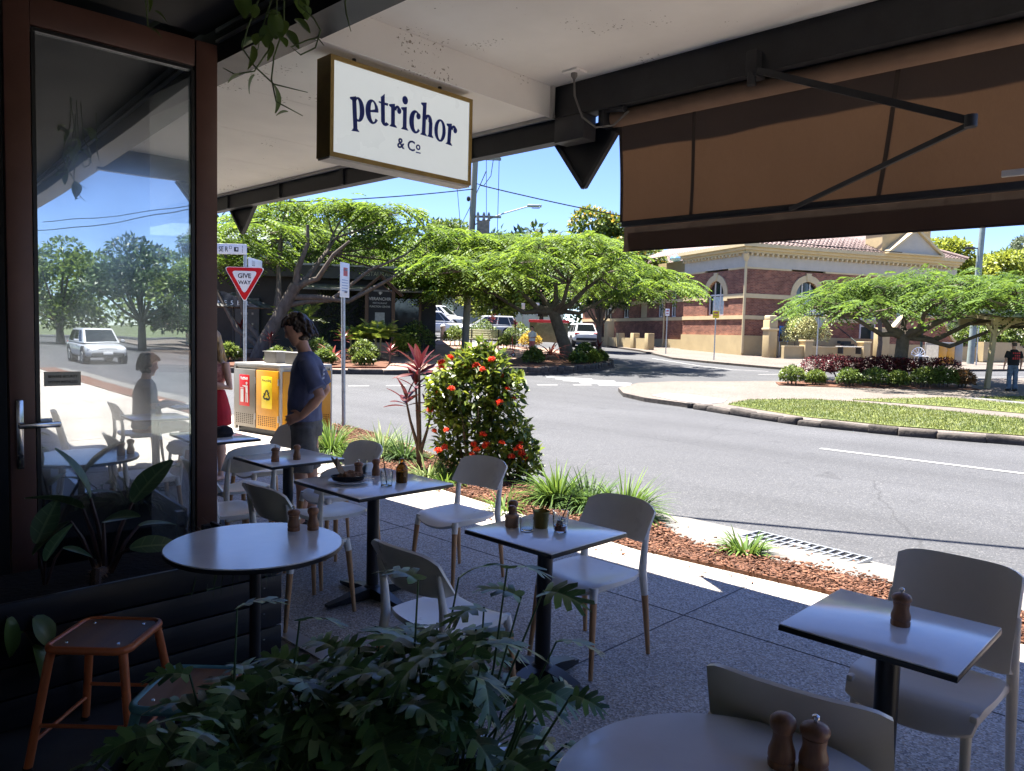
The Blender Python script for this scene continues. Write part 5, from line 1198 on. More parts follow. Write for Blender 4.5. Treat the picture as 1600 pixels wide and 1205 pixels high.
for sy in (-1, 1):
    sh, el, wr = (0, sy * .155, 1.30), (-.0, sy * .215, 1.02), (.20, sy * .06, 1.10); limb(b, sh, el, wr, [.042, .039, .034, .034, .023])
    hand(b, wr, (.25, -sy * .12, .95), (0, sy, 0), -sy, .9, .12)
    b.tube([(0, sy * .08, .86), (.01, sy * .085, .66), (0, sy * .085, .46), (-.02, sy * .085, .33), (-.01, sy * .085, .10), (.0, sy * .085, .04)], [.085, .072, .05, .05, .03, .034], 14)
    b.rings([((-.05, sy * .085, .03), (0, 1, 0), (0, 0, 1), .028, .028), ((.06, sy * .085, .03), (0, 1, 0), (0, 0, 1), .038, .026), ((.15, sy * .085, .018), (0, 1, 0), (0, 0, 1), .03, .014)], 10)
remesh(b, 'body', m_skin2, .0085, wt, 3)
m_pink = M('pink_print_top', (.55, .28, .25), .8, var=.5, scale=38, c2=(.33, .10, .09))
s = MB(); s.rings([((.002, 0, 1.085), (1, 0, 0), (0, 1, 0), .095, .130), ((.017, 0, 1.2), (1, 0, 0), (0, 1, 0), .116, .146), ((.004, 0, 1.29), (1, 0, 0), (0, 1, 0), .092, .135), ((.0, 0, 1.335), (1, 0, 0), (0, 1, 0), .062, .085)], 18); so = remesh(s, 'top', m_pink, .01, wt, 2); wrinkle(so, .002, 40)
s = MB(); s.rings([((0, 0, 1.0), (1, 0, 0), (0, 1, 0), .095, .128), ((0, 0, .9), (1, 0, 0), (0, 1, 0), .125, .165), ((0, 0, .74), (1, 0, 0), (0, 1, 0), .148, .19), ((0, 0, .62), (1, 0, 0), (0, 1, 0), .16, .205)], 22); so = remesh(s, 'skirt', M('red_cloth', (.42, .012, .025), .75, var=.15, scale=10), .011, wt, 2); wrinkle(so, .005, 18)
s = MB(); s.rings([(P(-.03, 0, .135), (1, 0, 0), (0, 1, 0), .05, .045), (P(-.02, 0, .10), (1, 0, 0), (0, 1, 0), .088, .074), (P(-.032, 0, .03), (1, 0, 0), (0, 1, 0), .088, .086), (P(-.05, 0, -.06), (1, 0, 0), (0, 1, 0), .068, .088), (P(-.08, 0, -.18), (1, 0, 0), (0, 1, 0), .05, .092), (P(-.10, 0, -.32), (1, 0, 0), (0, 1, 0), .035, .075), (P(-.1, 0, -.42), (1, 0, 0), (0, 1, 0), .018, .04)], 18)
for y in (-1, 1): s.tube([P(.03, y * .06, .09), P(.02, y * .088, .0), P(.035, y * .10, -.12), P(.05, y * .105, -.24), P(.06, y * .09, -.34)], [.03, .034, .036, .03, .012], 10)
so = remesh(s, 'hair', m_bhair, .008, wt, 2); wrinkle(so, .003, 60)

# man with his back turned on the far island
ft = thing('person', 'person in black t-shirt with red print and jeans, seen from behind', 'person', W3(18.05, 27.6), face_dir(.05, 1))
b = MB(); P = head_rings(b, (.02, 0, 1.66), (1, .1, -.1), (.1, 0, 1))
b.rings([((0, 0, .9), (1, 0, 0), (0, 1, 0), .11, .15), ((0, 0, 1.15), (1, 0, 0), (0, 1, 0), .12, .16), ((0, 0, 1.42), (1, 0, 0), (0, 1, 0), .09, .18), ((0, 0, 1.48), (1, 0, 0), (0, 1, 0), .06, .07), ((.01, 0, 1.6), (1, 0, 0), (0, 1, 0), .055, .055)], 16)
for sy in (-1, 1):
    limb(b, (0, sy * .20, 1.42), (-.02, sy * .275, 1.13), (.04, sy * .29, .88), [.055, .05, .04, .04, .028]); hand(b, (.04, sy * .29, .88), (.2, 0, -1), (0, sy, 0), 1, 1, .4)
remesh(b, 'body', m_skin, .013, ft, 2)
s = MB(); s.rings([((0, 0, .92), (1, 0, 0), (0, 1, 0), .15, .20), ((0, 0, 1.15), (1, 0, 0), (0, 1, 0), .145, .20), ((-.005, 0, 1.38), (1, 0, 0), (0, 1, 0), .125, .20), ((0, 0, 1.47), (1, 0, 0), (0, 1, 0), .08, .12), ((0, 0, 1.5), (1, 0, 0), (0, 1, 0), .065, .07)], 18)
for sy in (-1, 1): s.tube([(0, sy * .19, 1.42), (-.01, sy * .245, 1.26), (-.015, sy * .262, 1.18)], [.075, .078, .078], 12)
remesh(s, 'shirt', M('black_cotton', (.008, .008, .009), .85, var=.2), .014, ft, 3)
mr_ = M('red_print', (.38, .03, .03), .7, var=.2)
mb = MB()
for i, (z, hh) in enumerate(((1.36, .055), (1.27, .05), (1.17, .075))):
    for k in range(4 - (i == 1)): mb.rbox((-.156 - .002 * (i == 2), -.105 + .07 * k, z), (.003, .05, hh), .001); 
mb.build('print', mr_, ft)
s = MB(); s.rings([((0, 0, 1.0), (1, 0, 0), (0, 1, 0), .12, .165), ((-.005, 0, .9), (1, 0, 0), (0, 1, 0), .135, .175), ((0, 0, .8), (1, 0, 0), (0, 1, 0), .11, .16)], 18)
for sy in (-1, 1): s.tube([(0, sy * .088, .88), (.01, sy * .105, .5), (.0, sy * .115, .06)], [.098, .082, .075], 14)
so = remesh(s, 'jeans', M('blue_denim', (.11, .15, .20), .85, var=.3, scale=10), .014, ft, 2); wrinkle(so, .004, 22)
remesh(MB().rings([(P(-.02, 0, -.05), (1, 0, 0), (0, 1, 0), .07, .078), (P(-.01, 0, .04), (1, 0, 0), (0, 1, 0), .10, .085), (P(-.01, 0, .12), (1, 0, 0), (0, 1, 0), .06, .05)], 14), 'hair', M('grey_brown_hair', (.07, .05, .04), .7, var=.4), .014, ft, 1)
for sy in (-1, 1): MB().rings([((-.09, sy * .115, .05), (0, 1, 0), (0, 0, 1), .04, .05), ((.06, sy * .12, .04), (0, 1, 0), (0, 0, 1), .048, .04), ((.17, sy * .13, .02), (0, 1, 0), (0, 0, 1), .03, .02)], 12).build('shoe', m_black, ft)

# person in white with a scooter on the plaza
qt = thing('person', 'person in white top and pink shorts standing beside the red scooter on the plaza', 'person', W3(.93, 37.6), face_dir(-.6, -.8))
b = MB(); P = head_rings(b, (.03, 0, 1.44), (.95, 0, -.3), (.3, 0, .95), .95)
b.rings([((0, 0, .78), (1, 0, 0), (0, 1, 0), .1, .13), ((0, 0, 1.0), (1, 0, 0), (0, 1, 0), .1, .13), ((0, 0, 1.24), (1, 0, 0), (0, 1, 0), .08, .15), ((0, 0, 1.29), (1, 0, 0), (0, 1, 0), .05, .06), ((.01, 0, 1.38), (1, 0, 0), (0, 1, 0), .05, .05)], 14)
for sy in (-1, 1):
    limb(b, (0, sy * .165, 1.22), (-.01, sy * .21, .98), (.18, sy * .06, .97), [.045, .042, .036, .036, .025]); hand(b, (.18, sy * .06, .97), (.7, -sy * .7, 0), (0, 0, 1), 1, .9, .4)
    b.tube([(0, sy * .075, .8), (.01, sy * .085, .42), (0, sy * .085, .05)], [.08, .052, .035], 12); b.rings([((-.06, sy * .085, .03), (0, 1, 0), (0, 0, 1), .032, .03), ((.14, sy * .085, .02), (0, 1, 0), (0, 0, 1), .034, .02)], 10)
remesh(b, 'body', m_skin, .014, qt, 2)
s = MB(); s.rings([((0, 0, .80), (1, 0, 0), (0, 1, 0), .135, .17), ((0, 0, 1.05), (1, 0, 0), (0, 1, 0), .125, .165), ((0, 0, 1.22), (1, 0, 0), (0, 1, 0), .1, .165), ((0, 0, 1.3), (1, 0, 0), (0, 1, 0), .06, .07)], 16)
for sy in (-1, 1): s.tube([(0, sy * .16, 1.22), (-.01, sy * .2, 1.05)], [.066, .07], 12)
remesh(s, 'shirt', M('white_cotton', (.7, .7, .7), .85, var=.06), .015, qt, 2)
s = MB().rings([((0, 0, .86), (1, 0, 0), (0, 1, 0), .12, .155), ((0, 0, .74), (1, 0, 0), (0, 1, 0), .12, .15)], 14)
for sy in (-1, 1): s.tube([(0, sy * .075, .78), (.01, sy * .085, .5)], [.09, .08], 12)
remesh(s, 'shorts', M('pink_shorts', (.55, .16, .14), .85, var=.1), .015, qt, 2)
remesh(MB().rings([(P(-.02, 0, -.06), (1, 0, 0), (0, 1, 0), .065, .07), (P(-.01, 0, .04), (1, 0, 0), (0, 1, 0), .10, .085), (P(-.01, 0, .12), (1, 0, 0), (0, 1, 0), .06, .05)], 12), 'hair', m_dhair, .014, qt, 1)
sc = thing('kick_scooter', 'red kick scooter with tall handlebar parked on the plaza', 'scooter', W3(-.35, 37.2), face_dir(.9, -.4))
m_red = M('red_paint', (.5, .04, .03), .4, var=.1)
for x in (-.42, .42): MB().tube([(x, -.02, .1), (x, .02, .1)], .10, 18).build('wheel', m_black, sc); MB().tube([(x, -.024, .1), (x, .024, .1)], .055, 14).build('rim', m_galv, sc)
MB().beam((-.42, 0, .12), (.30, 0, .12), .12, .03).build('deck', m_black, sc); MB().tube([(.42, 0, .14), (.36, 0, .5), (.32, 0, 1.0)], .022, 8).tube([(.42, 0, .2), (.28, 0, .12)], .025, 8).build('steering_post', m_red, sc); MB().tube([(.32, -.24, 1.0), (.31, 0, 1.01), (.32, .24, 1.0)], .015, 8).build('handlebar', m_black, sc)
MB().beam((-.44, 0, .22), (-.3, 0, .2), .07, .01).build('mudguard', m_red, sc)

# ================================================================ BINS AND SIGNS NEAR THE CORNER
m_yel = M('yellow_panel', (.60, .275, .010), .35, var=.1, scale=5, spec=.5)
m_gpan = M('grey_panel', (.25, .23, .20), .4, metal=.2, var=.08, scale=5)
m_ctop = M('bin_frame_metal', (.42, .40, .36), .4, metal=.3, var=.12, scale=6)
m_signred = M('sign_red', (.58, .012, .015), .4, var=.04); m_signwht = M('sign_white', (.78, .78, .78), .4, var=.03); m_signyel = M('sign_yellow', (.80, .62, .02), .4, var=.04)
m_ink = _mats['dark_ink']
def bin_unit(label, loc, rz, w=1.22, dp=1.0, h=1.12, doors=None, signs=True, boxes=True):
    t = thing('bin_enclosure', label, 'bin', loc, rz)
    MB().box((w / 2, dp / 2, h / 2 + .04), (w - .04, dp - .04, h - .10)).build('cabinet', m_ctop, t)
    MB().rbox((w / 2, dp / 2, h - .035), (w, dp, .07), .01).build('top', m_ctop, t)
    MB().box((w / 2, dp / 2, .04), (w - .1, dp - .1, .08)).build('plinth', m_black, t)
    for x in (.022, w - .022):
        for y in (.022, dp - .022): MB().box((x, y, h / 2), (.05, .05, h - .08)).build('corner_post', m_ctop, t)
    def door(x0, x1, face, mat):
        ww = x1 - x0 - .03; c = (x0 + x1) / 2
        if face == 'front': o, u, n = V3((c, -.006, 0)), V3((1, 0, 0)), V3((0, -1, 0))
        else: o, u, n = V3((w + .006, c, 0)), V3((0, 1, 0)), V3((1, 0, 0))
        R = Matrix((u, -n, V3((0, 0, 1)))).transposed()
        d = MB().rbox(o + V3((0, 0, h / 2)), (ww, .03, h - .2), .006, mat=R).build('door', mat, t)
        q = MB()
        for i in range(9):
            for j in range(6): q.box(o + u * (-ww * .38 + ww * .76 * i / 8) + V3((0, 0, .16 + .028 * j)) + n * .016, (ww * .045, .003, .012), mat=R)
        tag(q.build('vent_holes', M('vent_shadow', (.03, .02, .01), .9, var=0), d), kind='stuff')
        for z in (.28, .85): MB().tube([o + u * (ww / 2 + .006) + n * .014 + V3((0, 0, z - .05)), o + u * (ww / 2 + .006) + n * .014 + V3((0, 0, z + .05))], .009, 8).build('hinge', m_galv, d)
        return d, o + n * .0165, u, n
    for a in doors:
        d, o, u, n = door(*a[:4])
        kind = a[4] if len(a) > 4 else None
        if kind:
            R = Matrix((u, -n, V3((0, 0, 1)))).transposed(); zc = .68
            MB().rbox(o + V3((0, 0, zc)), (.27, .004, .50), .0015, mat=R).build('sign_plate', m_signred if kind == 'rubbish' else m_signyel, d)
            col = m_signwht if kind == 'rubbish' else m_ink; e = n * .0032
            text('lettering', 'Rubbish' if kind == 'rubbish' else 'Recycling', .062, col, o + e + V3((0, 0, zc + .17)), u, (0, 0, 1), d, .001, bold=.001)
            if kind == 'rubbish':
                m_ = MB(); pr = lambda pts: m_.prism(pts, o + e + V3((0, 0, zc)), u, (0, 0, 1), n * .001)
                pr([(-.10, -.19), (-.02, -.19), (-.02, .02), (-.10, .02)]); pr([(-.105, .03), (-.015, .03), (-.015, .042), (-.105, .042)])
                pr([(.06 + .025 * math.cos(k), .115 + .025 * math.sin(k)) for k in np.linspace(0, 2 * PI, 14, endpoint=False)])
                pr([(.03, .08), (.09, .08), (.095, -.04), (.04, -.04)]); pr([(.04, -.045), (.064, -.045), (.058, -.19), (.035, -.19)]); pr([(.07, -.045), (.094, -.045), (.10, -.19), (.078, -.19)])
                pr([(.028, .08), (.028, .05), (-.045, .065), (-.045, .08)]); m_.build('pictogram', col, d)
            else:
                m_ = MB()
                for k in range(3):
                    a0 = PI / 2 + k * 2 * PI / 3; c_, s_ = math.cos(a0 - PI / 2), math.sin(a0 - PI / 2); rot = lambda x, y: (c_ * x - s_ * y, s_ * x + c_ * y - .05)
                    m_.prism([rot(x, y) for x, y in ((-.05, .04), (-.02, .092), (.028, .092), (.052, .048), (.026, .034), (.010, .062), (-.008, .062), (-.026, .026))], o + e + V3((0, 0, zc)), u, (0, 0, 1), n * .001)
                    m_.prism([rot(x, y) for x, y in ((.074, .060), (.048, .004), (.012, .026))], o + e * 1.05 + V3((0, 0, zc)), u, (0, 0, 1), n * .001)
                m_.build('pictogram', col, d)
    if boxes:
        for x in (w * .33, w * .78):
            q = MB().box((x, dp * .42, h + .09), (.02, .26, .17)).box((x + .30, dp * .42, h + .09), (.02, .26, .17)).box((x + .15, dp * .42 - .12, h + .09), (.30, .02, .17)).box((x + .15, dp * .42 + .12, h + .09), (.30, .02, .17)).box((x + .15, dp * .42, h + .01), (.28, .22, .02)); q.build('hood', m_gpan, t)
            MB().box((x + .15, dp * .42, h + .185), (.36, .3, .014)).build('hood_lid', m_ctop, t)
    return t
BNU = V3((*W(.8, -.6), 0)); bl = W(-3.55 - .8 * 1.22, 11.7 + .6 * 1.22)
bin_unit('grey and yellow street bin cabinet with red and yellow signs behind the person in navy', (bl[0], bl[1], 0), math.atan2(BNU.y, BNU.x), doors=[(.02, .61, 'front', m_gpan, 'rubbish'), (.61, 1.20, 'front', m_yel, 'recycling'), (.02, .5, 'side', m_yel), (.5, .98, 'side', m_yel)])
fb = W3(24.2, 43.6); bin_unit('yellow and grey street bins on the far footpath beyond the island hedge', (fb[0], fb[1], gz(fb[0], fb[1])), face_dir(.93, .36), w=1.9, dp=.9, h=1.32, doors=[(.02, .66, 'front', m_yel), (.66, 1.28, 'front', m_yel), (1.28, 1.88, 'front', m_gpan)], boxes=False)

def post(t, h, r=.03, mat=None, lean=(0, 0), name='post'): return MB().tube([(0, 0, -.1), (lean[0], lean[1], h)], r, 12).build(name, mat or m_galv, t)
# give way sign with street name blades
gw = thing('give_way_sign', 'red and white give way triangle on a grey pole by the corner', 'road sign', (*W(-5.25, 15), -.0), VIEW_RZ)
post(gw, 3.28, .032, name='pole')
TRI = lambda s, o=0: [(-s / 2, o), (s / 2, o), (0, o - s * .866)]
def rtri(s, top, r=.05):
    c = [V3((-s / 2, top, 0)), V3((s / 2, top, 0)), V3((0, top - s * .866, 0))]; out = []
    for i in range(3):
        p, a, b_ = c[i], (c[i - 1] - c[i]).normalized(), (c[(i + 1) % 3] - c[i]).normalized()
        for k in range(5): q = k / 4; out.append(tuple((p + (a * (1 - q) ** 2 + b_ * q ** 2) * r * 1.7)[:2]))
    return out
zt = 2.83; rot = Matrix.Rotation(math.radians(-8), 3, 'Z')
pl_ = lambda s, top, y, th, mat, nm: MB().prism(rtri(s, top), (0, y, zt), (1, 0, 0), (0, 0, 1), (0, -th, 0)).build(nm, mat, gw)
pl_(.80, .02, -.036, .003, m_signwht, 'plate'); pl_(.765, .01, -.040, .002, m_signred, 'red_border'); pl_(.52, -.055, -.043, .002, m_signwht, 'white_field')
text('lettering', 'GIVE', .125, m_ink, (0, -.0452, zt - .19), (1, 0, 0), (0, 0, 1), gw, .001, bold=.003); text('lettering', 'WAY', .105, m_ink, (0, -.0452, zt - .31), (1, 0, 0), (0, 0, 1), gw, .001, bold=.002)
sn = thing('street_name_sign', 'white street name blade reading SE RD, cut off by the door frame', 'street sign', (*W(-5.25, 15), 3.1), VIEW_RZ + .0)
MB().rbox((-.62, -.05, .09), (1.32, .02, .20), .004).build('blade', m_signwht, sn); text('lettering', 'SE R', .135, m_ink, (-.405, -.0605, .04), (1, 0, 0), (0, 0, 1), sn, .001, align='CENTER', bold=.002, sx=.72); text('lettering', 'D', .085, m_ink, (-.265, -.0605, .09), (1, 0, 0), (0, 0, 1), sn, .001)
MB().box((-.155, -.0612, .085), (.085, .001, .085)).build('crest', m_ink, sn); MB().box((-.145, -.0622, .09), (.03, .001, .045)).build('crest_mark', m_signwht, sn)
for k in range(5): MB().box((-.035, -.0612, .035 + .028 * k), (.012, .001, .016)).build('digit', m_ink, sn)
s2 = thing('street_name_sign', 'second street name blade set at an angle below, lettered LU', 'street sign', (*W(-5.25, 15), 2.86), VIEW_RZ + math.radians(90))
MB().rbox((.42, -.05, .09), (.8, .02, .2), .004).build('blade', m_signwht, s2); text('lettering', 'LU', .15, m_ink, (.2, -.0605, .04), (1, 0, 0), (0, 0, 1), s2, .001, align='LEFT')
# parking sign pole in the garden strip, seen nearly edge on
pk = thing('parking_sign', 'tall grey post with a narrow angled parking sign in the garden strip', 'road sign', (*W(-2.86, 13.0), -.03), VIEW_RZ)
post(pk, 2.78, .035, name='pole', lean=(-.04, 0)); R = Matrix.Rotation(math.radians(74), 3, 'Z')
MB().rbox((.0, -.045, 2.55), (.32, .004, .58), .0015, mat=R).build('plate', m_signwht, pk)
u_ = R @ V3((1, 0, 0)); n_ = R @ V3((0, -1, 0)); o_ = V3((0, -.045, 2.55)) + n_ * .003
MB().box(o_ + u_ * .02 + V3((0, 0, .14)), (.14, .002, .14), mat=R).build('red_mark', M('faint_red_mark', (.5, .12, .12), .6), pk)
for k in range(5): MB().box(o_ + V3((0, 0, .0 - .045 * k)), (.2, .002, .012), mat=R).build('faded_line', M('faded_blue_line', (.25, .33, .5), .6), pk)
for z in (2.35, 2.72): MB().box((0, -.035, z), (.09, .03, .03)).build('clamp', m_galv, pk)

# ================================================================ GARDEN STRIP PLANTS
m_ixo = LEAF('ixora_leaf', (.03, .075, .012), (.20, .25, .03), .3, .3, 1.6, .35, .6)
m_flw = LEAF('orange_red_flower', (.65, .05, .02), (.85, .17, .04), .6, .3, 9, .25)
ix = thing('ixora_bush', 'tall leafy shrub covered in orange red flower clusters beside the kerb', 'shrub', (*W(-.42, 8.75), .03), VIEW_RZ)
IB_old = [(0, 0, 1.20, .30, .30, .24), (-.30, 0, 1.12, .24, .26, .22), (.30, 0, 1.10, .25, .26, .24), (-.06, 0, .85, .40, .34, .25), (.30, -.05, .74, .26, .28, .22), (-.36, 0, .62, .22, .24, .22), (.12, -.1, .50, .32, .32, .22), (.44, -.08, .38, .26, .26, .24), (-.34, .05, .32, .24, .26, .22), (.08, .05, .24, .36, .36, .2), (-.08, 0, 1.44, .13, .13, .13), (.50, -.05, .14, .2, .22, .16), (-.18, -.15, 1.30, .2, .2, .16)]
IB = [(-.04, 0, 1.36, .17, .17, .14), (.16, 0, 1.22, .24, .24, .2), (-.2, .03, 1.18, .25, .24, .2), (.34, -.03, 1.0, .22, .24, .2), (-.34, 0, .95, .22, .24, .22), (0, -.1, .98, .34, .3, .22), (.3, .02, .76, .24, .26, .2), (-.3, .02, .70, .24, .26, .2), (.02, 0, .62, .32, .3, .22), (.46, -.05, .55, .2, .22, .17), (.22, -.08, .38, .3, .3, .2), (.54, -.06, .30, .24, .26, .2), (-.26, .0, .36, .2, .22, .18), (.6, -.05, .12, .18, .2, .13), (.3, -.1, .12, .26, .28, .13), (-.22, .05, .12, .2, .2, .12), (-.44, .05, .80, .12, .14, .12), (.08, .05, 1.5, .1, .1, .09), (.48, 0, 1.12, .1, .12, .1), (-.46, 0, 1.08, .1, .1, .09), (.22, 0, 1.42, .1, .1, .1)]
V, F = blob_leaves(IB, 4200, .105, .055, -.8, .42, .8); tag(link('foliage', np_mesh('foliage', V, F, m_ixo), ix), kind='stuff')
mb = MB()
for k in range(9):
    a = k * .7; mb.tube([(.08 * math.cos(a), .08 * math.sin(a), 0), (.2 * math.cos(a), .2 * math.sin(a), .45), (.32 * math.cos(a), .3 * math.sin(a), .95)], [.018, .012, .005], 6)
mb.build('branches', M('shrub_bark', (.09, .065, .045), .9, var=.3, scale=20), ix)
V, F = leaf_quads(np.zeros((70, 3)) + rand_dirs(70, -.1) * .012, rand_dirs(70, -.1), .042, .019, .1, rng.uniform(-1, 1, 70)); V2, F2 = leaf_quads(rand_dirs(60, -.2) * .035, rand_dirs(60, -.2), .022, .018, .1)
fme = np_mesh('flower_head', *cat_mesh([(V, F), (V2, F2)]), m_flw)
for u_px, v_px, dd in ((690, 567, -.2), (703, 559, 0), (724, 572, -.1), (744, 570, -.3), (754, 575, -.25), (768, 560, -.2), (786, 585, -.1), (705, 607, -.35), (792, 605, -.2), (782, 627, -.3), (804, 619, -.1), (697, 672, -.35), (678, 674, -.1), (684, 705, -.35), (695, 700, -.3), (755, 678, -.4), (740, 694, -.4), (738, 710, -.42), (760, 695, -.4), (784, 690, -.4), (806, 700, -.35), (815, 690, -.2), (816, 706, -.3), (822, 712, -.25), (800, 712, -.35), (672, 640, -.1), (683, 615, 0), (745, 702, -.42), (812, 697, -.3), (690, 574, -.2)):
    d_ = 8.75 + dd; r_ = (u_px - 800) / 1195 * d_ + .02 * (v_px - 602) / 1195 * d_
    o = link('flower_head', fme, ix, ((r_ + .42), d_ - 8.75, 1.66 - (v_px - 518) / 1195 * d_)); s_ = rng.uniform(.6, 1.1); o.scale = (s_, s_, s_); o.rotation_euler = (rng.uniform(-.6, .6), rng.uniform(-.6, .6), rng.uniform(0, 6))
# cordyline
m_cor = LEAF('cordyline_leaf', (.035, .008, .01), (.14, .022, .018), .35, .22, 4, .4, .5)
cl = big_leaf(.40, .115, .22, .25).mesh('leaf', m_cor)
def cordyline(loc, label, heads, sc_=1., rz=0., trunk=None):
    t = thing('cordyline', label, 'plant', loc, rz); mb = MB(); rc = random.Random(int(abs(loc[0] * 97)) + 3)
    for (x, y, z, n, s_) in heads:
        mb.tube([(0, 0, 0), (x * .15, y * .2, z * .35), (x * .7, y * .7, z * .72), (x, y, z)], [.028 * sc_, .024 * sc_, .016 * sc_, .012 * sc_], 8)
        for i in range(n):
            a = i * 2.4 + rc.uniform(-.3, .3); el = 1.35 - 1.35 * i / n
            o = link('leaf', cl, t, (x + .01 * math.cos(a), y + .01 * math.sin(a), z + .06 * sc_ - .12 * sc_ * i / n)); aim(o, (math.cos(a) * math.cos(el), math.sin(a) * math.cos(el), math.sin(el)), rc.uniform(-.4, .4)); k = s_ * rc.uniform(.8, 1.1); o.scale = (k, k, k)
    mb.build('trunk', M('cordyline_trunk', (.12, .075, .055), .9, var=.35, scale=20, bump=.5), t); return t
cordyline((*W(-1.10, 9.2), .03), 'tall red leaved cordyline with dark bare stems beside the flowering shrub', [(-.02, 0, 1.18, 13, .85), (-.17, .02, .80, 10, .7), (.13, -.04, .66, 7, .6), (-.06, .02, .98, 8, .7)], 1., VIEW_RZ)
m_strap = LEAF('strap_leaf', (.04, .095, .014), (.12, .19, .032), .6, .3, 3, .35, .25); m_strap_d = LEAF('dark_strap_leaf', (.025, .06, .015), (.07, .125, .03), .6, .25, 3, .35, .25); m_var = LEAF('variegated_leaf', (.08, .14, .04), (.24, .29, .11), .6, .35, 5, .3)
GT = 'strappy grass clumps along the kerb'
for (r, d, n, L_, mat, lb) in ((-2.45, 10.4, 190, .50, m_strap, 'bright strappy clump at the foot of the grey sign post'), (-1.72, 10.2, 190, .48, m_var, 'pale striped strappy clump left of the red cordyline'), (-1.38, 9.9, 120, .5, m_strap_d, 'dark strappy clump against the cordyline stem'), (-2.05, 9.75, 70, .28, m_strap, 'little bright clump between chair back and mulch'),
        (.48, 7.55, 240, .48, m_strap, 'leafy clump right of the shrub, left one of the three big clumps by the road'), (.78, 7.3, 190, .42, m_strap_d, 'darker clump in the middle of the three big clumps by the road'), (1.08, 7.05, 240, .45, m_strap, 'clump at the right end of the three big clumps by the road'),
        (1.88, 5.95, 70, .20, m_strap, 'small lone clump in the mulch beside the drain grate'), (-.92, 8.6, 90, .36, m_var, 'striped clump in front of the cordyline base'), (-.70, 8.35, 70, .26, m_strap, 'small bright clump under the left side of the shrub'), (-.05, 7.2, 26, .26, m_strap, 'sparse seedling in the mulch behind the wooden pot')):
    x, y = W(r, d); grass_tuft('strappy_grass', lb, 'grass clump', (x, y, .02), int(n * 1.7), L_, .019, mat, .13, .8, GT)

# ================================================================ TREES
m_bark = M('grey_bark', (.06, .046, .035), .95, var=.35, scale=6, bump=.9, bscale=18, c2=(.12, .098, .078), stretch=(1, 1, .5))
m_bark_d = M('dark_bark', (.075, .058, .045), .95, var=.4, scale=6, bump=.9, bscale=16, c2=(.13, .105, .08))
m_poin = LEAF('poinciana_leaf', (.042, .098, .013), (.13, .20, .022), .5, .5, .35, .3, .3)
m_poin2 = LEAF('poinciana_leaf_deep', (.04, .09, .014), (.10, .165, .024), .5, .45, .35, .3, .3)
def poinciana(loc, label, fork, limbs, pads, mat, bark, tr=.3, nf=130, fl=.8, seed=1, rz=None):
    "umbrella tree in view-aligned local axes: trunk to a fork, limbs to hubs, feathery pads on each hub"
    t = thing('poinciana_tree', label, 'tree', loc, VIEW_RZ if rz is None else rz, 'umbrella shaped street trees'); rt = random.Random(seed)
    mb = MB(); fork = V3(fork)
    mb.tube([(0, 0, -.2), (fork.x * .2, fork.y * .2, fork.z * .25), (fork.x * .6, fork.y * .6, fork.z * .62), fork], [tr * 1.45, tr * 1.08, tr * .95, tr * .9], 14)
    hubs = []
    tpath = [V3((0, 0, 0)), V3((fork.x * .2, fork.y * .2, fork.z * .25)), V3((fork.x * .6, fork.y * .6, fork.z * .62)), fork]; fork0 = fork
    for lb_ in limbs:
        hx, hy, hz, r0 = lb_[:4]; h = V3((hx, hy, hz)); q_ = (lb_[4] if len(lb_) > 4 else 1.) * 3; k_ = min(2, int(q_)); fork = tpath[k_].lerp(tpath[k_ + 1], q_ - k_)
        m1 = fork.lerp(h, .35) + V3((rt.uniform(-.2, .2), rt.uniform(-.2, .2), -.12 * (h - fork).length)); m2 = fork.lerp(h, .7) + V3((rt.uniform(-.15, .15), rt.uniform(-.2, .2), -.02))
        mb.tube([fork - V3((0, 0, .15)), fork.lerp(m1, .5), m1, m1.lerp(m2, .5), m2, h], [r0 * 1.15, r0, r0 * .85, r0 * .7, r0 * .58, r0 * .4], 10); hubs.append((h, r0, m2))
    parts = []
    for (px, py, pz, pr, ph) in pads:
        c = V3((px, py, pz)); h, r0, m2 = min(hubs, key=lambda q: (q[0] - c).length); st = h if rt.random() < .6 else m2
        md = st.lerp(c, .5) + V3((rt.uniform(-.2, .2), rt.uniform(-.2, .2), -.1)); mb.tube([st, md, c - V3((0, 0, .1))], [r0 * .38, r0 * .26, .03], 6)
        for k in range(6):
            a = k * 1.05 + rt.uniform(-.3, .3); e = c + V3((pr * .75 * math.cos(a), pr * .75 * math.sin(a), ph * .2)); mb.tube([c - V3((0, 0, .1)), c.lerp(e, .5) + V3((0, 0, -.08)), e], [.03, .022, .01], 5)
        n = int(nf * (pr / 1.5) ** 2); a = rng.uniform(0, 2 * PI, n); q = rng.random(n) ** .6
        Pn = np.stack([px + pr * q * np.cos(a), py + pr * q * np.sin(a), pz + ph * (1 - q * q) * rng.uniform(.3, 1, n) + rng.normal(0, .09, n)], 1)
        D = np.stack([np.cos(a + rng.normal(0, .7, n)), np.sin(a + rng.normal(0, .7, n)), rng.uniform(-.25, .4, n) - .25 * q], 1)
        parts.append(fronds(Pn, D, fl * rng.uniform(.7, 1.2, n), 7, .17, .03, .42))
    mb.build('trunk', bark, t, smooth=60)
    V, F = cat_mesh(parts); tag(link('crown', np_mesh('crown', V, F, mat), t), kind='stuff'); return t
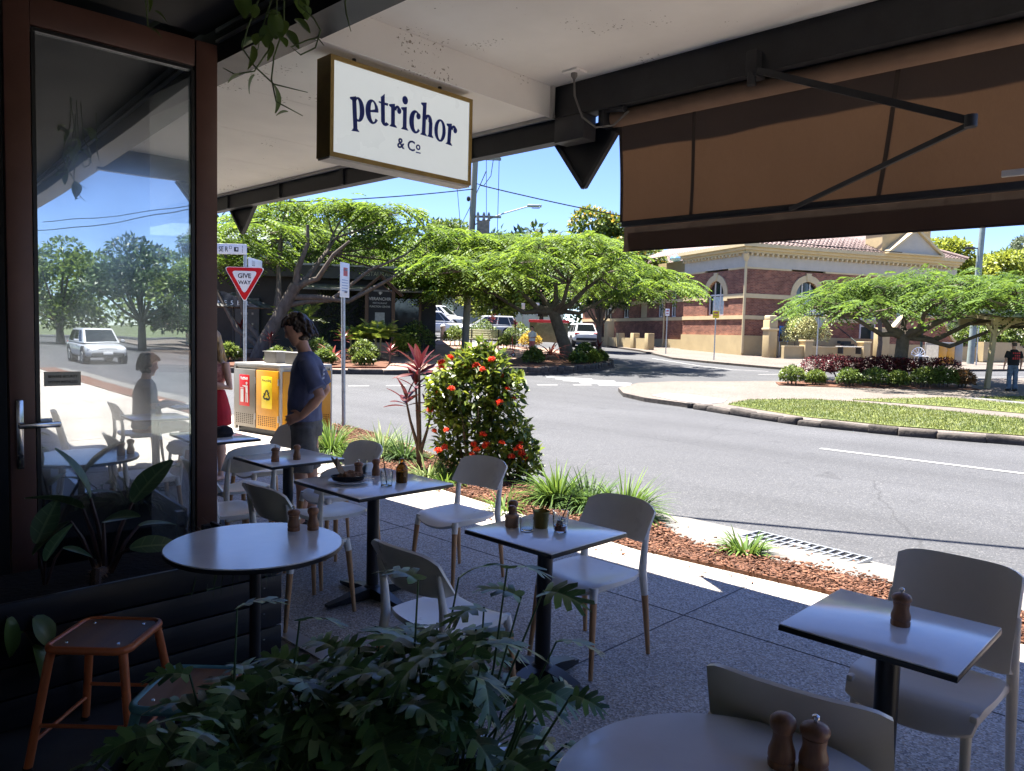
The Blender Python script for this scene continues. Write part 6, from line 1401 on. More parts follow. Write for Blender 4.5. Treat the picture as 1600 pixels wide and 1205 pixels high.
def umbrella(cx, cy_, R, z_edge, z_top, n, seed, pr=(1.0, 1.7), ph=.45, ysq=1., gap=.0):
    rt = random.Random(seed); out = []
    for i in range(n):
        q = math.sqrt((i + .5) / n); a = i * 2.39996 + rt.uniform(-.25, .25); x, y = cx + R * q * math.cos(a), cy_ + R * ysq * q * math.sin(a)
        if rt.random() < gap: continue
        z = z_edge + (z_top - z_edge) * (1 - q ** 2.2) + rt.uniform(-.3, .3); out.append((x, y, z, rt.uniform(*pr) * (1 - .15 * q), ph))
    return out
pa = umbrella(2.6, 3.6, 7.3, 3.7, 6.7, 38, 4, (1.1, 1.75), .5, .62, .1) + umbrella(2.6, 3.6, 5.2, 4.1, 5.4, 8, 9, (.9, 1.4), .35, .7) + [(6.2, -1, 3.6, 1.1, .4), (8.2, 0, 3.9, 1.2, .4), (9.4, 1.2, 4.1, 1.0, .4)]
pa = [p for p in pa if not (1.2 < p[0] < 7.2 and p[1] < 2.4) and math.hypot(p[0] - 3.75, p[1] - 5.1) > 1.3]
poinciana(W3(-10.55, 31.6), 'spreading feathery tree on several pale trunks over the dark restaurant', (1.5, .3, 3.1), [(-1.6, .3, 4.6, .12, .28), (.6, 1.2, 5.4, .14, .62), (1.9, .5, 5.6, .15), (3.8, -.2, 4.9, .13), (5.8, 1.2, 4.5, .11, .8), (-3.0, .5, 4.1, .11, .22), (2.6, 2.4, 5.3, .15), (7.4, 1.5, 4.2, .12, .9), (.2, 2.6, 5.2, .13, .5)], pa, m_poin, m_bark, .27, 125, .9, 3)
pb = umbrella(-1.5, 0, 6.4, 3.5, 5.6, 40, 6, (1.1, 1.75), .5) + [(4.2, -1.0, 3.9, 1.0, .35), (5.2, -.3, 3.8, .9, .35), (-5.6, -1, 3.0, 1.3, .4), (-7.2, .5, 3.1, 1.2, .4), (2.8, -2.4, 3.1, 1.2, .4)]
poinciana(W3(2.75, 37.6), 'leaning feathery tree on the planted plaza end in front of the brick building', (-.85, 0, 2.4), [(-3.2, -.3, 3.6, .17), (-2.1, .4, 4.3, .17), (-.9, .3, 4.6, .16), (1.4, -.3, 4.0, .17), (3.4, .5, 3.6, .12), (-5.2, 0, 3.5, .12), (.3, -1.6, 4.3, .13)], pb, m_poin, m_bark_d, .30, 115, .82, 5)
pc = umbrella(1.9, .2, 5.5, 2.75, 3.9, 38, 8, (1.0, 1.6), .45) + [(5.6, -.6, 2.5, 1.1, .35), (6.6, .4, 2.4, 1.0, .35), (4.4, -1.2, 2.6, 1.0, .35)]
poinciana(W3(14.85, 29.4), 'low flat topped feathery tree rising from the red hedge on the island', (.1, 0, 1.95), [(-1.3, .2, 2.9, .15), (-2.6, -.4, 2.7, .11), (1.9, 0, 2.6, .17), (3.9, .3, 2.6, .12), (.4, .6, 3.2, .13), (.2, -1.4, 3.0, .12), (5.2, -.3, 2.4, .09)], pc, m_poin2, m_bark_d, .25, 135, .72, 7)

def broad_tree(loc, label, blobs, n, L_, mat, trunk_h=3., tr=.25, name='broadleaf_tree', group=None, bark=None, extra=None, zmin=-.5):
    t = thing(name, label, 'tree', loc, VIEW_RZ, group); mb = MB(); c = np.mean(np.array(blobs)[:, :3], 0)
    mb.tube([(0, 0, -.2), (c[0] * .2, c[1] * .2, trunk_h * .6), (c[0] * .4, c[1] * .4, trunk_h)], [tr * 1.3, tr, tr * .8], 10)
    for b_ in blobs: mb.tube([(c[0] * .4, c[1] * .4, trunk_h - .1), ((b_[0] + c[0] * .4) / 2, (b_[1] + c[1] * .4) / 2, (b_[2] + trunk_h) / 2 - .2), (b_[0], b_[1], b_[2])], [tr * .5, tr * .35, tr * .12], 6)
    mb.build('trunk', bark or m_bark_d, t, smooth=60)
    parts = [blob_leaves(blobs, n, L_, L_ * .55, zmin, .22, .7)]
    tag(link('crown', np_mesh('crown', *cat_mesh(parts), mat), t), kind='stuff')
    if extra:
        m2, n2, l2 = extra; tag(link('blossom', np_mesh('blossom', *blob_leaves([(x, y, z, rx * 1.03, ry * 1.03, rz_ * 1.05) for x, y, z, rx, ry, rz_ in blobs], n2, l2, l2 * .8, -.1, .08, .9), m2), t), kind='stuff')
    return t
def lumps(n, R, z0, z1, seed, rr=(.9, 1.6), squash=.75):
    rt = random.Random(seed); out = []
    for i in range(n):
        q = rt.random(); z = z0 + (z1 - z0) * q; w = R * math.sin(PI * min(.96, .18 + .74 * q)) ; a = i * 2.4; k = w * math.sqrt(rt.random()) * .8
        r_ = rt.uniform(*rr); out.append((k * math.cos(a), k * math.sin(a), z, r_, r_, r_ * squash))
    return out
m_dk = LEAF('evergreen_leaf', (.018, .04, .014), (.05, .085, .024), .45, .2, .5, .35); m_mid = LEAF('mid_green_leaf', (.05, .095, .02), (.125, .18, .035), .5, .3, .4, .35)
m_lime = LEAF('lime_leaf', (.12, .17, .02), (.26, .30, .045), .5, .35, .4, .3); m_yb = LEAF('yellow_blossom', (.30, .22, .02), (.46, .36, .05), .6, .3, .6, .25); m_gum = LEAF('gum_leaf', (.06, .085, .05), (.12, .15, .09), .5, .25, .5, .3)
broad_tree(W3(7.2, 64), 'round tree dusted with yellow blossom behind the feathery centre tree', lumps(26, 5.6, 4.5, 9.6, 11, (1.2, 2.0)), 15000, .42, m_mid, 3.5, .3, extra=(m_yb, 1700, .34))
broad_tree(W3(5.7, 51), 'dark low evergreen in front of the brick wing', lumps(12, 2.3, 3.0, 4.7, 12, (.7, 1.1)), 7000, .26, m_dk, 1.6, .16)
broad_tree(W3(2.2, 62), 'dark evergreen behind the white hatchback', lumps(14, 3.2, 2.0, 5.5, 13, (1.0, 1.6)), 7000, .32, m_dk, 1.8, .2)
TRG = 'trees up the far street'
for r, d, R, z0, z1, sd, mat, lb in ((-12.5, 66, 5.0, 2.0, 9.0, 21, m_dk, 'dark tree behind the restaurant gable'), (-7.5, 78, 5.0, 2.5, 9.5, 22, m_mid, 'mid green tree above the parked white cars'), (-3.2, 84, 4.8, 2.5, 8.6, 23, m_dk, 'dark tree behind the power pole'), (-18, 60, 6, 3, 10, 25, m_mid, 'green tree over the restaurant roof'), (-1.5, 60, 2.6, 1.6, 4.6, 26, m_lime, 'lime green young tree behind the bench'), (-27, 56, 6, 3, 10, 27, m_dk, 'dark tree far left behind the restaurant')):
    broad_tree(W3(r, d), lb, lumps(20, R, z0, z1, sd, (1.1, 1.9)), 8500, .42, mat, z0 + .6, .25, group=TRG)
# far off wood closing the view up the street
wood = [(x, d + 6 * math.sin(x), 5.0 + 3.5 * math.sin(x * .37) ** 2, 7, 6, 7.5) for x, d in zip(np.arange(-85, 10, 5.5), 112 + 10 * np.sin(np.arange(18)))]
V, F = blob_leaves([(*W(x, d), gz(*W(x, d)) + z, a, b_, c) for x, d, z, a, b_, c in wood], 16000, 1.1, .7, -.5, .2, .8); tag(link('far_wood', np_mesh('far_wood', V, F, m_dk)), 'far off dark green wood closing the street', None, None, 'stuff')
for r, d, R, z0, z1, sd, mat, lb, nm in ((43, 76, 5.5, 2.5, 9.5, 31, m_lime, 'lime green tree rising behind the cream gable', 'broadleaf_tree'), (52.5, 84, 6, 3.0, 9.6, 32, m_lime, 'lime green tree right of the leaning pole', 'broadleaf_tree'), (68, 104, 5, 6, 14.6, 33, m_gum, 'grey green gum tree high at the right edge', 'gum_tree'), (41, 100, 6, 4, 13.4, 34, m_mid, 'tall thin leaved tree between gable and pole', 'broadleaf_tree'), (60, 88, 7, 3, 8.5, 35, m_mid, 'broad green tree behind the pale right hand roof', 'broadleaf_tree'), (28, 82, 5, 5, 11.5, 36, m_dk, 'dark tree top showing over the tiled roof', 'broadleaf_tree')):
    broad_tree(W3(r, d), lb, lumps(22, R, z0, z1, sd, (1.1, 2.1)), 9000, .45, mat, z0 + .8, .28, name=nm, group='trees beyond the brick building')
# slender bare trunk in front of the curved wall
sl_ = thing('slender_tree', 'slender grey trunk standing before the curved brick wall', 'tree', W3(20.6, 43.2), VIEW_RZ); MB().tube([(0, 0, -.1), (.08, 0, 1.2), (.0, 0, 2.2), (.25, 0, 3.6)], [.15, .12, .11, .07], 10).tube([(.0, 0, 2.2), (-.4, .2, 3.4)], [.07, .04], 8).build('trunk', m_bark, sl_); tag(link('crown', np_mesh('crown', *blob_leaves([(.1, 0, 4.0, 1.2, 1.2, .7), (-.5, .3, 3.7, .9, .9, .5)], 1600, .22, .12), m_mid), sl_), kind='stuff')

# ---------------------------------------------------------------- hedges and shrubs on the island
m_rhedge = LEAF('red_hedge_leaf', (.035, .008, .012), (.16, .025, .028), .4, .25, 3, .5, .5)
def bushy(name, label, loc, blobs, n, L_, mat, group=None, w=.5, cat='shrub'):
    t = thing(name, label, cat, loc, VIEW_RZ, group); V, F = blob_leaves(blobs, n, L_, L_ * w, -.5, .18, .8); tag(link('foliage', np_mesh('foliage', V, F, mat), t), kind='stuff')
    mb = MB()
    for b_ in blobs: mb.tube([(b_[0] * .8, b_[1] * .8, -.05), (b_[0], b_[1], b_[2])], [.035, .015], 6)
    mb.build('stems', m_bark_d, t); return t
hb = [(x, .25 * math.sin(x), .62 + .05 * math.sin(3 * x), .62, .55, .42) for x in np.arange(-2.2, 2.9, .55)]
bushy('clipped_hedge', 'clipped dark red leaved hedge round the foot of the island tree', W3(13.6, 28.9), hb, 13000, .085, m_rhedge, None, .5, 'hedge')
m_bush = LEAF('round_shrub_leaf', (.055, .10, .02), (.15, .20, .04), .4, .3, 2.5, .35)
m_bush_o = LEAF('bronze_shrub_leaf', (.12, .08, .03), (.26, .14, .05), .45, .3, 2.5, .35)
for r, d, s_, mat, lb in ((10.1, 27.6, .42, m_bush, 'round light green shrub at the left end of the island bed'), (11.0, 27.7, .33, m_bush, 'small round shrub second from the left in the island bed'), (12.15, 27.55, .40, m_mid, 'low green shrub in front of the red hedge, left of the trunk'), (13.1, 27.6, .42, m_mid, 'low green shrub just left of the island tree trunk'), (14.0, 27.7, .36, m_bush, 'low green shrub against the island tree trunk'), (15.0, 27.8, .46, m_bush, 'low green shrub right of the island tree trunk'), (15.8, 28.0, .48, m_bush, 'broad green shrub near the right end of the island bed'), (16.6, 28.2, .42, m_bush_o, 'bronze tinted shrub at the right end of the island bed')):
    bushy('low_shrub', lb, W3(r, d), [(0, 0, s_ * .85, s_, s_, s_ * .8), (s_ * .5, .1, s_ * .7, s_ * .7, s_ * .7, s_ * .65), (-s_ * .45, -.1, s_ * .7, s_ * .7, s_ * .7, s_ * .6)], 1500, .10, mat, 'low shrubs along the island bed')
sheet('garden_bed', PL([(9.5, 27.2), (12, 27.0), (16.8, 27.4), (17.3, 29), (16.5, 30.2), (12, 30), (9.8, 28.4)]), m_mulchbed, .03, skirt=.04, step=.75)

# ---------------------------------------------------------------- rosettes, palms and shrubs of the plaza beds
bl_ = big_leaf(.62, .075, .55, .2).mesh('leaf', LEAF('bromeliad_leaf', (.11, .03, .025), (.26, .09, .06), .35, .3, 2, .4)); bl_g = big_leaf(.62, .08, .5, .2).mesh('leaf', LEAF('green_bromeliad_leaf', (.10, .13, .05), (.24, .22, .09), .4, .3, 2, .35)); pm_ = None
def rosette(loc, label, mesh, n=18, s_=1., group='bromeliads in the plaza beds', name='bromeliad'):
    t = thing(name, label, 'plant', loc, rng.uniform(0, 6), group); rc = random.Random(n + int(loc[0] * 10))
    for i in range(n):
        a = i * 2.4; el = .15 + 1.05 * i / n; o = link('leaf', mesh, t, (.04 * math.cos(a), .04 * math.sin(a), .05 + .1 * s_)); aim(o, (math.cos(a) * math.cos(el), math.sin(a) * math.cos(el), math.sin(el)), 0); k = s_ * rc.uniform(.8, 1.1); o.scale = (k, k, k)
    return t
for r, d, m_, n, s_, lb in ((-11.9, 30.6, bl_g, 20, 1.35, 'large spiky bromeliad beside the give way pole'), (-7.1, 30.2, bl_, 18, 1.3, 'red bromeliad in the restaurant bed right of the person in navy'), (-8.7, 30.4, bl_g, 16, 1.1, 'grey green bromeliad behind the person in navy'), (1.75, 35.6, bl_, 22, 1.5, 'large dark red bromeliad left of the leaning trunk'), (-12.9, 31.8, bl_, 14, 1.2, 'purple bromeliad against the dark restaurant wall'), (19.0, 48.4, bl_, 20, 1.7, 'red bromeliad behind the low cream wall'), (20.3, 49, bl_, 16, 1.5, 'second red bromeliad behind the far bench')): rosette(W3(r, d, .1), lb, m_, n, s_)
cl2 = big_leaf(.42, .10, .25, .25).mesh('leaf', m_cor)
def cordy2(r, d, h, lb, n=12):
    t = thing('cordyline', lb, 'plant', W3(r, d, .05), rng.uniform(0, 6), 'red cordylines in the plaza beds'); MB().tube([(0, 0, 0), (.03, 0, h)], [.03, .02], 7).build('trunk', _mats['cordyline_trunk'], t)
    for i in range(n):
        a = i * 2.4; el = 1.3 - 1.2 * i / n; o = link('leaf', cl2, t, (.03, 0, h - .2 * i / n)); aim(o, (math.cos(a) * math.cos(el), math.sin(a) * math.cos(el), math.sin(el)), 0)
for a in ((-6.75, 30.6, 1.0, 'red cordyline in the restaurant bed beyond the grey sign post'), (-9.6, 30.2, .9, 'red cordyline in front of the thick tree trunk'), (-4.9, 30.4, .55, 'small red cordyline at the corner of the restaurant bed'), (4.0, 35.6, .75, 'red cordyline right of the leaning trunk'), (-1.2, 43.5, 1.5, 'dark red cordyline behind the bench'), (.1, 43.2, 1.3, 'tall dark red cordyline by the croton'), (-11.6, 32.6, 1.2, 'purple cordyline by the restaurant door')): cordy2(*a)
pf = fronds(np.array([[0, 0, 0.]]), np.array([[1., 0, .35]]), 1.4, 22, .23, .017, .6); pme = np_mesh('frond', *pf, LEAF('palm_leaf', (.07, .13, .016), (.18, .23, .035), .4, .35, 1, .3))
def palm(r, d, h, n, s_, lb):
    t = thing('palm', lb, 'palm', W3(r, d, .05), 0, 'clumping palms by the restaurant'); mb = MB()
    for k in range(4): a = k * 1.6; mb.tube([(.08 * math.cos(a), .08 * math.sin(a), -.05), (.16 * math.cos(a), .16 * math.sin(a), h)], .03, 7)
    mb.build('trunk', M('palm_cane', (.22, .2, .07), .7, var=.3), t)
    for i in range(n):
        a = i * 2.4; el = .25 + .95 * ((i * 7) % n) / n; o = link('frond', pme, t, (.12 * math.cos(a), .12 * math.sin(a), h)); aim(o, (math.cos(a) * math.cos(el), math.sin(a) * math.cos(el), math.sin(el)), 0); k = s_ * rng.uniform(.8, 1.1); o.scale = (k, k, k)
palm(-5.75, 32.6, .9, 24, .72, 'feathery palm clump in front of the gabled sign'); palm(-6.8, 32.6, .8, 16, .6, 'smaller palm left of the gabled sign'); palm(-9.1, 32.8, 1.5, 12, .8, 'yellow green palm fronds behind the person in navy')
for r, d, s_, mat, lb in ((-4.9, 34.6, .55, m_lime, 'lime shrub at the foot of the gabled sign'), (-4.7, 36.8, .85, m_mid, 'leafy shrub right of the gabled sign'), (-7.9, 31.0, .5, m_mid, 'green shrub in the middle of the restaurant bed'), (-6.1, 31.2, .5, m_bush, 'green shrub under the palms'), (-11, 29.6, .4, m_bush, 'low green shrub under the thick trunk'), (-9, 29.2, .35, m_bush, 'low shrub at the kerb behind the person in navy'), (-7.2, 29.1, .35, m_mid, 'low shrub at the kerb right of the sign post'), (-5.7, 29.3, .34, m_bush, 'low shrub near the corner of the kerb'), (.9, 33.0, .40, m_bush, 'green shrub at the left of the planted plaza end'), (2.9, 34.2, .34, m_mid, 'dark green shrub in front of the leaning trunk'), (3.7, 35.0, .34, m_lime, 'lime shrub at the right of the planted plaza end'), (4.2, 36.6, .30, m_bush, 'small shrub at the tip of the planted plaza end'), (3.4, 36.2, .5, m_mid, 'strap leaved shrub right of the leaning trunk'), (1.0, 44.4, .55, m_yb, 'yellow croton behind the scooter'), (-3.3, 43.4, .6, m_bush, 'rounded shrub left of the slatted bench'), (-.35, 42.9, .45, m_bush, 'low shrub right of the slatted bench'), (-1.8, 45.4, .8, m_mid, 'leafy shrub behind the slatted bench'), (.3, 45.8, .8, m_mid, 'leafy shrub behind the yellow croton')):
    bushy('shrub', lb, W3(r, d, .05), [(0, 0, s_ * .8, s_, s_, s_ * .8), (s_ * .5, .1, s_ * .7, s_ * .7, s_ * .7, s_ * .6), (-s_ * .5, -.1, s_ * .65, s_ * .65, s_ * .65, s_ * .6), (0, 0, s_ * 1.3, s_ * .5, s_ * .5, s_ * .5)], 1300, .13, mat, 'shrubs in the plaza beds')
m_vg = LEAF('cream_variegated_leaf', (.24, .27, .10), (.56, .55, .30), .5, .3, 2, .35)
bushy('variegated_shrub', 'tall cream variegated shrub against the brick wall', W3(18.4, 48.6, .3), [(0, 0, 1.5, 1.1, .8, 1.0), (.5, 0, 2.1, .8, .7, .8), (-.6, 0, 1.1, .8, .7, .8), (.9, 0, 1.2, .7, .6, .8)], 3600, .22, m_vg, None, .3)
for r, d, s_, lb in ((31.5, 52, 1.1, 'white flowered shrub beyond the far bins'), (34.5, 53, 1.2, 'dark shrub with pale flowers behind the shelter post'), (38, 54, 1.2, 'shrub with yellow leaves at the right edge')):
    t_ = bushy('flowering_shrub', lb, W3(r, d, .6), [(0, 0, s_ * .8, s_ * 1.2, s_, s_ * .9), (s_ * .8, .1, s_ * .7, s_, s_ * .7, s_ * .7), (-s_ * .8, -.1, s_ * .65, s_, s_ * .65, s_ * .7)], 2600, .24, m_mid, 'shrubs beyond the far bins'); V, F = blob_leaves([(0, 0, s_ * .9, s_ * 1.3, s_, s_ * .9)], 320, .16, .14, -.1, .12); tag(link('blossom', np_mesh('blossom', V, F, M('white_blossom', (.7, .68, .5), .8)), t_), kind='stuff')

# ================================================================ BRICK CORNER BUILDING
m_brick = BRICK('red_brown_brick', (.15, .048, .030), (.29, .112, .066), (.27, .205, .16))
m_cream = M('cream_render', (.44, .345, .19), .8, var=.08, scale=1.2, bump=.1, bscale=20); m_trim = M('cream_trim', (.56, .455, .27), .7, var=.06, scale=2)
m_frieze = M('pale_frieze', (.46, .43, .37), .8, var=.06, scale=2); m_pane = M('dark_window_glass', (.02, .03, .032), .06, var=.1, spec=.8); m_wfr = M('white_window_frame', (.7, .7, .66), .6, var=.03)
m_tile = M('roof_tile', (.15, .105, .095), .75, var=.3, scale=3, c2=(.21, .16, .15), island=.3); m_gdoor = M('dark_green_paint', (.012, .03, .028), .5, var=.1)
PX, PY = 14.8, 49.4; cx, cy_ = W(PX, PY); PZ = gz(cx, cy_)
bx, by = W(.941, .337); PRZ = math.atan2(by, bx)
po = thing('brick_building', 'red brick corner building with cream bands, arched windows and tiled hip roof', 'building', (cx, cy_, PZ), PRZ)
# local x runs along the right hand face, local y along the left hand face
def wall_band(x0, y0, x1, y1, z0, z1, th, mat, name, out=0.):
    "a stretch of wall along x or y; its outer face stands `out` proud of the base line"
    if y0 == y1: return MB().box(((x0 + x1) / 2, y0 + th / 2 - out, (z0 + z1) / 2), (abs(x1 - x0), th, z1 - z0)).build(name, mat, po)
    return MB().box((x0 + th / 2 - out, (y0 + y1) / 2, (z0 + z1) / 2), (th, abs(y1 - y0), z1 - z0)).build(name, mat, po)
TOPB = 5.56
def face(axis, L0, L1, base, openings, z0=1.28, top=TOPB):
    "brick face with rectangular and arched openings cut out, laid out along one axis"
    mb = MB(); th = .35
    def put(a, b, za, zb):
        if b - a < .01 or zb - za < .01: return
        if axis == 'x': mb.box(((a + b) / 2, base + th / 2, (za + zb) / 2), (b - a, th, zb - za))
        else: mb.box((base + th / 2, (a + b) / 2, (za + zb) / 2), (th, b - a, zb - za))
    cur = L0
    for (c, w, zs, zt, arch) in sorted(openings):
        a, b = c - w / 2, c + w / 2; put(cur, a, z0, top); put(a, b, z0, zs); r = w / 2
        if arch:
            pts = [(a, zt), (a, top), (b, top), (b, zt)] + [(c + r * math.cos(t), zt + r * math.sin(t)) for t in np.linspace(0, PI, 13)][1:-1]
            half = [[(a, zt), (a, top), (c, top)] + [(c + r * math.cos(t), zt + r * math.sin(t)) for t in np.linspace(PI / 2, PI, 8)][:-1], [(c, top), (b, top), (b, zt)] + [(c + r * math.cos(t), zt + r * math.sin(t)) for t in np.linspace(0, PI / 2, 8)][1:]]
            for h in half:
                if axis == 'x': mb.prism(h, (0, base, 0), (1, 0, 0), (0, 0, 1), (0, th, 0))
                else: mb.prism(h, (base, 0, 0), (0, 1, 0), (0, 0, 1), (th, 0, 0))
        else: put(a, b, zt, top)
        cur = b
    put(cur, L1, z0, top); mb.build('wall', m_brick, po, smooth=0)
WX = [(4.9, 1.9, 2.6, 3.98, True), (10.1, 1.15, 1.3, 4.3, False), (13.4, 1.5, 2.6, 3.98, True), (16.2, 1.2, 2.6, 3.98, True)]; WY = [(3.2, 1.9, 2.6, 3.98, True)]
face('x', 0, 18, 0, WX); face('y', .352, 7.2, 0, WY)
WY2 = [(9.6, .8, 2.6, 4.6, False), (11.5, .8, 2.6, 4.6, False), (14.2, 1.2, 2.6, 3.95, False), (17.2, 1.1, 2.6, 3.95, False), (20.6, 1.7, .6, 3.5, True)]; face('y', 7.2, 26, .62, WY2, .9, 5.0)
def surround(axis, c, w, zs, zt, base, kind):
    r = w / 2
    pr = (lambda pts, d0, d1: MB().prism(pts, (0, base - d0, 0), (1, 0, 0), (0, 0, 1), (0, d0 + d1, 0))) if axis == 'x' else (lambda pts, d0, d1: MB().prism(pts, (base - d0, 0, 0), (0, 1, 0), (0, 0, 1), (d0 + d1, 0, 0)))
    f = pr([(c - r, zs), (c + r, zs), (c + r, zt)] + ([(c + r * math.cos(t), zt + r * math.sin(t)) for t in np.linspace(0, PI, 17)][1:-1] if kind else []) + [(c - r, zt)], -.20, .22).build('window', m_pane, po)
    if kind:      # moulded arch
        mb = MB(); R = r + .42; n = 16
        for i in range(n):
            t0, t1 = PI * i / n, PI * (i + 1) / n; pts = [(c + r * math.cos(t0), zt + r * math.sin(t0)), (c + R * math.cos(t0), zt + R * math.sin(t0)), (c + R * math.cos(t1), zt + R * math.sin(t1)), (c + r * math.cos(t1), zt + r * math.sin(t1))]
            q = pr(pts, .07, .1); o = len(mb.v); mb._add(q.v, q.f)
        for sg in (-1, 1): q = pr([(c + sg * (r if sg > 0 else R), zt - .42), (c + sg * (R if sg > 0 else r), zt - .42), (c + sg * (R if sg > 0 else r), zt), (c + sg * (r if sg > 0 else R), zt)], .07, .1); mb._add(q.v, q.f)
        q = pr([(c - .13, zt + r + .05), (c + .13, zt + r + .05), (c + .2, zt + R + .12), (c - .2, zt + R + .12)], .12, .1); mb._add(q.v, q.f)
        mb.build('arch', m_trim, po)
    q = MB(); ad = lambda a, b, z0, z1: q._add(*(lambda p: (p.v, p.f))(pr([(a, z0), (b, z0), (b, z1), (a, z1)], -.14, .2)))
    hgt = zt + (r if kind else 0)
    ad(c - r, c - r + .09, zs, zt); ad(c + r - .09, c + r, zs, zt); ad(c - r, c + r, zs, zs + .09); ad(c - r + .09, c + r - .09, zt - .05, zt + .05) if kind else ad(c - r, c + r, zt - .09, zt)
    for k in ((-1 / 3, 1 / 3) if w > 1.4 else (0,)): ad(c + k * w / 1 * .5 * 1.0 - .035, c + k * w * .5 + .035, zs + .09, hgt - (.09 if not kind else (r - math.sqrt(r * r - (k * w * .5) ** 2)) + .02))
    q.build('frame', m_wfr, f)
    if kind and zs > 1.5: pr([(c - r + .12, zs + .1), (c + r - .4, zs + .1), (c + r - .4, zt - .1), (c - r + .12, zt - .1)], -.17, .19).build('curtain', M('pale_curtain', (.45, .55, .55), .8, var=.2, scale=6), f)
for (c, w, zs, zt, k) in WX:
    if w == 1.15:
        d = MB().box((c, .25, 2.8), (1.15, .06, 3.0)).build('door', m_gdoor, po)
        for x_, z_, a, b in ((-.25, 2.55, .32, .24), (-.25, 2.2, .42, .2), (.32, 2.55, .24, .24)): MB().box((c + x_, .215, z_), (a, .006, b)).build('notice', m_signwht, d)
        q = MB(); q.box((c - .62, .1, 2.8), (.1, .3, 3.0)).box((c + .62, .1, 2.8), (.1, .3, 3.0)); q.build('door_frame', m_wfr, d)
    else: surround('x', c, w, zs, zt, 0, k)
for (c, w, zs, zt, k) in WY: surround('y', c, w, zs, zt, 0, k)
for i, (c, w, zs, zt, k) in enumerate(WY2):
    if i in (2,): MB().box((.80, c, (zs + zt) / 2), (.1, w, zt - zs)).build('cream_panel', m_trim, po)
    else: surround('y', c, w, zs, zt, .62, k)
def bands(axis, a, b, base, lst, skip=()):
    for z0, z1, out, mat, nm in lst:
        segs = [(a, b)]
        for c, w in skip:
            if z0 > 2.55 and z1 < 4.1 or nm == 'band' and z0 > 3: segs = [s for x0, x1 in segs for s in ((x0, min(x1, c - w / 2 - .42)), (max(x0, c + w / 2 + .42), x1)) if s[1] - s[0] > .02]
        for x0, x1 in segs:
            if axis == 'x': wall_band(x0, base, x1, base, z0, z1, .2 + out, mat, nm, out)
            else: wall_band(base, x0, base, x1, z0, z1, .2 + out, mat, nm, out)
BL = [(-.8, 1.28, .12, m_cream, 'plinth'), (2.33, 2.58, .07, m_trim, 'band'), (3.70, 3.98, .07, m_trim, 'band'), (5.56, 5.68, .06, m_trim, 'band'), (5.68, 6.56, .02, m_frieze, 'frieze'), (6.56, 6.72, .22, m_trim, 'cornice'), (6.72, 6.9, .42, m_trim, 'cornice'), (6.9, 7.12, .62, m_trim, 'gutter_board')]
bands('x', .0, 18, 0, BL, [(4.9, 1.9), (13.4, 1.5), (16.2, 1.2)])
bands('y', .36, 7.2, 0, [(a, b, c + .001, m, n) for a, b, c, m, n in BL], [(3.2, 1.9)])
for z0, z1, out, mat, nm in BL: MB().box((-.5 * out + .18, .18 - out * .5, (z0 + z1) / 2 - .0005), (.36 + out - .004, .36 + out - .004, z1 - z0 - .001)).build(nm, mat, po)
bands('y', 7.202, 26, .62, [(-.8, .9, .12, m_cream, 'plinth'), (2.33, 2.58, .06, m_trim, 'band'), (3.70, 3.95, .06, m_trim, 'band'), (5.0, 5.2, .2, m_trim, 'band'), (5.2, 5.4, .45, m_trim, 'gutter_board')])
dn_ = MB().box((0, 0, 0), (.14, .3, .14)).mesh('dentil', m_trim, 0)
for i in range(44): link('dentil', dn_, po, (.2 + .4 * i, -.16, 6.47))
for i in range(17): link('dentil', dn_, po, (-.16, .6 + .4 * i, 6.47), PI / 2)
MB().tube([(-.10, -.10, .15), (-.10, -.10, 6.1)], .09, 10).tube([(-.1, -.1, 6.05), (-.1, -.1, 6.3), (-.2, -.2, 6.55)], [.12, .2, .18], 10).build('downpipe', m_trim, po)
MB().tube([(.50, 7.05, .6), (.50, 7.05, 2.3)], .07, 8).build('downpipe', m_trim, po); MB().tube([(.44, 10.6, .6), (.44, 10.6, 5.0)], .07, 8).build('downpipe', m_trim, po)
# tiled hip roof in courses
def roof(parts, nm='roof'):
    root = None
    for (e0, e1, r0, r1) in parts:          # eave start, end; ridge start, end
        e0, e1, r0, r1 = map(V3, (e0, e1, r0, r1)); n = max(4, int((r0 - e0).length / .38)); mb = MB(); up = (e1 - e0).cross(r0 - e0).normalized(); up = up if up.z > 0 else -up
        for i in range(n):
            a, b = i / n, (i + 1) / n; p0, p1, q0, q1 = e0.lerp(r0, a), e1.lerp(r1, a), e0.lerp(r0, b), e1.lerp(r1, b); k = max(1, int((p1 - p0).length / .33))
            for j in range(k):
                f0, f1 = j / k, (j + 1) / k - .03 / max(.3, (p1 - p0).length / k) * .3 / 1
                A, B, C_, D_ = p0.lerp(p1, f0), p0.lerp(p1, f1), q0.lerp(q1, f1), q0.lerp(q1, f0); lift = up * (.05 + .008 * ((j * 7 + i * 3) % 3))
                mb.quad(A + lift, B + lift, C_ + up * .01, D_ + up * .01); mb.quad(A, B, B + lift, A + lift)
        bm_ = MB().quad(e0 - up * .02, e1 - up * .02, r1 - up * .02, r0 - up * .02)
        o = bm_.build(nm, m_tile, po, smooth=0); tag(mb.build('tiles', m_tile, o, smooth=0), kind='stuff')
E_ = -.55; ZE = 7.13
roof([((E_, E_, ZE), (18.4, E_, ZE), (6.5, 6.6, 10.3), (12.5, 6.6, 10.3)), ((E_, E_, ZE), (E_, 13.8, ZE), (6.5, 6.6, 10.3), (6.5, 7.0, 10.3)), ((18.4, E_, ZE), (18.4, 13.8, ZE), (12.5, 6.6, 10.3), (12.5, 7, 10.3)), ((.2, 7.4, 5.42), (.2, 26.5, 5.42), (6.4, 9, 8.6), (6.4, 26.5, 8.6))])
mb = MB()
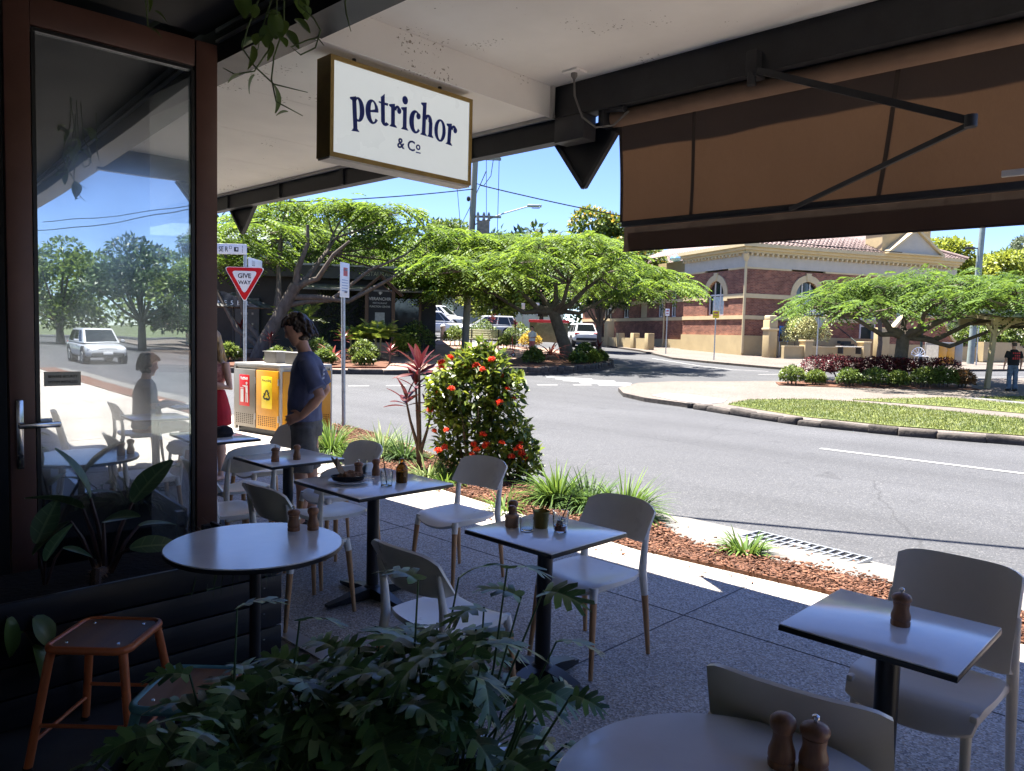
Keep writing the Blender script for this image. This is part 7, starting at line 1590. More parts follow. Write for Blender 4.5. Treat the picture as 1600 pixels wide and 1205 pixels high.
for a, b in (((E_, E_, ZE), (6.5, 6.6, 10.3)), ((18.4, E_, ZE), (12.5, 6.6, 10.3)), ((6.5, 6.6, 10.3), (12.5, 6.6, 10.3)), ((.2, 7.4, 5.42), (6.4, 9, 8.6))): mb.tube([V3(a) + V3((0, 0, .06)), V3(b) + V3((0, 0, .06))], .11, 8)
mb.build('ridge_tiles', m_tile, po)
MB().sphere((2.4, 12.4, 7.35), .5, 12, sc=(1, 1, .6)).build('skylight_dome', M('blue_dome', (.12, .25, .45), .3, var=.1), po)
# parapet block with little pediment over the entrance
MB().box((12.9, .5, 8.05), (4.3, 1.5, 1.85)).build('parapet', m_cream, po); MB().box((12.9, .5, 9.02), (4.55, 1.75, .12)).build('parapet_cap', m_trim, po)
MB().prism([(10.9, 7.13), (15.6, 7.13), (13.2, 8.75)], (0, -.72, 0), (1, 0, 0), (0, 0, 1), (0, .45, 0)).build('pediment', m_frieze, po)
for a, b in (((10.8, -.62, 7.18), (13.2, -.62, 8.86)), ((13.2, -.62, 8.86), (15.7, -.62, 7.18))): MB().beam(a, b, .62, .16).build('pediment_moulding', m_trim, po)
MB().box((13.2, -.6, 7.14), (5.0, .7, .1)).build('pediment_base', m_trim, po)
q = MB()
for i in range(14): q.box((18.6, 0.02 + .0, .5 + .3 * i), (1.2, .06 + .0, .27), mat=Matrix.Rotation(.12, 3, 'X'))
MB().box((18.6, .2, 2.6), (1.2, .3, 4.4)).build('weatherboard_wall', m_cream, po); q.build('weatherboards', m_cream, po)
MB().box((9.6, 9.2, 3.4), (16.6, 16.8, 7.0)).build('inner_wall', m_cream, po); MB().box((5, 18, 2.8), (7.6, 16, 5.2)).build('inner_wall', m_cream, po)

def near(x, y, dz=0):
    c, s_ = math.cos(PRZ), math.sin(PRZ); X, Y = cx + c * x - s_ * y, cy_ + s_ * x + c * y; return (X, Y, gz(X, Y) + dz)
# low garden wall with piers, curved wall and steps in front of the right hand face
gw_ = thing('garden_wall', 'low cream garden wall with square piers before the brick building', 'wall', near(0, -3.2), PRZ)
for x0, x1 in ((.55, 2.0), (2.55, 6.5)): MB().box(((x0 + x1) / 2, 0, .28), (x1 - x0, .24, .9)).build('wall', m_cream, gw_); MB().box(((x0 + x1) / 2, 0, .76), (x1 - x0, .32, .07)).build('coping', m_trim, gw_)
for x in (2.27, 6.8): MB().rbox((x, 0, .45), (.56, .56, 1.25), .02).build('pier', m_cream, gw_); MB().rbox((x, 0, 1.12), (.64, .64, .1), .02).build('pier_cap', m_trim, gw_)
tp = thing('gate_pier', 'tall cream gate pier at the corner of the brick building', 'pier', near(.35, -2.2), PRZ)
MB().rbox((0, 0, 1.1), (.62, .62, 2.4), .02).build('shaft', m_cream, tp); MB().rbox((0, 0, 1.75), (.74, .74, .14), .02).build('collar', m_trim, tp); MB().rbox((0, 0, 2.42), (.56, .56, .34), .06).build('cap', m_trim, tp)
cwl = thing('curved_wall', 'brick and cream wall with a swooping curved coping behind the island tree', 'wall', near(8.2, -3.2), PRZ)
MB().rbox((0, 0, .95), (.75, .6, 2.1), .02).build('pier', m_cream, cwl)
top = [(0.38 + .3 * 0, 1.75)] + [(0.38 + 1.5 * t, 1.7 + 1.05 * _sm(t)) for t in np.linspace(0, 1, 9)] + [(4.6, 2.75)] + [(4.6 + 1.6 * t, 2.75 - 1.55 * _sm(t)) for t in np.linspace(0, 1, 9)]
MB().prism([(.38, .95)] + top[1:] + [(6.2, .95)], (0, .12, 0), (1, 0, 0), (0, 0, 1), (0, -.24, 0)).build('brick_panel', m_brick, cwl, smooth=0)
MB().box((3.2, 0, .35), (5.64, .30, 1.25)).build('base', m_cream, cwl)
mb = MB()
for a, b in zip(top[1:-1], top[2:]): mb.beam((a[0], 0, a[1] + .06), (b[0], 0, b[1] + .06), .38, .16)
mb.build('coping', m_trim, cwl)
sp = thing('steps', 'dark green steps with a rail going up to the brick building', 'steps', near(7.45, -2.3), PRZ)
for i in range(6): MB().box((0, .3 * i, .09 + .18 * i), (.9, .3, .18)).build('step', M('dark_step', (.03, .045, .05), .7, var=.2), sp)
MB().tube([(-.5, -.3, .9), (-.5, 1.6, 2.0)], .03, 8).tube([(-.5, -.3, 0), (-.5, -.3, .9)], .025, 8).build('rail', m_gdoor, sp)
lw = thing('garden_wall', 'low cream wall with small piers beside the brick wing behind the leaning tree', 'wall', near(-3.4, 6.0), PRZ)
for y0, y1 in ((0, 4.2), (4.6, 9)): MB().box((0, (y0 + y1) / 2, .3), (.24, y1 - y0, 1.0)).build('wall', m_cream, lw)
for y in (0, 2.1, 4.4, 9): MB().rbox((0, y, .5), (.5, .5, 1.3), .02).build('pier', m_cream, lw)
MB().rbox((0, 6.3, .9), (.6, .6, 2.3), .03).build('tall_pier', m_cream, lw)
bsn = thing('poster_board', 'blue poster board standing by the brick wall', 'sign', near(2.2, -1.2, .95), PRZ); MB().rbox((0, 0, .5), (.72, .05, 1.0), .01).build('board', M('poster_blue', (.03, .22, .62), .5, var=.12), bsn); MB().box((.08, -.028, .66), (.42, .004, .1)).box((.12, -.028, .5), (.3, .004, .06)).box((.1, -.028, .3), (.2, .004, .22)).build('print', m_signwht, bsn); MB().prism([(-.36, .02), (-.12, .02), (-.16, .35), (-.3, .6), (-.36, .5)], (0, -.027, 0), (1, 0, 0), (0, 0, 1), (0, -.003, 0)).build('picture', M('poster_dark', (.05, .03, .03), .6), bsn); MB().tube([(-.3, 0, -1.2), (-.3, 0, .1)], .03, 6).tube([(.3, 0, -1.2), (.3, 0, .1)], .03, 6).build('legs', m_galv, bsn)
def bench(loc, rz, L_, col, label, back=True):
    t = thing('bench', label, 'bench', loc, rz); sl = MB().rbox((0, 0, 0), (L_, .11, .04), .008).mesh('slat', col)
    for i in range(4): link('slat', sl, t, (0, -.2 + .13 * i, .45))
    if back:
        for i in range(4): o = link('slat', sl, t, (0, .27 + .03 * i, .56 + .125 * i)); o.rotation_euler = (1.35, 0, 0)
    for x in (-L_ * .4, L_ * .4): MB().box((x, 0, .21), (.08, .4, .42)).beam((x, .22, .42), (x, .36, 1.0), .06, .06).build('leg', m_char, t) if back else MB().box((x, 0, .21), (.08, .4, .42)).build('leg', m_char, t)
bench(W3(-1.6, 43.0), VIEW_RZ, 1.9, M('weathered_slats', (.42, .40, .28), .8, var=.2, scale=8), 'weathered slatted bench on the brick plaza behind the pole')
bench(near(5.0, -3.9, .35), PRZ, 1.75, M('pale_slats', (.6, .6, .58), .6, var=.1), 'pale bench against the low cream wall', False)
wc = thing('garden_chair', 'white garden chair by the curved wall behind the island tree', 'chair', W3(22.7, 42.6, .1), VIEW_RZ); q = MB()
for k in range(7): a = PI * k / 6; q.tube([(0, .2, .45), (.38 * math.cos(a), .3, .5 + .42 * math.sin(a))], .018, 6)
q.tube([(.38 * math.cos(PI * k / 12), .3, .5 + .42 * math.sin(PI * k / 12)) for k in range(13)], .02, 6).build('backrest', m_signwht, wc); MB().rbox((0, 0, .43), (.6, .55, .04), .01).build('seat', m_signwht, wc)
for x in (-.26, .26):
    for y in (-.24, .24): MB().tube([(x, y, 0), (x * .9, y * .9, .42)], .018, 6).build('leg', m_signwht, wc)

# ================================================================ SIGNS ON POLES IN THE DISTANCE
def sign_post(r, d, h, w, hh, mat, label, name='parking_sign', rz=VIEW_RZ, marks=True):
    t = thing(name, label, 'road sign', W3(r, d), rz); post(t, h, .035, name='pole'); MB().rbox((0, -.045, h - hh / 2), (w, .006, hh), .002).build('plate', mat, t)
    if marks: MB().box((0, -.05, h - hh * .28), (w * .6, .004, hh * .22)).box((0, -.05, h - hh * .68), (w * .6, .004, hh * .12)).build('marks', M('faint_red_mark', (.5, .12, .12), .6), t)
sign_post(9.7, 48.6, 2.85, .26, .45, m_signwht, 'white parking sign on a pole before the brick wing'); sign_post(11.3, 43.0, 2.75, .36, .40, m_signyel, 'yellow square sign on a pole before the corner window'); sign_post(27.0, 44.6, 3.1, .40, .60, m_signwht, 'white parking sign on a pole beside the leaning power pole'); sign_post(-5.5, 46.6, 3.0, .22, .6, m_galv, 'grey sign pole in front of the parked grey car', marks=False); sign_post(1.45, 48, 2.7, .25, .4, m_signwht, 'white sign pole behind the scooter', marks=False)
sign_post(.55, 46.2, 2.6, .2, .35, m_signwht, 'thin white pole beside the timber noticeboard', marks=False)
bs = thing('street_name_sign', 'blue and white street name blade above the back of a triangle sign', 'street sign', W3(17.85, 45), VIEW_RZ); post(bs, 3.2, .035, name='pole'); MB().rbox((-.25, -.05, 2.95), (1.25, .03, .24), .004).build('blade', m_signwht, bs); MB().rbox((-.25, -.05, 2.70), (1.25, .03, .2), .004).build('blade', m_signwht, bs)
q = MB()
for k in range(7): q.box((-.72 + .15 * k, -.068, 2.7 + .02 * (k % 2)), (.10, .004, .11))
q.build('lettering', M('sign_blue', (.03, .10, .5), .5), bs); MB().prism(rtri(.75, 0), (.12, .05, 2.55), (1, 0, 0), (0, 0, 1), (0, .004, 0)).build('triangle_back', M('sign_back_grey', (.35, .36, .36), .5, metal=.4), bs)
pb2 = thing('lamp_post', 'dark slim post in front of the curved brick wall', 'post', W3(23.1, 43.4), VIEW_RZ); MB().tube([(0, 0, 0), (0, 0, 3.4)], .07, 10).build('post', m_gdoor, pb2)
bo = thing('bollard', 'round headed stone bollard on the brick plaza by the cars', 'bollard', W3(-4.35, 47.3)); MB().lathe([(.30, 0), (.30, .04), (.155, .05), (.15, .82), (.17, .84), (.17, .88), (.14, .95), (.07, 1.0), (.01, 1.01)], n=20).build('post', M('pale_stone', (.42, .39, .35), .85, var=.15), bo)
# ---------------------------------------------------------------- power poles, lamp and wires
m_pole = M('weathered_timber_pole', (.24, .225, .20), .9, var=.2, scale=6, stretch=(1, 1, .06), bump=.3)
pp = thing('power_pole', 'tall grey timber power pole with cross arms, transformer and street lamp', 'power pole', W3(-2.5, 39.6), VIEW_RZ); lean = .35
MB().tube([(0, 0, -.3), (lean * .3, 0, 3), (lean * .7, 0, 6.5), (lean, 0, 10.3)], [.20, .18, .165, .145], 14).build('pole', m_pole, pp)
MB().box((lean + .55, -.12, 9.75), (1.5, .11, .12)).build('cross_arm', m_pole, pp); MB().box((lean + .62, -.12, 6.85), (1.5, .09, .1)).build('cross_arm', m_pole, pp); MB().box((lean + .62, -.12, 6.0), (1.4, .09, .1)).build('cross_arm', m_pole, pp)
tfm = MB().box((lean + .48, -.3, 6.15), (.62, .5, .9)); tfm.build('transformer', M('rust_brown_box', (.23, .17, .15), .8, var=.3), pp)
for x in (.2, .5, .75): MB().lathe([(.05, 6.6), (.09, 6.65), (.06, 6.75), (.09, 6.85), (.05, 7.0), (.03, 7.05)], (lean + x, -.3, 0), 10).build('insulator', m_gpan, pp)
for x in (0, .55, 1.2): MB().lathe([(.03, 9.8), (.08, 9.86), (.05, 9.95), (.02, 10.0)], (lean + x, -.12, 0), 10).build('insulator', m_gpan, pp)
MB().tube([(lean + 1.2, -.12, 9.7), (lean + 1.2, -.12, 5.9)], .018, 6).tube([(lean + .55, -.12, 9.7), (lean + .62, -.12, 6.9)], .016, 6).tube([(lean + .9, -.12, 9.7), (lean + .8, -.15, 8.9), (lean + .45, -.15, 8.4), (lean + .1, -.1, 8.5)], .02, 6).tube([(lean - .9, 0, 8.2), (lean - .55, 0, 5)], .016, 6).build('dropper_wires', m_black, pp)
MB().tube([(lean, 0, 6.45), (lean + 1.5, -.1, 7.05), (lean + 2.75, -.2, 7.42)], .035, 8).build('lamp_arm', m_galv, pp); MB().rbox((lean + 3.05, -.2, 7.45), (.75, .24, .13), .05).build('lamp_head', m_galv, pp); MB().rbox((lean + 3.12, -.2, 7.37), (.42, .2, .1), .04).build('lamp_lens', m_glass, pp)
MB().sphere((lean - .32, 0, 7.75), .1, 10, sc=(1, 1, 1.4)).build('insulator', m_black, pp)
p2_ = thing('power_pole', 'leaning grey power pole beyond the island tree at the right', 'power pole', W3(27.6, 46.2), VIEW_RZ); MB().tube([(0, 0, -.3), (.1, 0, 4), (.3, 0, 11.5)], [.20, .18, .15], 14).build('pole', M('green_grey_pole', (.22, .27, .26), .8, var=.15, scale=3), p2_); MB().rbox((-.45, 0, 6.9), (.5, .3, .12), .04).tube([(0, 0, 6.9), (-.4, 0, 6.9)], .04, 8).build('floodlight', m_char, p2_)
def wire(a, b, sag, label, r=.022):
    a, b = V3(a), V3(b); t = thing('power_line', label, 'wire', a); pts = [(a.lerp(b, k / 16) - a) + V3((0, 0, -sag * 4 * (k / 16) * (1 - k / 16))) for k in range(17)]; MB().tube(pts, r, 6).build('wire', m_black, t)
ppt = W3(-2.0, 39.5); W_ = lambda r, d, z: (*W(r, d), z)
wire(W_(-1.9, 39.5, 9.2), W_(22, 44, 6.9), .5, 'black wire running from the tall pole down to the right behind the awning', .03)
wire(W_(-2.2, 39.5, 9.0), W_(-16, 30, 3.4 + 3.0), .3, 'black wire running down left from the tall pole over the restaurant tree', .028)
wire(W_(-1.6, 39.5, 9.9), W_(-9, 95, 12), .8, 'black wire running away up the far street', .025)
wire(W_(27.9, 46.2, 10.4), W_(60, 60, 12), .7, 'black wire running right from the leaning pole', .025); wire(W_(27.9, 46.2, 9.8), W_(14, 75, 12.5), .5, 'black wire running behind the leaning pole', .025)
wire((1.2, 15.9, 7.2), (14.2, -9.2, 7.2), .2, 'thick wire crossing the cafe street that drops a shadow line on the asphalt', .04)

# ================================================================ DARK RESTAURANT
m_dkw = M('charcoal_wall', (.022, .021, .02), .7, var=.25, scale=3); m_dkroof = M('dark_roof_sheet', (.05, .05, .052), .5, var=.15, scale=2); m_brownt = WOOD('brown_timber', (.10, .055, .03), (.17, .095, .055), 12, .6)
rs = thing('restaurant', 'low charcoal restaurant with green wall and striped dark awnings under the tree', 'building', W3(-13, 36.8), face_dir(.985, .17))
MB().box((1.5, 5, 1.9), (15.5, 9.6, 4.3)).build('wall', m_dkw, rs)
MB().box((1.5, 4.9, 4.12), (16, 10.6, .14)).build('roof', m_dkroof, rs); MB().box((1.6, -.45, 3.78), (15.6, .08, .55)).build('fascia', m_dkroof, rs); MB().box((5, -.36, 4.13), (9, .3, .1)).build('gutter', M('pale_gutter', (.35, .35, .36), .4, metal=.5), rs)
text('lettering', 'RESTAURANT', .30, M('gold_lettering', (.36, .33, .26), .5), (6.4, -.493, 3.68), (1, 0, 0), (0, 0, 1), rs, .004, sx=.9)
gp = LEAF('moss_wall_leaf', (.02, .04, .012), (.07, .10, .03), .7, .1, 2, .35)
MB().box((5.2, .12, 1.75), (3.3, .12, 2.5)).build('green_wall', m_dkw, rs)
for i in range(6):
    for j in range(5):
        n_ = 130; P_ = np.stack([3.75 + i * .56 + rng.uniform(-.26, .26, n_), np.full(n_, .04), .75 + j * .5 + rng.uniform(-.23, .23, n_)], 1); D_ = rand_dirs(n_); D_[:, 1] = -abs(D_[:, 1]) - .2
        if j < 5: tag(link('moss_tile', np_mesh('moss_tile', *leaf_quads(P_, D_, .10, .07, .1), gp), rs), kind='stuff')
for x in (-4.3, -2.2): q = MB().box((x, .1, 1.4), (1.3, .1, 2.5)).build('window', m_pane, rs); MB().box((x, .04, 1.4), (.06, .06, 2.5)).box((x, .04, 1.9), (1.3, .06, .06)).build('frame', m_dkw, q)
dd = MB().box((.2, .08, 1.25), (1.1, .1, 2.4)).build('door', m_dkroof, rs)
for i in range(3):
    for j in range(2): MB().box((-.05 + .25 * i, .02, 1.2 + .5 * j), (.08, .03, .1)).build('door_stud', m_gpan, dd)
q = MB().box((7.8, .1, 1.7), (1.3, .1, 1.9)).build('window', m_pane, rs); MB().box((7.15, .02, 1.7), (.12, .2, 2.1)).box((8.45, .02, 1.7), (.12, .2, 2.1)).build('frame', m_brownt, q)
for x0, x1, z in ((2.6, 9.2, 3.25),): MB().prism([(0, 0), (-1.5, -.28), (-1.5, -.36), (0, -.08)], (x0, 0, z), (0, 1, 0), (0, 0, 1), (x1 - x0, 0, 0)).build('awning', M('patchy_awning_sheet', (.12, .11, .10), .8, var=.6, scale=2.5, c2=(.35, .33, .3)), rs)
um = thing('cafe_umbrella', 'black cafe umbrella with pale lettering outside the restaurant', 'umbrella', W3(-12.2, 33.4), VIEW_RZ); MB().prism([(-1.6, 0), (1.6, 0), (.12, .62), (-.12, .62)], (0, -1.4, 2.05), (1, 0, 0), (0, 0, 1), (0, .02, 0)).lathe([(2.0, 2.05), (.08, 2.7)], n=4, closed=False).build('canopy', M('black_canvas', (.03, .03, .032), .8, var=.5, scale=3, c2=(.16, .155, .15)), um); MB().tube([(0, 0, 0), (0, 0, 2.7)], .03, 8).build('pole', m_char, um); text('lettering', 'VIANNIE  5  BAR', .26, m_signwht, (.2, -1.43, 2.12), (1, 0, 0), (0, 0, 1), um, .004, bold=.004)
gs = thing('gabled_sign', 'timber gabled sign board lettered VERANCHIR in front of the restaurant', 'sign', W3(-6.35, 36.4), VIEW_RZ + .25)
for x in (-.62, .62): MB().box((x, 0, 1.5), (.16, .16, 3.1)).build('post', m_brownt, gs)
MB().prism([(-.56, .95), (.56, .95), (.56, 2.85), (0, 3.35), (-.56, 2.85)], (0, .05, 0), (1, 0, 0), (0, 0, 1), (0, .06, 0)).build('board', m_dkw, gs)
for sg in (-1, 1):
    MB().beam((sg * 1.0, -.05, 2.72), (0, -.05, 3.62), .3, .10).build('barge_board', m_brownt, gs); MB().beam((sg * 1.06, .0, 2.74), (0, .0, 3.70), .8, .05).build('roof_sheet', M('shingle_brown', (.15, .11, .085), .85, var=.4, scale=12), gs)
    MB().beam((sg * .55, -.03, 2.86), (0, -.03, 3.33), .04, .05).build('inner_trim', m_brownt, gs)
m_cl = M('cream_lettering', (.62, .6, .52), .5, var=0)
text('lettering', 'VERANCHIR', .20, m_cl, (0, .047, 2.50), (1, 0, 0), (0, 0, 1), gs, .004, bold=.004, sx=.95); text('lettering', 'RESTAURANT', .11, m_cl, (0, .047, 2.33), (1, 0, 0), (0, 0, 1), gs, .004); text('lettering', 'FUNCTION CENTRE', .125, m_cl, (0, .047, 2.16), (1, 0, 0), (0, 0, 1), gs, .004, bold=.002, sx=.85)
q = MB()
for k in range(5): a = PI / 2 + (k - 2) * .5; q.prism([(0, 2.75), (.05 * math.cos(a) - .03, 2.82 + .04 * math.sin(a)), (.15 * math.cos(a), 2.78 + .18 * math.sin(a)), (.05 * math.cos(a) + .03, 2.8 + .04 * math.sin(a))], (0, .046 - .001 * k, 0), (1, 0, 0), (0, 0, 1), (0, -.003, 0))
q.build('emblem', m_cl, gs); MB().box((.0, .045, 1.55), (.45, .02, .75)).build('menu_panel', M('menu_paper', (.4, .39, .33), .7, var=.2, scale=8), gs)
MB().box((.0, .0, .25), (1.5, .5, .5)).build('base', M('sandstone', (.36, .27, .19), .9, var=.2), gs)

# ================================================================ CARS
m_tyre = M('tyre_rubber', (.015, .015, .016), .8, var=.2); m_rim = M('alloy_rim', (.35, .35, .36), .35, metal=.8); m_glz = M('car_glass', (.012, .016, .018), .05, var=0, spec=.8); m_tail = M('tail_light', (.45, .015, .015), .2, var=.05); m_hl = M('head_light', (.6, .62, .65), .15, var=0); m_bump = M('bumper_plastic', (.03, .03, .032), .7, var=.1)
def paint(name, c): return M(name, c, .3, var=.02, coat=.6, spec=.5)
def car(label, loc, rz, col, L_=4.5, Wd=1.82, Hh=1.66, name='parked_car', hatch=True):
    "x forward; lower body and cabin lofted from cross sections"
    t = thing(name, label, 'car', loc, rz, 'cars parked up the street'); h = L_ / 2; w = Wd / 2
    def sec(x, z0, z1, wy, wz): return ((x, 0, (z0 + z1) / 2), (0, 1, 0), (0, 0, 1), wy, (z1 - z0) / 2)
    b = MB(); bel = Hh * .60; hood = Hh * .565
    b.rings([sec(-h, .42, bel * .86, w * .80, 0), sec(-h + .06, .34, bel * .95, w * .92, 0), sec(-h + .35, .28, bel, w * .99, 0), sec(-h * .35, .24, bel, w, 0), sec(h * .15, .24, bel * .99, w, 0), sec(h * .42, .24, hood, w * .985, 0), sec(h - .38, .27, hood * .93, w * .95, 0), sec(h - .08, .33, hood * .80, w * .86, 0), sec(h, .42, hood * .70, w * .72, 0)], 28, power=4.6)
    b.build('body', col, t, smooth=50)
    c = MB(); rx0, rx1 = (-h + .42, h * .10) if hatch else (-h * .52, h * .12); bx0, bx1 = (-h + .10, h * .50) if hatch else (-h * .80, h * .5)
    lo = [(bx0, w * .86), (bx0 + .5, w * .93), (bx1 - .7, w * .93), (bx1, w * .84)]; hi_ = [(rx0, w * .66), (rx0 + .4, w * .74), (rx1 - .3, w * .74), (rx1, w * .68)]
    zb, zr = bel - .04, Hh - .05
    loop = lambda pr, z: [(x, y, z) for x, y in pr] + [(x, -y, z) for x, y in reversed(pr)]
    A, B = loop(lo, zb), loop(hi_, zr); n = len(A); C_ = [(x * .97 + (rx0 + rx1) * .015, y * .86, Hh) for x, y, z in B]
    c._add(A + B + C_, [(i, (i + 1) % n, n + (i + 1) % n, n + i) for i in range(n)] + [(n + i, n + (i + 1) % n, 2 * n + (i + 1) % n, 2 * n + i) for i in range(n)] + [tuple(range(2 * n, 3 * n))]); c.build('cabin', col, t, smooth=30)
    def glass(i, a0, a1, b0=.1, b1=.92):
        p, q_, r_, s_ = [V3(v) for v in (A[i], A[(i + 1) % n], B[(i + 1) % n], B[i])]
        f = lambda u, v: (p.lerp(q_, u)).lerp(s_.lerp(r_, u), v)
        nn = (q_ - p).cross(s_ - p).normalized(); ctr = V3((0, 0, 1)); nn = nn if nn.dot((p + q_) / 2 - V3((0, 0, zb))) > 0 else -nn
        q2 = [f(a0, b0), f(a1, b0), f(a1, b1), f(a0, b1)]; m_ = MB()._add([v + nn * .008 for v in q2] + [v - nn * .01 for v in q2], [(0, 1, 2, 3), (4, 7, 6, 5), (0, 4, 5, 1), (1, 5, 6, 2), (2, 6, 7, 3), (3, 7, 4, 0)]); m_.build('window', m_glz, t, smooth=0)
    for sd in (0, 1):
        idx = (0, 1, 2) if sd == 0 else (6, 5, 4)
        glass(idx[0], .25 if sd == 0 else .05, .95 if sd == 0 else .75); glass(idx[1], .02, .48); glass(idx[1], .52, .98); glass(idx[2], .02 if sd == 0 else .35, .65 if sd == 0 else .98)
    glass(3, .06, .94, .08, .95); glass(7, .06, .94, .2, .95)
    for sx in (-1, 1):
        for sy in (-1, 1):
            x = sx * (h - .82); y = sy * (w - .10); tt = MB().tube([(x, y - .10, .33), (x, y + .105, .33)], .335, 24).build('wheel', m_tyre, t, smooth=40)
            MB().tube([(x, y + sy * .08, .33), (x, y + sy * .112, .33)], .215, 18).build('rim', m_rim, tt); q = MB()
            for k in range(5): a = k * 1.2566; q.box((x + .11 * math.cos(a), y + sy * .114, .33 + .11 * math.sin(a)), (.06, .006, .06))
            q.build('spoke_gap', m_tyre, tt)
            MB().tube([(x, sy * (w - .28), .36), (x, sy * (w + .003), .36)], .41, 26).build('wheel_arch', m_bump, t, smooth=40)
    for sy in (-1, 1):
        MB().rbox((-h + .10, sy * w * .70, bel * .86), (.16, .36, .17), .04).build('tail_light', m_tail, t); MB().rbox((h - .20, sy * w * .68, hood * .74), (.26, .38, .14), .05).build('head_light', m_hl, t); MB().rbox((h * .36, sy * (w + .07), bel + .06), (.14, .18, .12), .03).build('mirror', col, t)
        for x in (-.55, .35): MB().rbox((x, sy * (w * .995), bel * .86), (.17, .025, .03), .008).build('door_handle', col, t)
    MB().rbox((-h + .05, 0, .46), (.16, Wd * .80, .2), .05).build('rear_bumper', m_bump, t); MB().rbox((h - .06, 0, .40), (.16, Wd * .74, .18), .05).build('front_bumper', m_bump, t); MB().rbox((h - .035, 0, .60), (.06, Wd * .42, .10), .02).build('grille', m_bump, t)
    MB().rbox((-h + .025, 0, .78), (.03, .38, .11), .004).build('number_plate', m_signwht, t); MB().rbox((h + .02, 0, .46), (.03, .38, .11), .004).build('number_plate', m_signwht, t); return t
wht = paint('white_car_paint', (.72, .73, .74)); slv = paint('silver_car_paint', (.42, .43, .44)); gry = paint('grey_car_paint', (.16, .17, .18)); blk = paint('black_car_paint', (.02, .02, .022))
fd = face_dir
car('white sports utility car parked nose right beyond the stone bollard', W3(-5.4, 52.3), fd(.86, .5), wht, 4.6, 1.86, 1.69)
car('silver hatchback nosing in toward the plaza behind the power pole', W3(-1.9, 52.6), fd(-.97, -.22), slv, 4.4, 1.8, 1.52)
car('grey car showing its tail at the left of the white sports utility car', W3(-7.6, 54.8), fd(.80, .6), gry, 4.6, 1.82, 1.5)
car('white van like car parked further back above the others', W3(-6.1, 63.5), fd(.95, -.3), wht, 4.7, 1.9, 1.9)
car('white hatchback seen from behind at the right of the leaning trunk', W3(4.75, 55.4), fd(-.16, .99), wht, 4.3, 1.84, 1.56)
nb = thing('noticeboard', 'grey green board with a red top rail behind the scooter', 'sign board', W3(2.1, 45.6), VIEW_RZ); MB().rbox((0, 0, 1.0), (2.3, .1, 1.15), .01).build('board', M('board_green_grey', (.14, .15, .11), .8, var=.2), nb); MB().rbox((0, -.02, 1.66), (2.4, .16, .16), .01).build('top_rail', M('pink_red_rail', (.6, .05, .08), .5), nb)
for x in (-1.0, 1.0): MB().tube([(x, .06, 0), (x, .06, 1.5)], .04, 8).build('leg', m_galv, nb)

# ================================================================ RIGHT HAND BACKGROUND
oh = thing('brick_house', 'peach coloured building with a pale tiled roof at the right edge', 'building', W3(45, 66), face_dir(.95, .3)); m_peach = M('peach_render', (.50, .30, .19), .85, var=.12, scale=1.5)
MB().box((0, 5, 2.0), (22, 10, 4.4)).build('wall', m_peach, oh)
for x in (-7, -3.5, 0, 3.5, 7): q = MB().box((x, -.02, 2.1), (1.5, .08, 1.7)).build('window', m_pane, oh); MB().box((x, -.06, 2.1), (.06, .04, 1.7)).box((x, -.06, 1.22), (1.7, .1, .08)).box((x, -.06, 2.98), (1.7, .1, .08)).build('frame', m_wfr, q)
m_tile2 = M('pale_roof_tile', (.34, .29, .27), .8, var=.2, scale=3, island=.25); mb = MB()
for i in range(16):
    y0, y1 = -.8 + .42 * i, -.8 + .42 * (i + 1); z0, z1 = 4.2 + .155 * i, 4.2 + .155 * (i + 1)
    for j in range(58): x = -11.5 + .4 * j; mb.quad((x, y0, z0 + .05), (x + .385, y0, z0 + .05), (x + .385, y1, z1), (x, y1, z1)); mb.quad((x, y0, z0), (x + .385, y0, z0), (x + .385, y0, z0 + .05), (x, y0, z0 + .05))
rf = MB().quad((-11.5, -.8, 4.18), (11.7, -.8, 4.18), (11.7, 5.9, 6.64), (-11.5, 5.9, 6.64)).box((0, -.75, 4.1), (23, .12, .2)).build('roof', m_tile2, oh); tag(mb.build('tiles', m_tile2, rf, smooth=0), kind='stuff')
pw = thing('planter_wall', 'low cream planter wall in front of the pale flowered shrubs', 'wall', W3(33, 50.2), face_dir(.95, .3)); MB().box((0, 0, .45), (13, .5, .9)).box((-2.2, -.5, .62), (3.0, .5, 1.24)).build('wall', m_cream, pw)
sh = thing('bus_shelter', 'timber shelter with sloping posts and bracketed eave at the right edge', 'shelter', W3(18.6, 28.4), VIEW_RZ); m_st = WOOD('cream_timber', (.42, .34, .19), (.52, .43, .26), 10, .6)
for x, y in ((-.95, 0), (3.2, 0), (3.2, 2.0)): MB().beam((x, y, 0), (x + .16, y, 2.55), .15, .15, up=(0, 1, 0)).build('post', m_st, sh)
MB().beam((-.95, -.05, 2.5), (3.8, -.05, 2.5), .12, .26).beam((-.95, 2.05, 2.5), (3.8, 2.05, 2.5), .12, .26).build('beam', m_st, sh)
for a in (-.8, 3.3): MB().beam((a, -.05, 1.95), (a + .5, -.05, 2.38), .09, .09).beam((a, -.05, 1.95), (a - .35, -.05, 2.38), .09, .09).build('bracket', m_st, sh)
for k in range(6): MB().beam((-1.1 + .75 * k, -.5, 2.55), (-1.1 + .75 * k, 2.7, 2.9), .06, .12).build('rafter', m_st, sh)
MB().beam((1.7, -.7, 2.66), (1.7, 2.9, 3.05), 5.3, .05).build('roof_sheet', M('green_grey_sheet', (.28, .33, .31), .5, metal=.3, var=.1), sh)
MB().rbox((1.2, .1, 2.02), (.7, .04, .62), .005).build('sign_panel', m_signwht, sh); MB().box((1.2, .075, 1.85), (.4, .01, .22)).build('sign_patch', M('sign_blue', (.03, .10, .5), .5), sh)
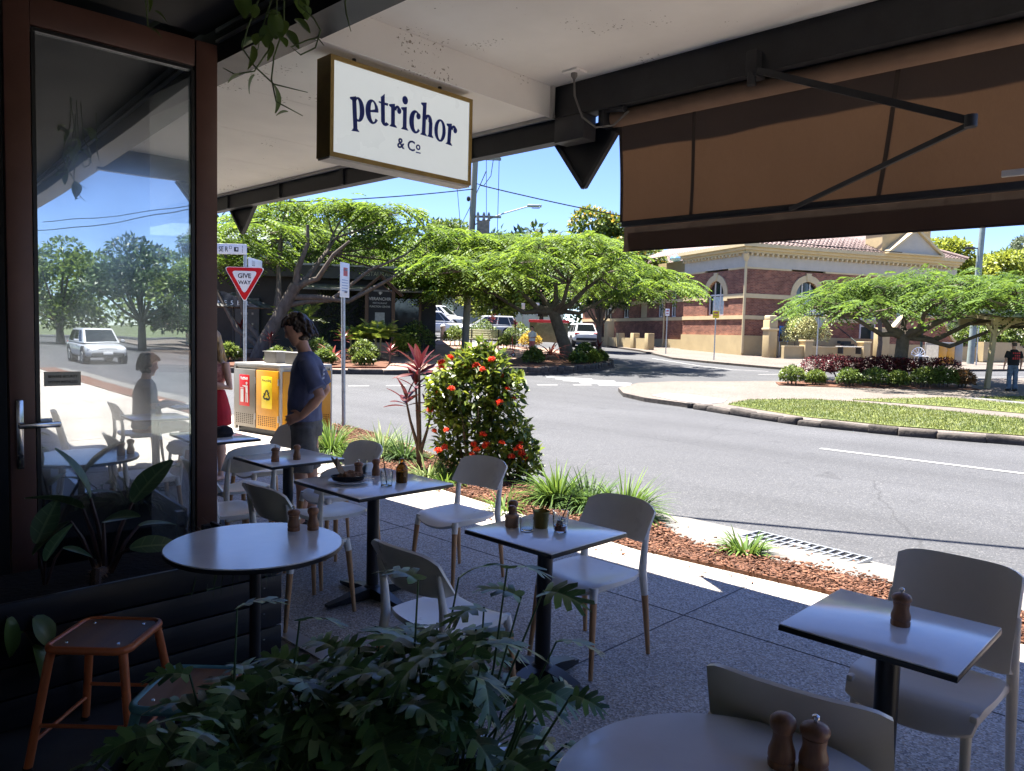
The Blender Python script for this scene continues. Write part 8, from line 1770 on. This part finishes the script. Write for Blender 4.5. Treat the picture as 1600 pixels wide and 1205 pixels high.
# roofs and houses half hidden among the trees up the far street
for r, d, w_, hh, wl_c, rf_c, lb in ((-.5, 82, 12, 3.6, (.55, .55, .54), (.33, .2, .15), 'pale house with a brown roof half hidden up the far street'), (-13, 92, 12, 4.5, (.58, .56, .5), (.3, .3, .32), 'white house with a grey roof deep among the trees'), (-24, 52, 16, 6.2, (.45, .55, .62), (.25, .3, .36), 'pale blue upper storey behind the restaurant roof')):
    t = thing('house', lb, 'house', W3(r, d), VIEW_RZ + .2); MB().box((0, 3, hh / 2), (w_, 6, hh)).build('wall', M('house_wall_%d' % int(hh * 10), wl_c, .85, var=.08), t)
    MB().prism([(-w_ / 2 - .5, 0), (w_ / 2 + .5, 0), (w_ / 2 - 2, 2.0), (-w_ / 2 + 2, 2.0)], (0, -.6, hh), (1, 0, 0), (0, .85, .52), (0, .02, .06)).box((0, 3.2, hh + .02), (w_ + .8, 7, .12)).build('roof', M('house_roof_%d' % int(hh * 10), rf_c, .8, var=.2, scale=4), t)
    for k in range(3): q = MB().box((-w_ * .3 + w_ * .3 * k, -.02, hh * .55), (1.3, .06, 1.3)).build('window', m_pane, t); MB().box((-w_ * .3 + w_ * .3 * k, -.06, hh * .55), (.08, .04, 1.3)).build('frame', m_wfr, q)

# ================================================================ THE OTHER WAY DOWN THE STREET (seen mirrored in the glass door)
car('dark car parked down the cafe street, seen only mirrored in the glass door', (12.2, -24, -.12), PI / 2 + PI, blk, 4.5, 1.82, 1.6); car('white car parked down the cafe street, seen only mirrored in the glass door', (17.0, -23.0, -.12), PI / 2, wht, 4.5, 1.82, 1.6); car('silver car parked down the cafe street, seen only mirrored in the glass door', (8.6, -31, -.12), PI / 2, slv, 4.4, 1.82, 1.55)
sheet('footpath', [(18.3, -80), (40, -80), (40, -16), (18.3, -16)], m_agg_pale, 0, skirt=.2, step=4)
for i, (x, y, R, z1, mat, lb) in enumerate(((21, -27, 3.4, 5.2, m_mid, 'round green tree down the cafe street mirrored in the door'), (25, -33, 4.4, 6.2, m_dk, 'dark tree down the cafe street mirrored in the door'), (20, -44, 5, 6.5, m_mid, 'broad tree beside the mirrored house'), (12, -60, 6, 7.5, m_mid, 'wide tree at the far end of the cafe street'), (22, -58, 5, 8.5, m_dk, 'dark tree at the far end of the cafe street'), (4, -66, 6, 8, m_mid, 'tree closing the cafe street behind the camera'), (30, -26, 4, 6.4, m_mid, 'green tree beyond the lawn island mirrored in the door'), (15.5, -50, 5, 6.8, m_dk, 'dark spreading tree closing the mirrored street'), (27, -46, 5, 7.5, m_dk, 'dark tree behind the round mirrored tree'), (35, -38, 6, 8, m_mid, 'large green tree at the right of the mirrored street'))):
    broad_tree((x, y, 0), lb, lumps(16, R, 1.6, z1, 50 + i, (1.1, 1.8)), 5000, .42, mat, 1.8, .25, group='trees down the cafe street')
hs_ = thing('house', 'pale roofed house down the cafe street, seen only mirrored in the door', 'house', (30, -66, 0), .2); MB().box((0, 0, 1.5), (12, 9, 3.0)).build('wall', m_cream, hs_); MB().prism([(-6.8, 3.0), (6.8, 3.0), (3.6, 5.0), (-3.6, 5.0)], (0, -5, 0), (1, 0, 0), (0, 0, 1), (0, 10, 0)).build('roof', m_tile2, hs_)
for x in (-3.5, 0, 3.5): MB().box((x, 4.52, 1.6), (1.5, .06, 1.2)).build('window', m_pane, hs_)
wire((9.5, -60, 8.5), (16, -6, 8.0), .7, 'power line down the cafe street, mirrored in the door', .03); wire((11, -60, 9.4), (19, -6, 8.8), .7, 'upper power line down the cafe street, mirrored in the door', .03)
wood2 = [(x, -92 + 5 * math.sin(x), 3.2 + 1.6 * math.sin(x * .43) ** 2, 5, 4, 4.6) for x in np.arange(-10, 75, 4.2)] + [(44 + .0 * y, y, 2.6, 3, 4, 4.2) for y in np.arange(-84, -34, 5.0)]
tag(link('far_wood', np_mesh('far_wood', *blob_leaves([(x, y, z, a, b_, c) for x, y, z, a, b_, c in wood2], 12000, .8, .5, -.6, .2, .8), m_mid)), 'belt of green trees down the cafe street, mirrored in the door', None, None, 'stuff')
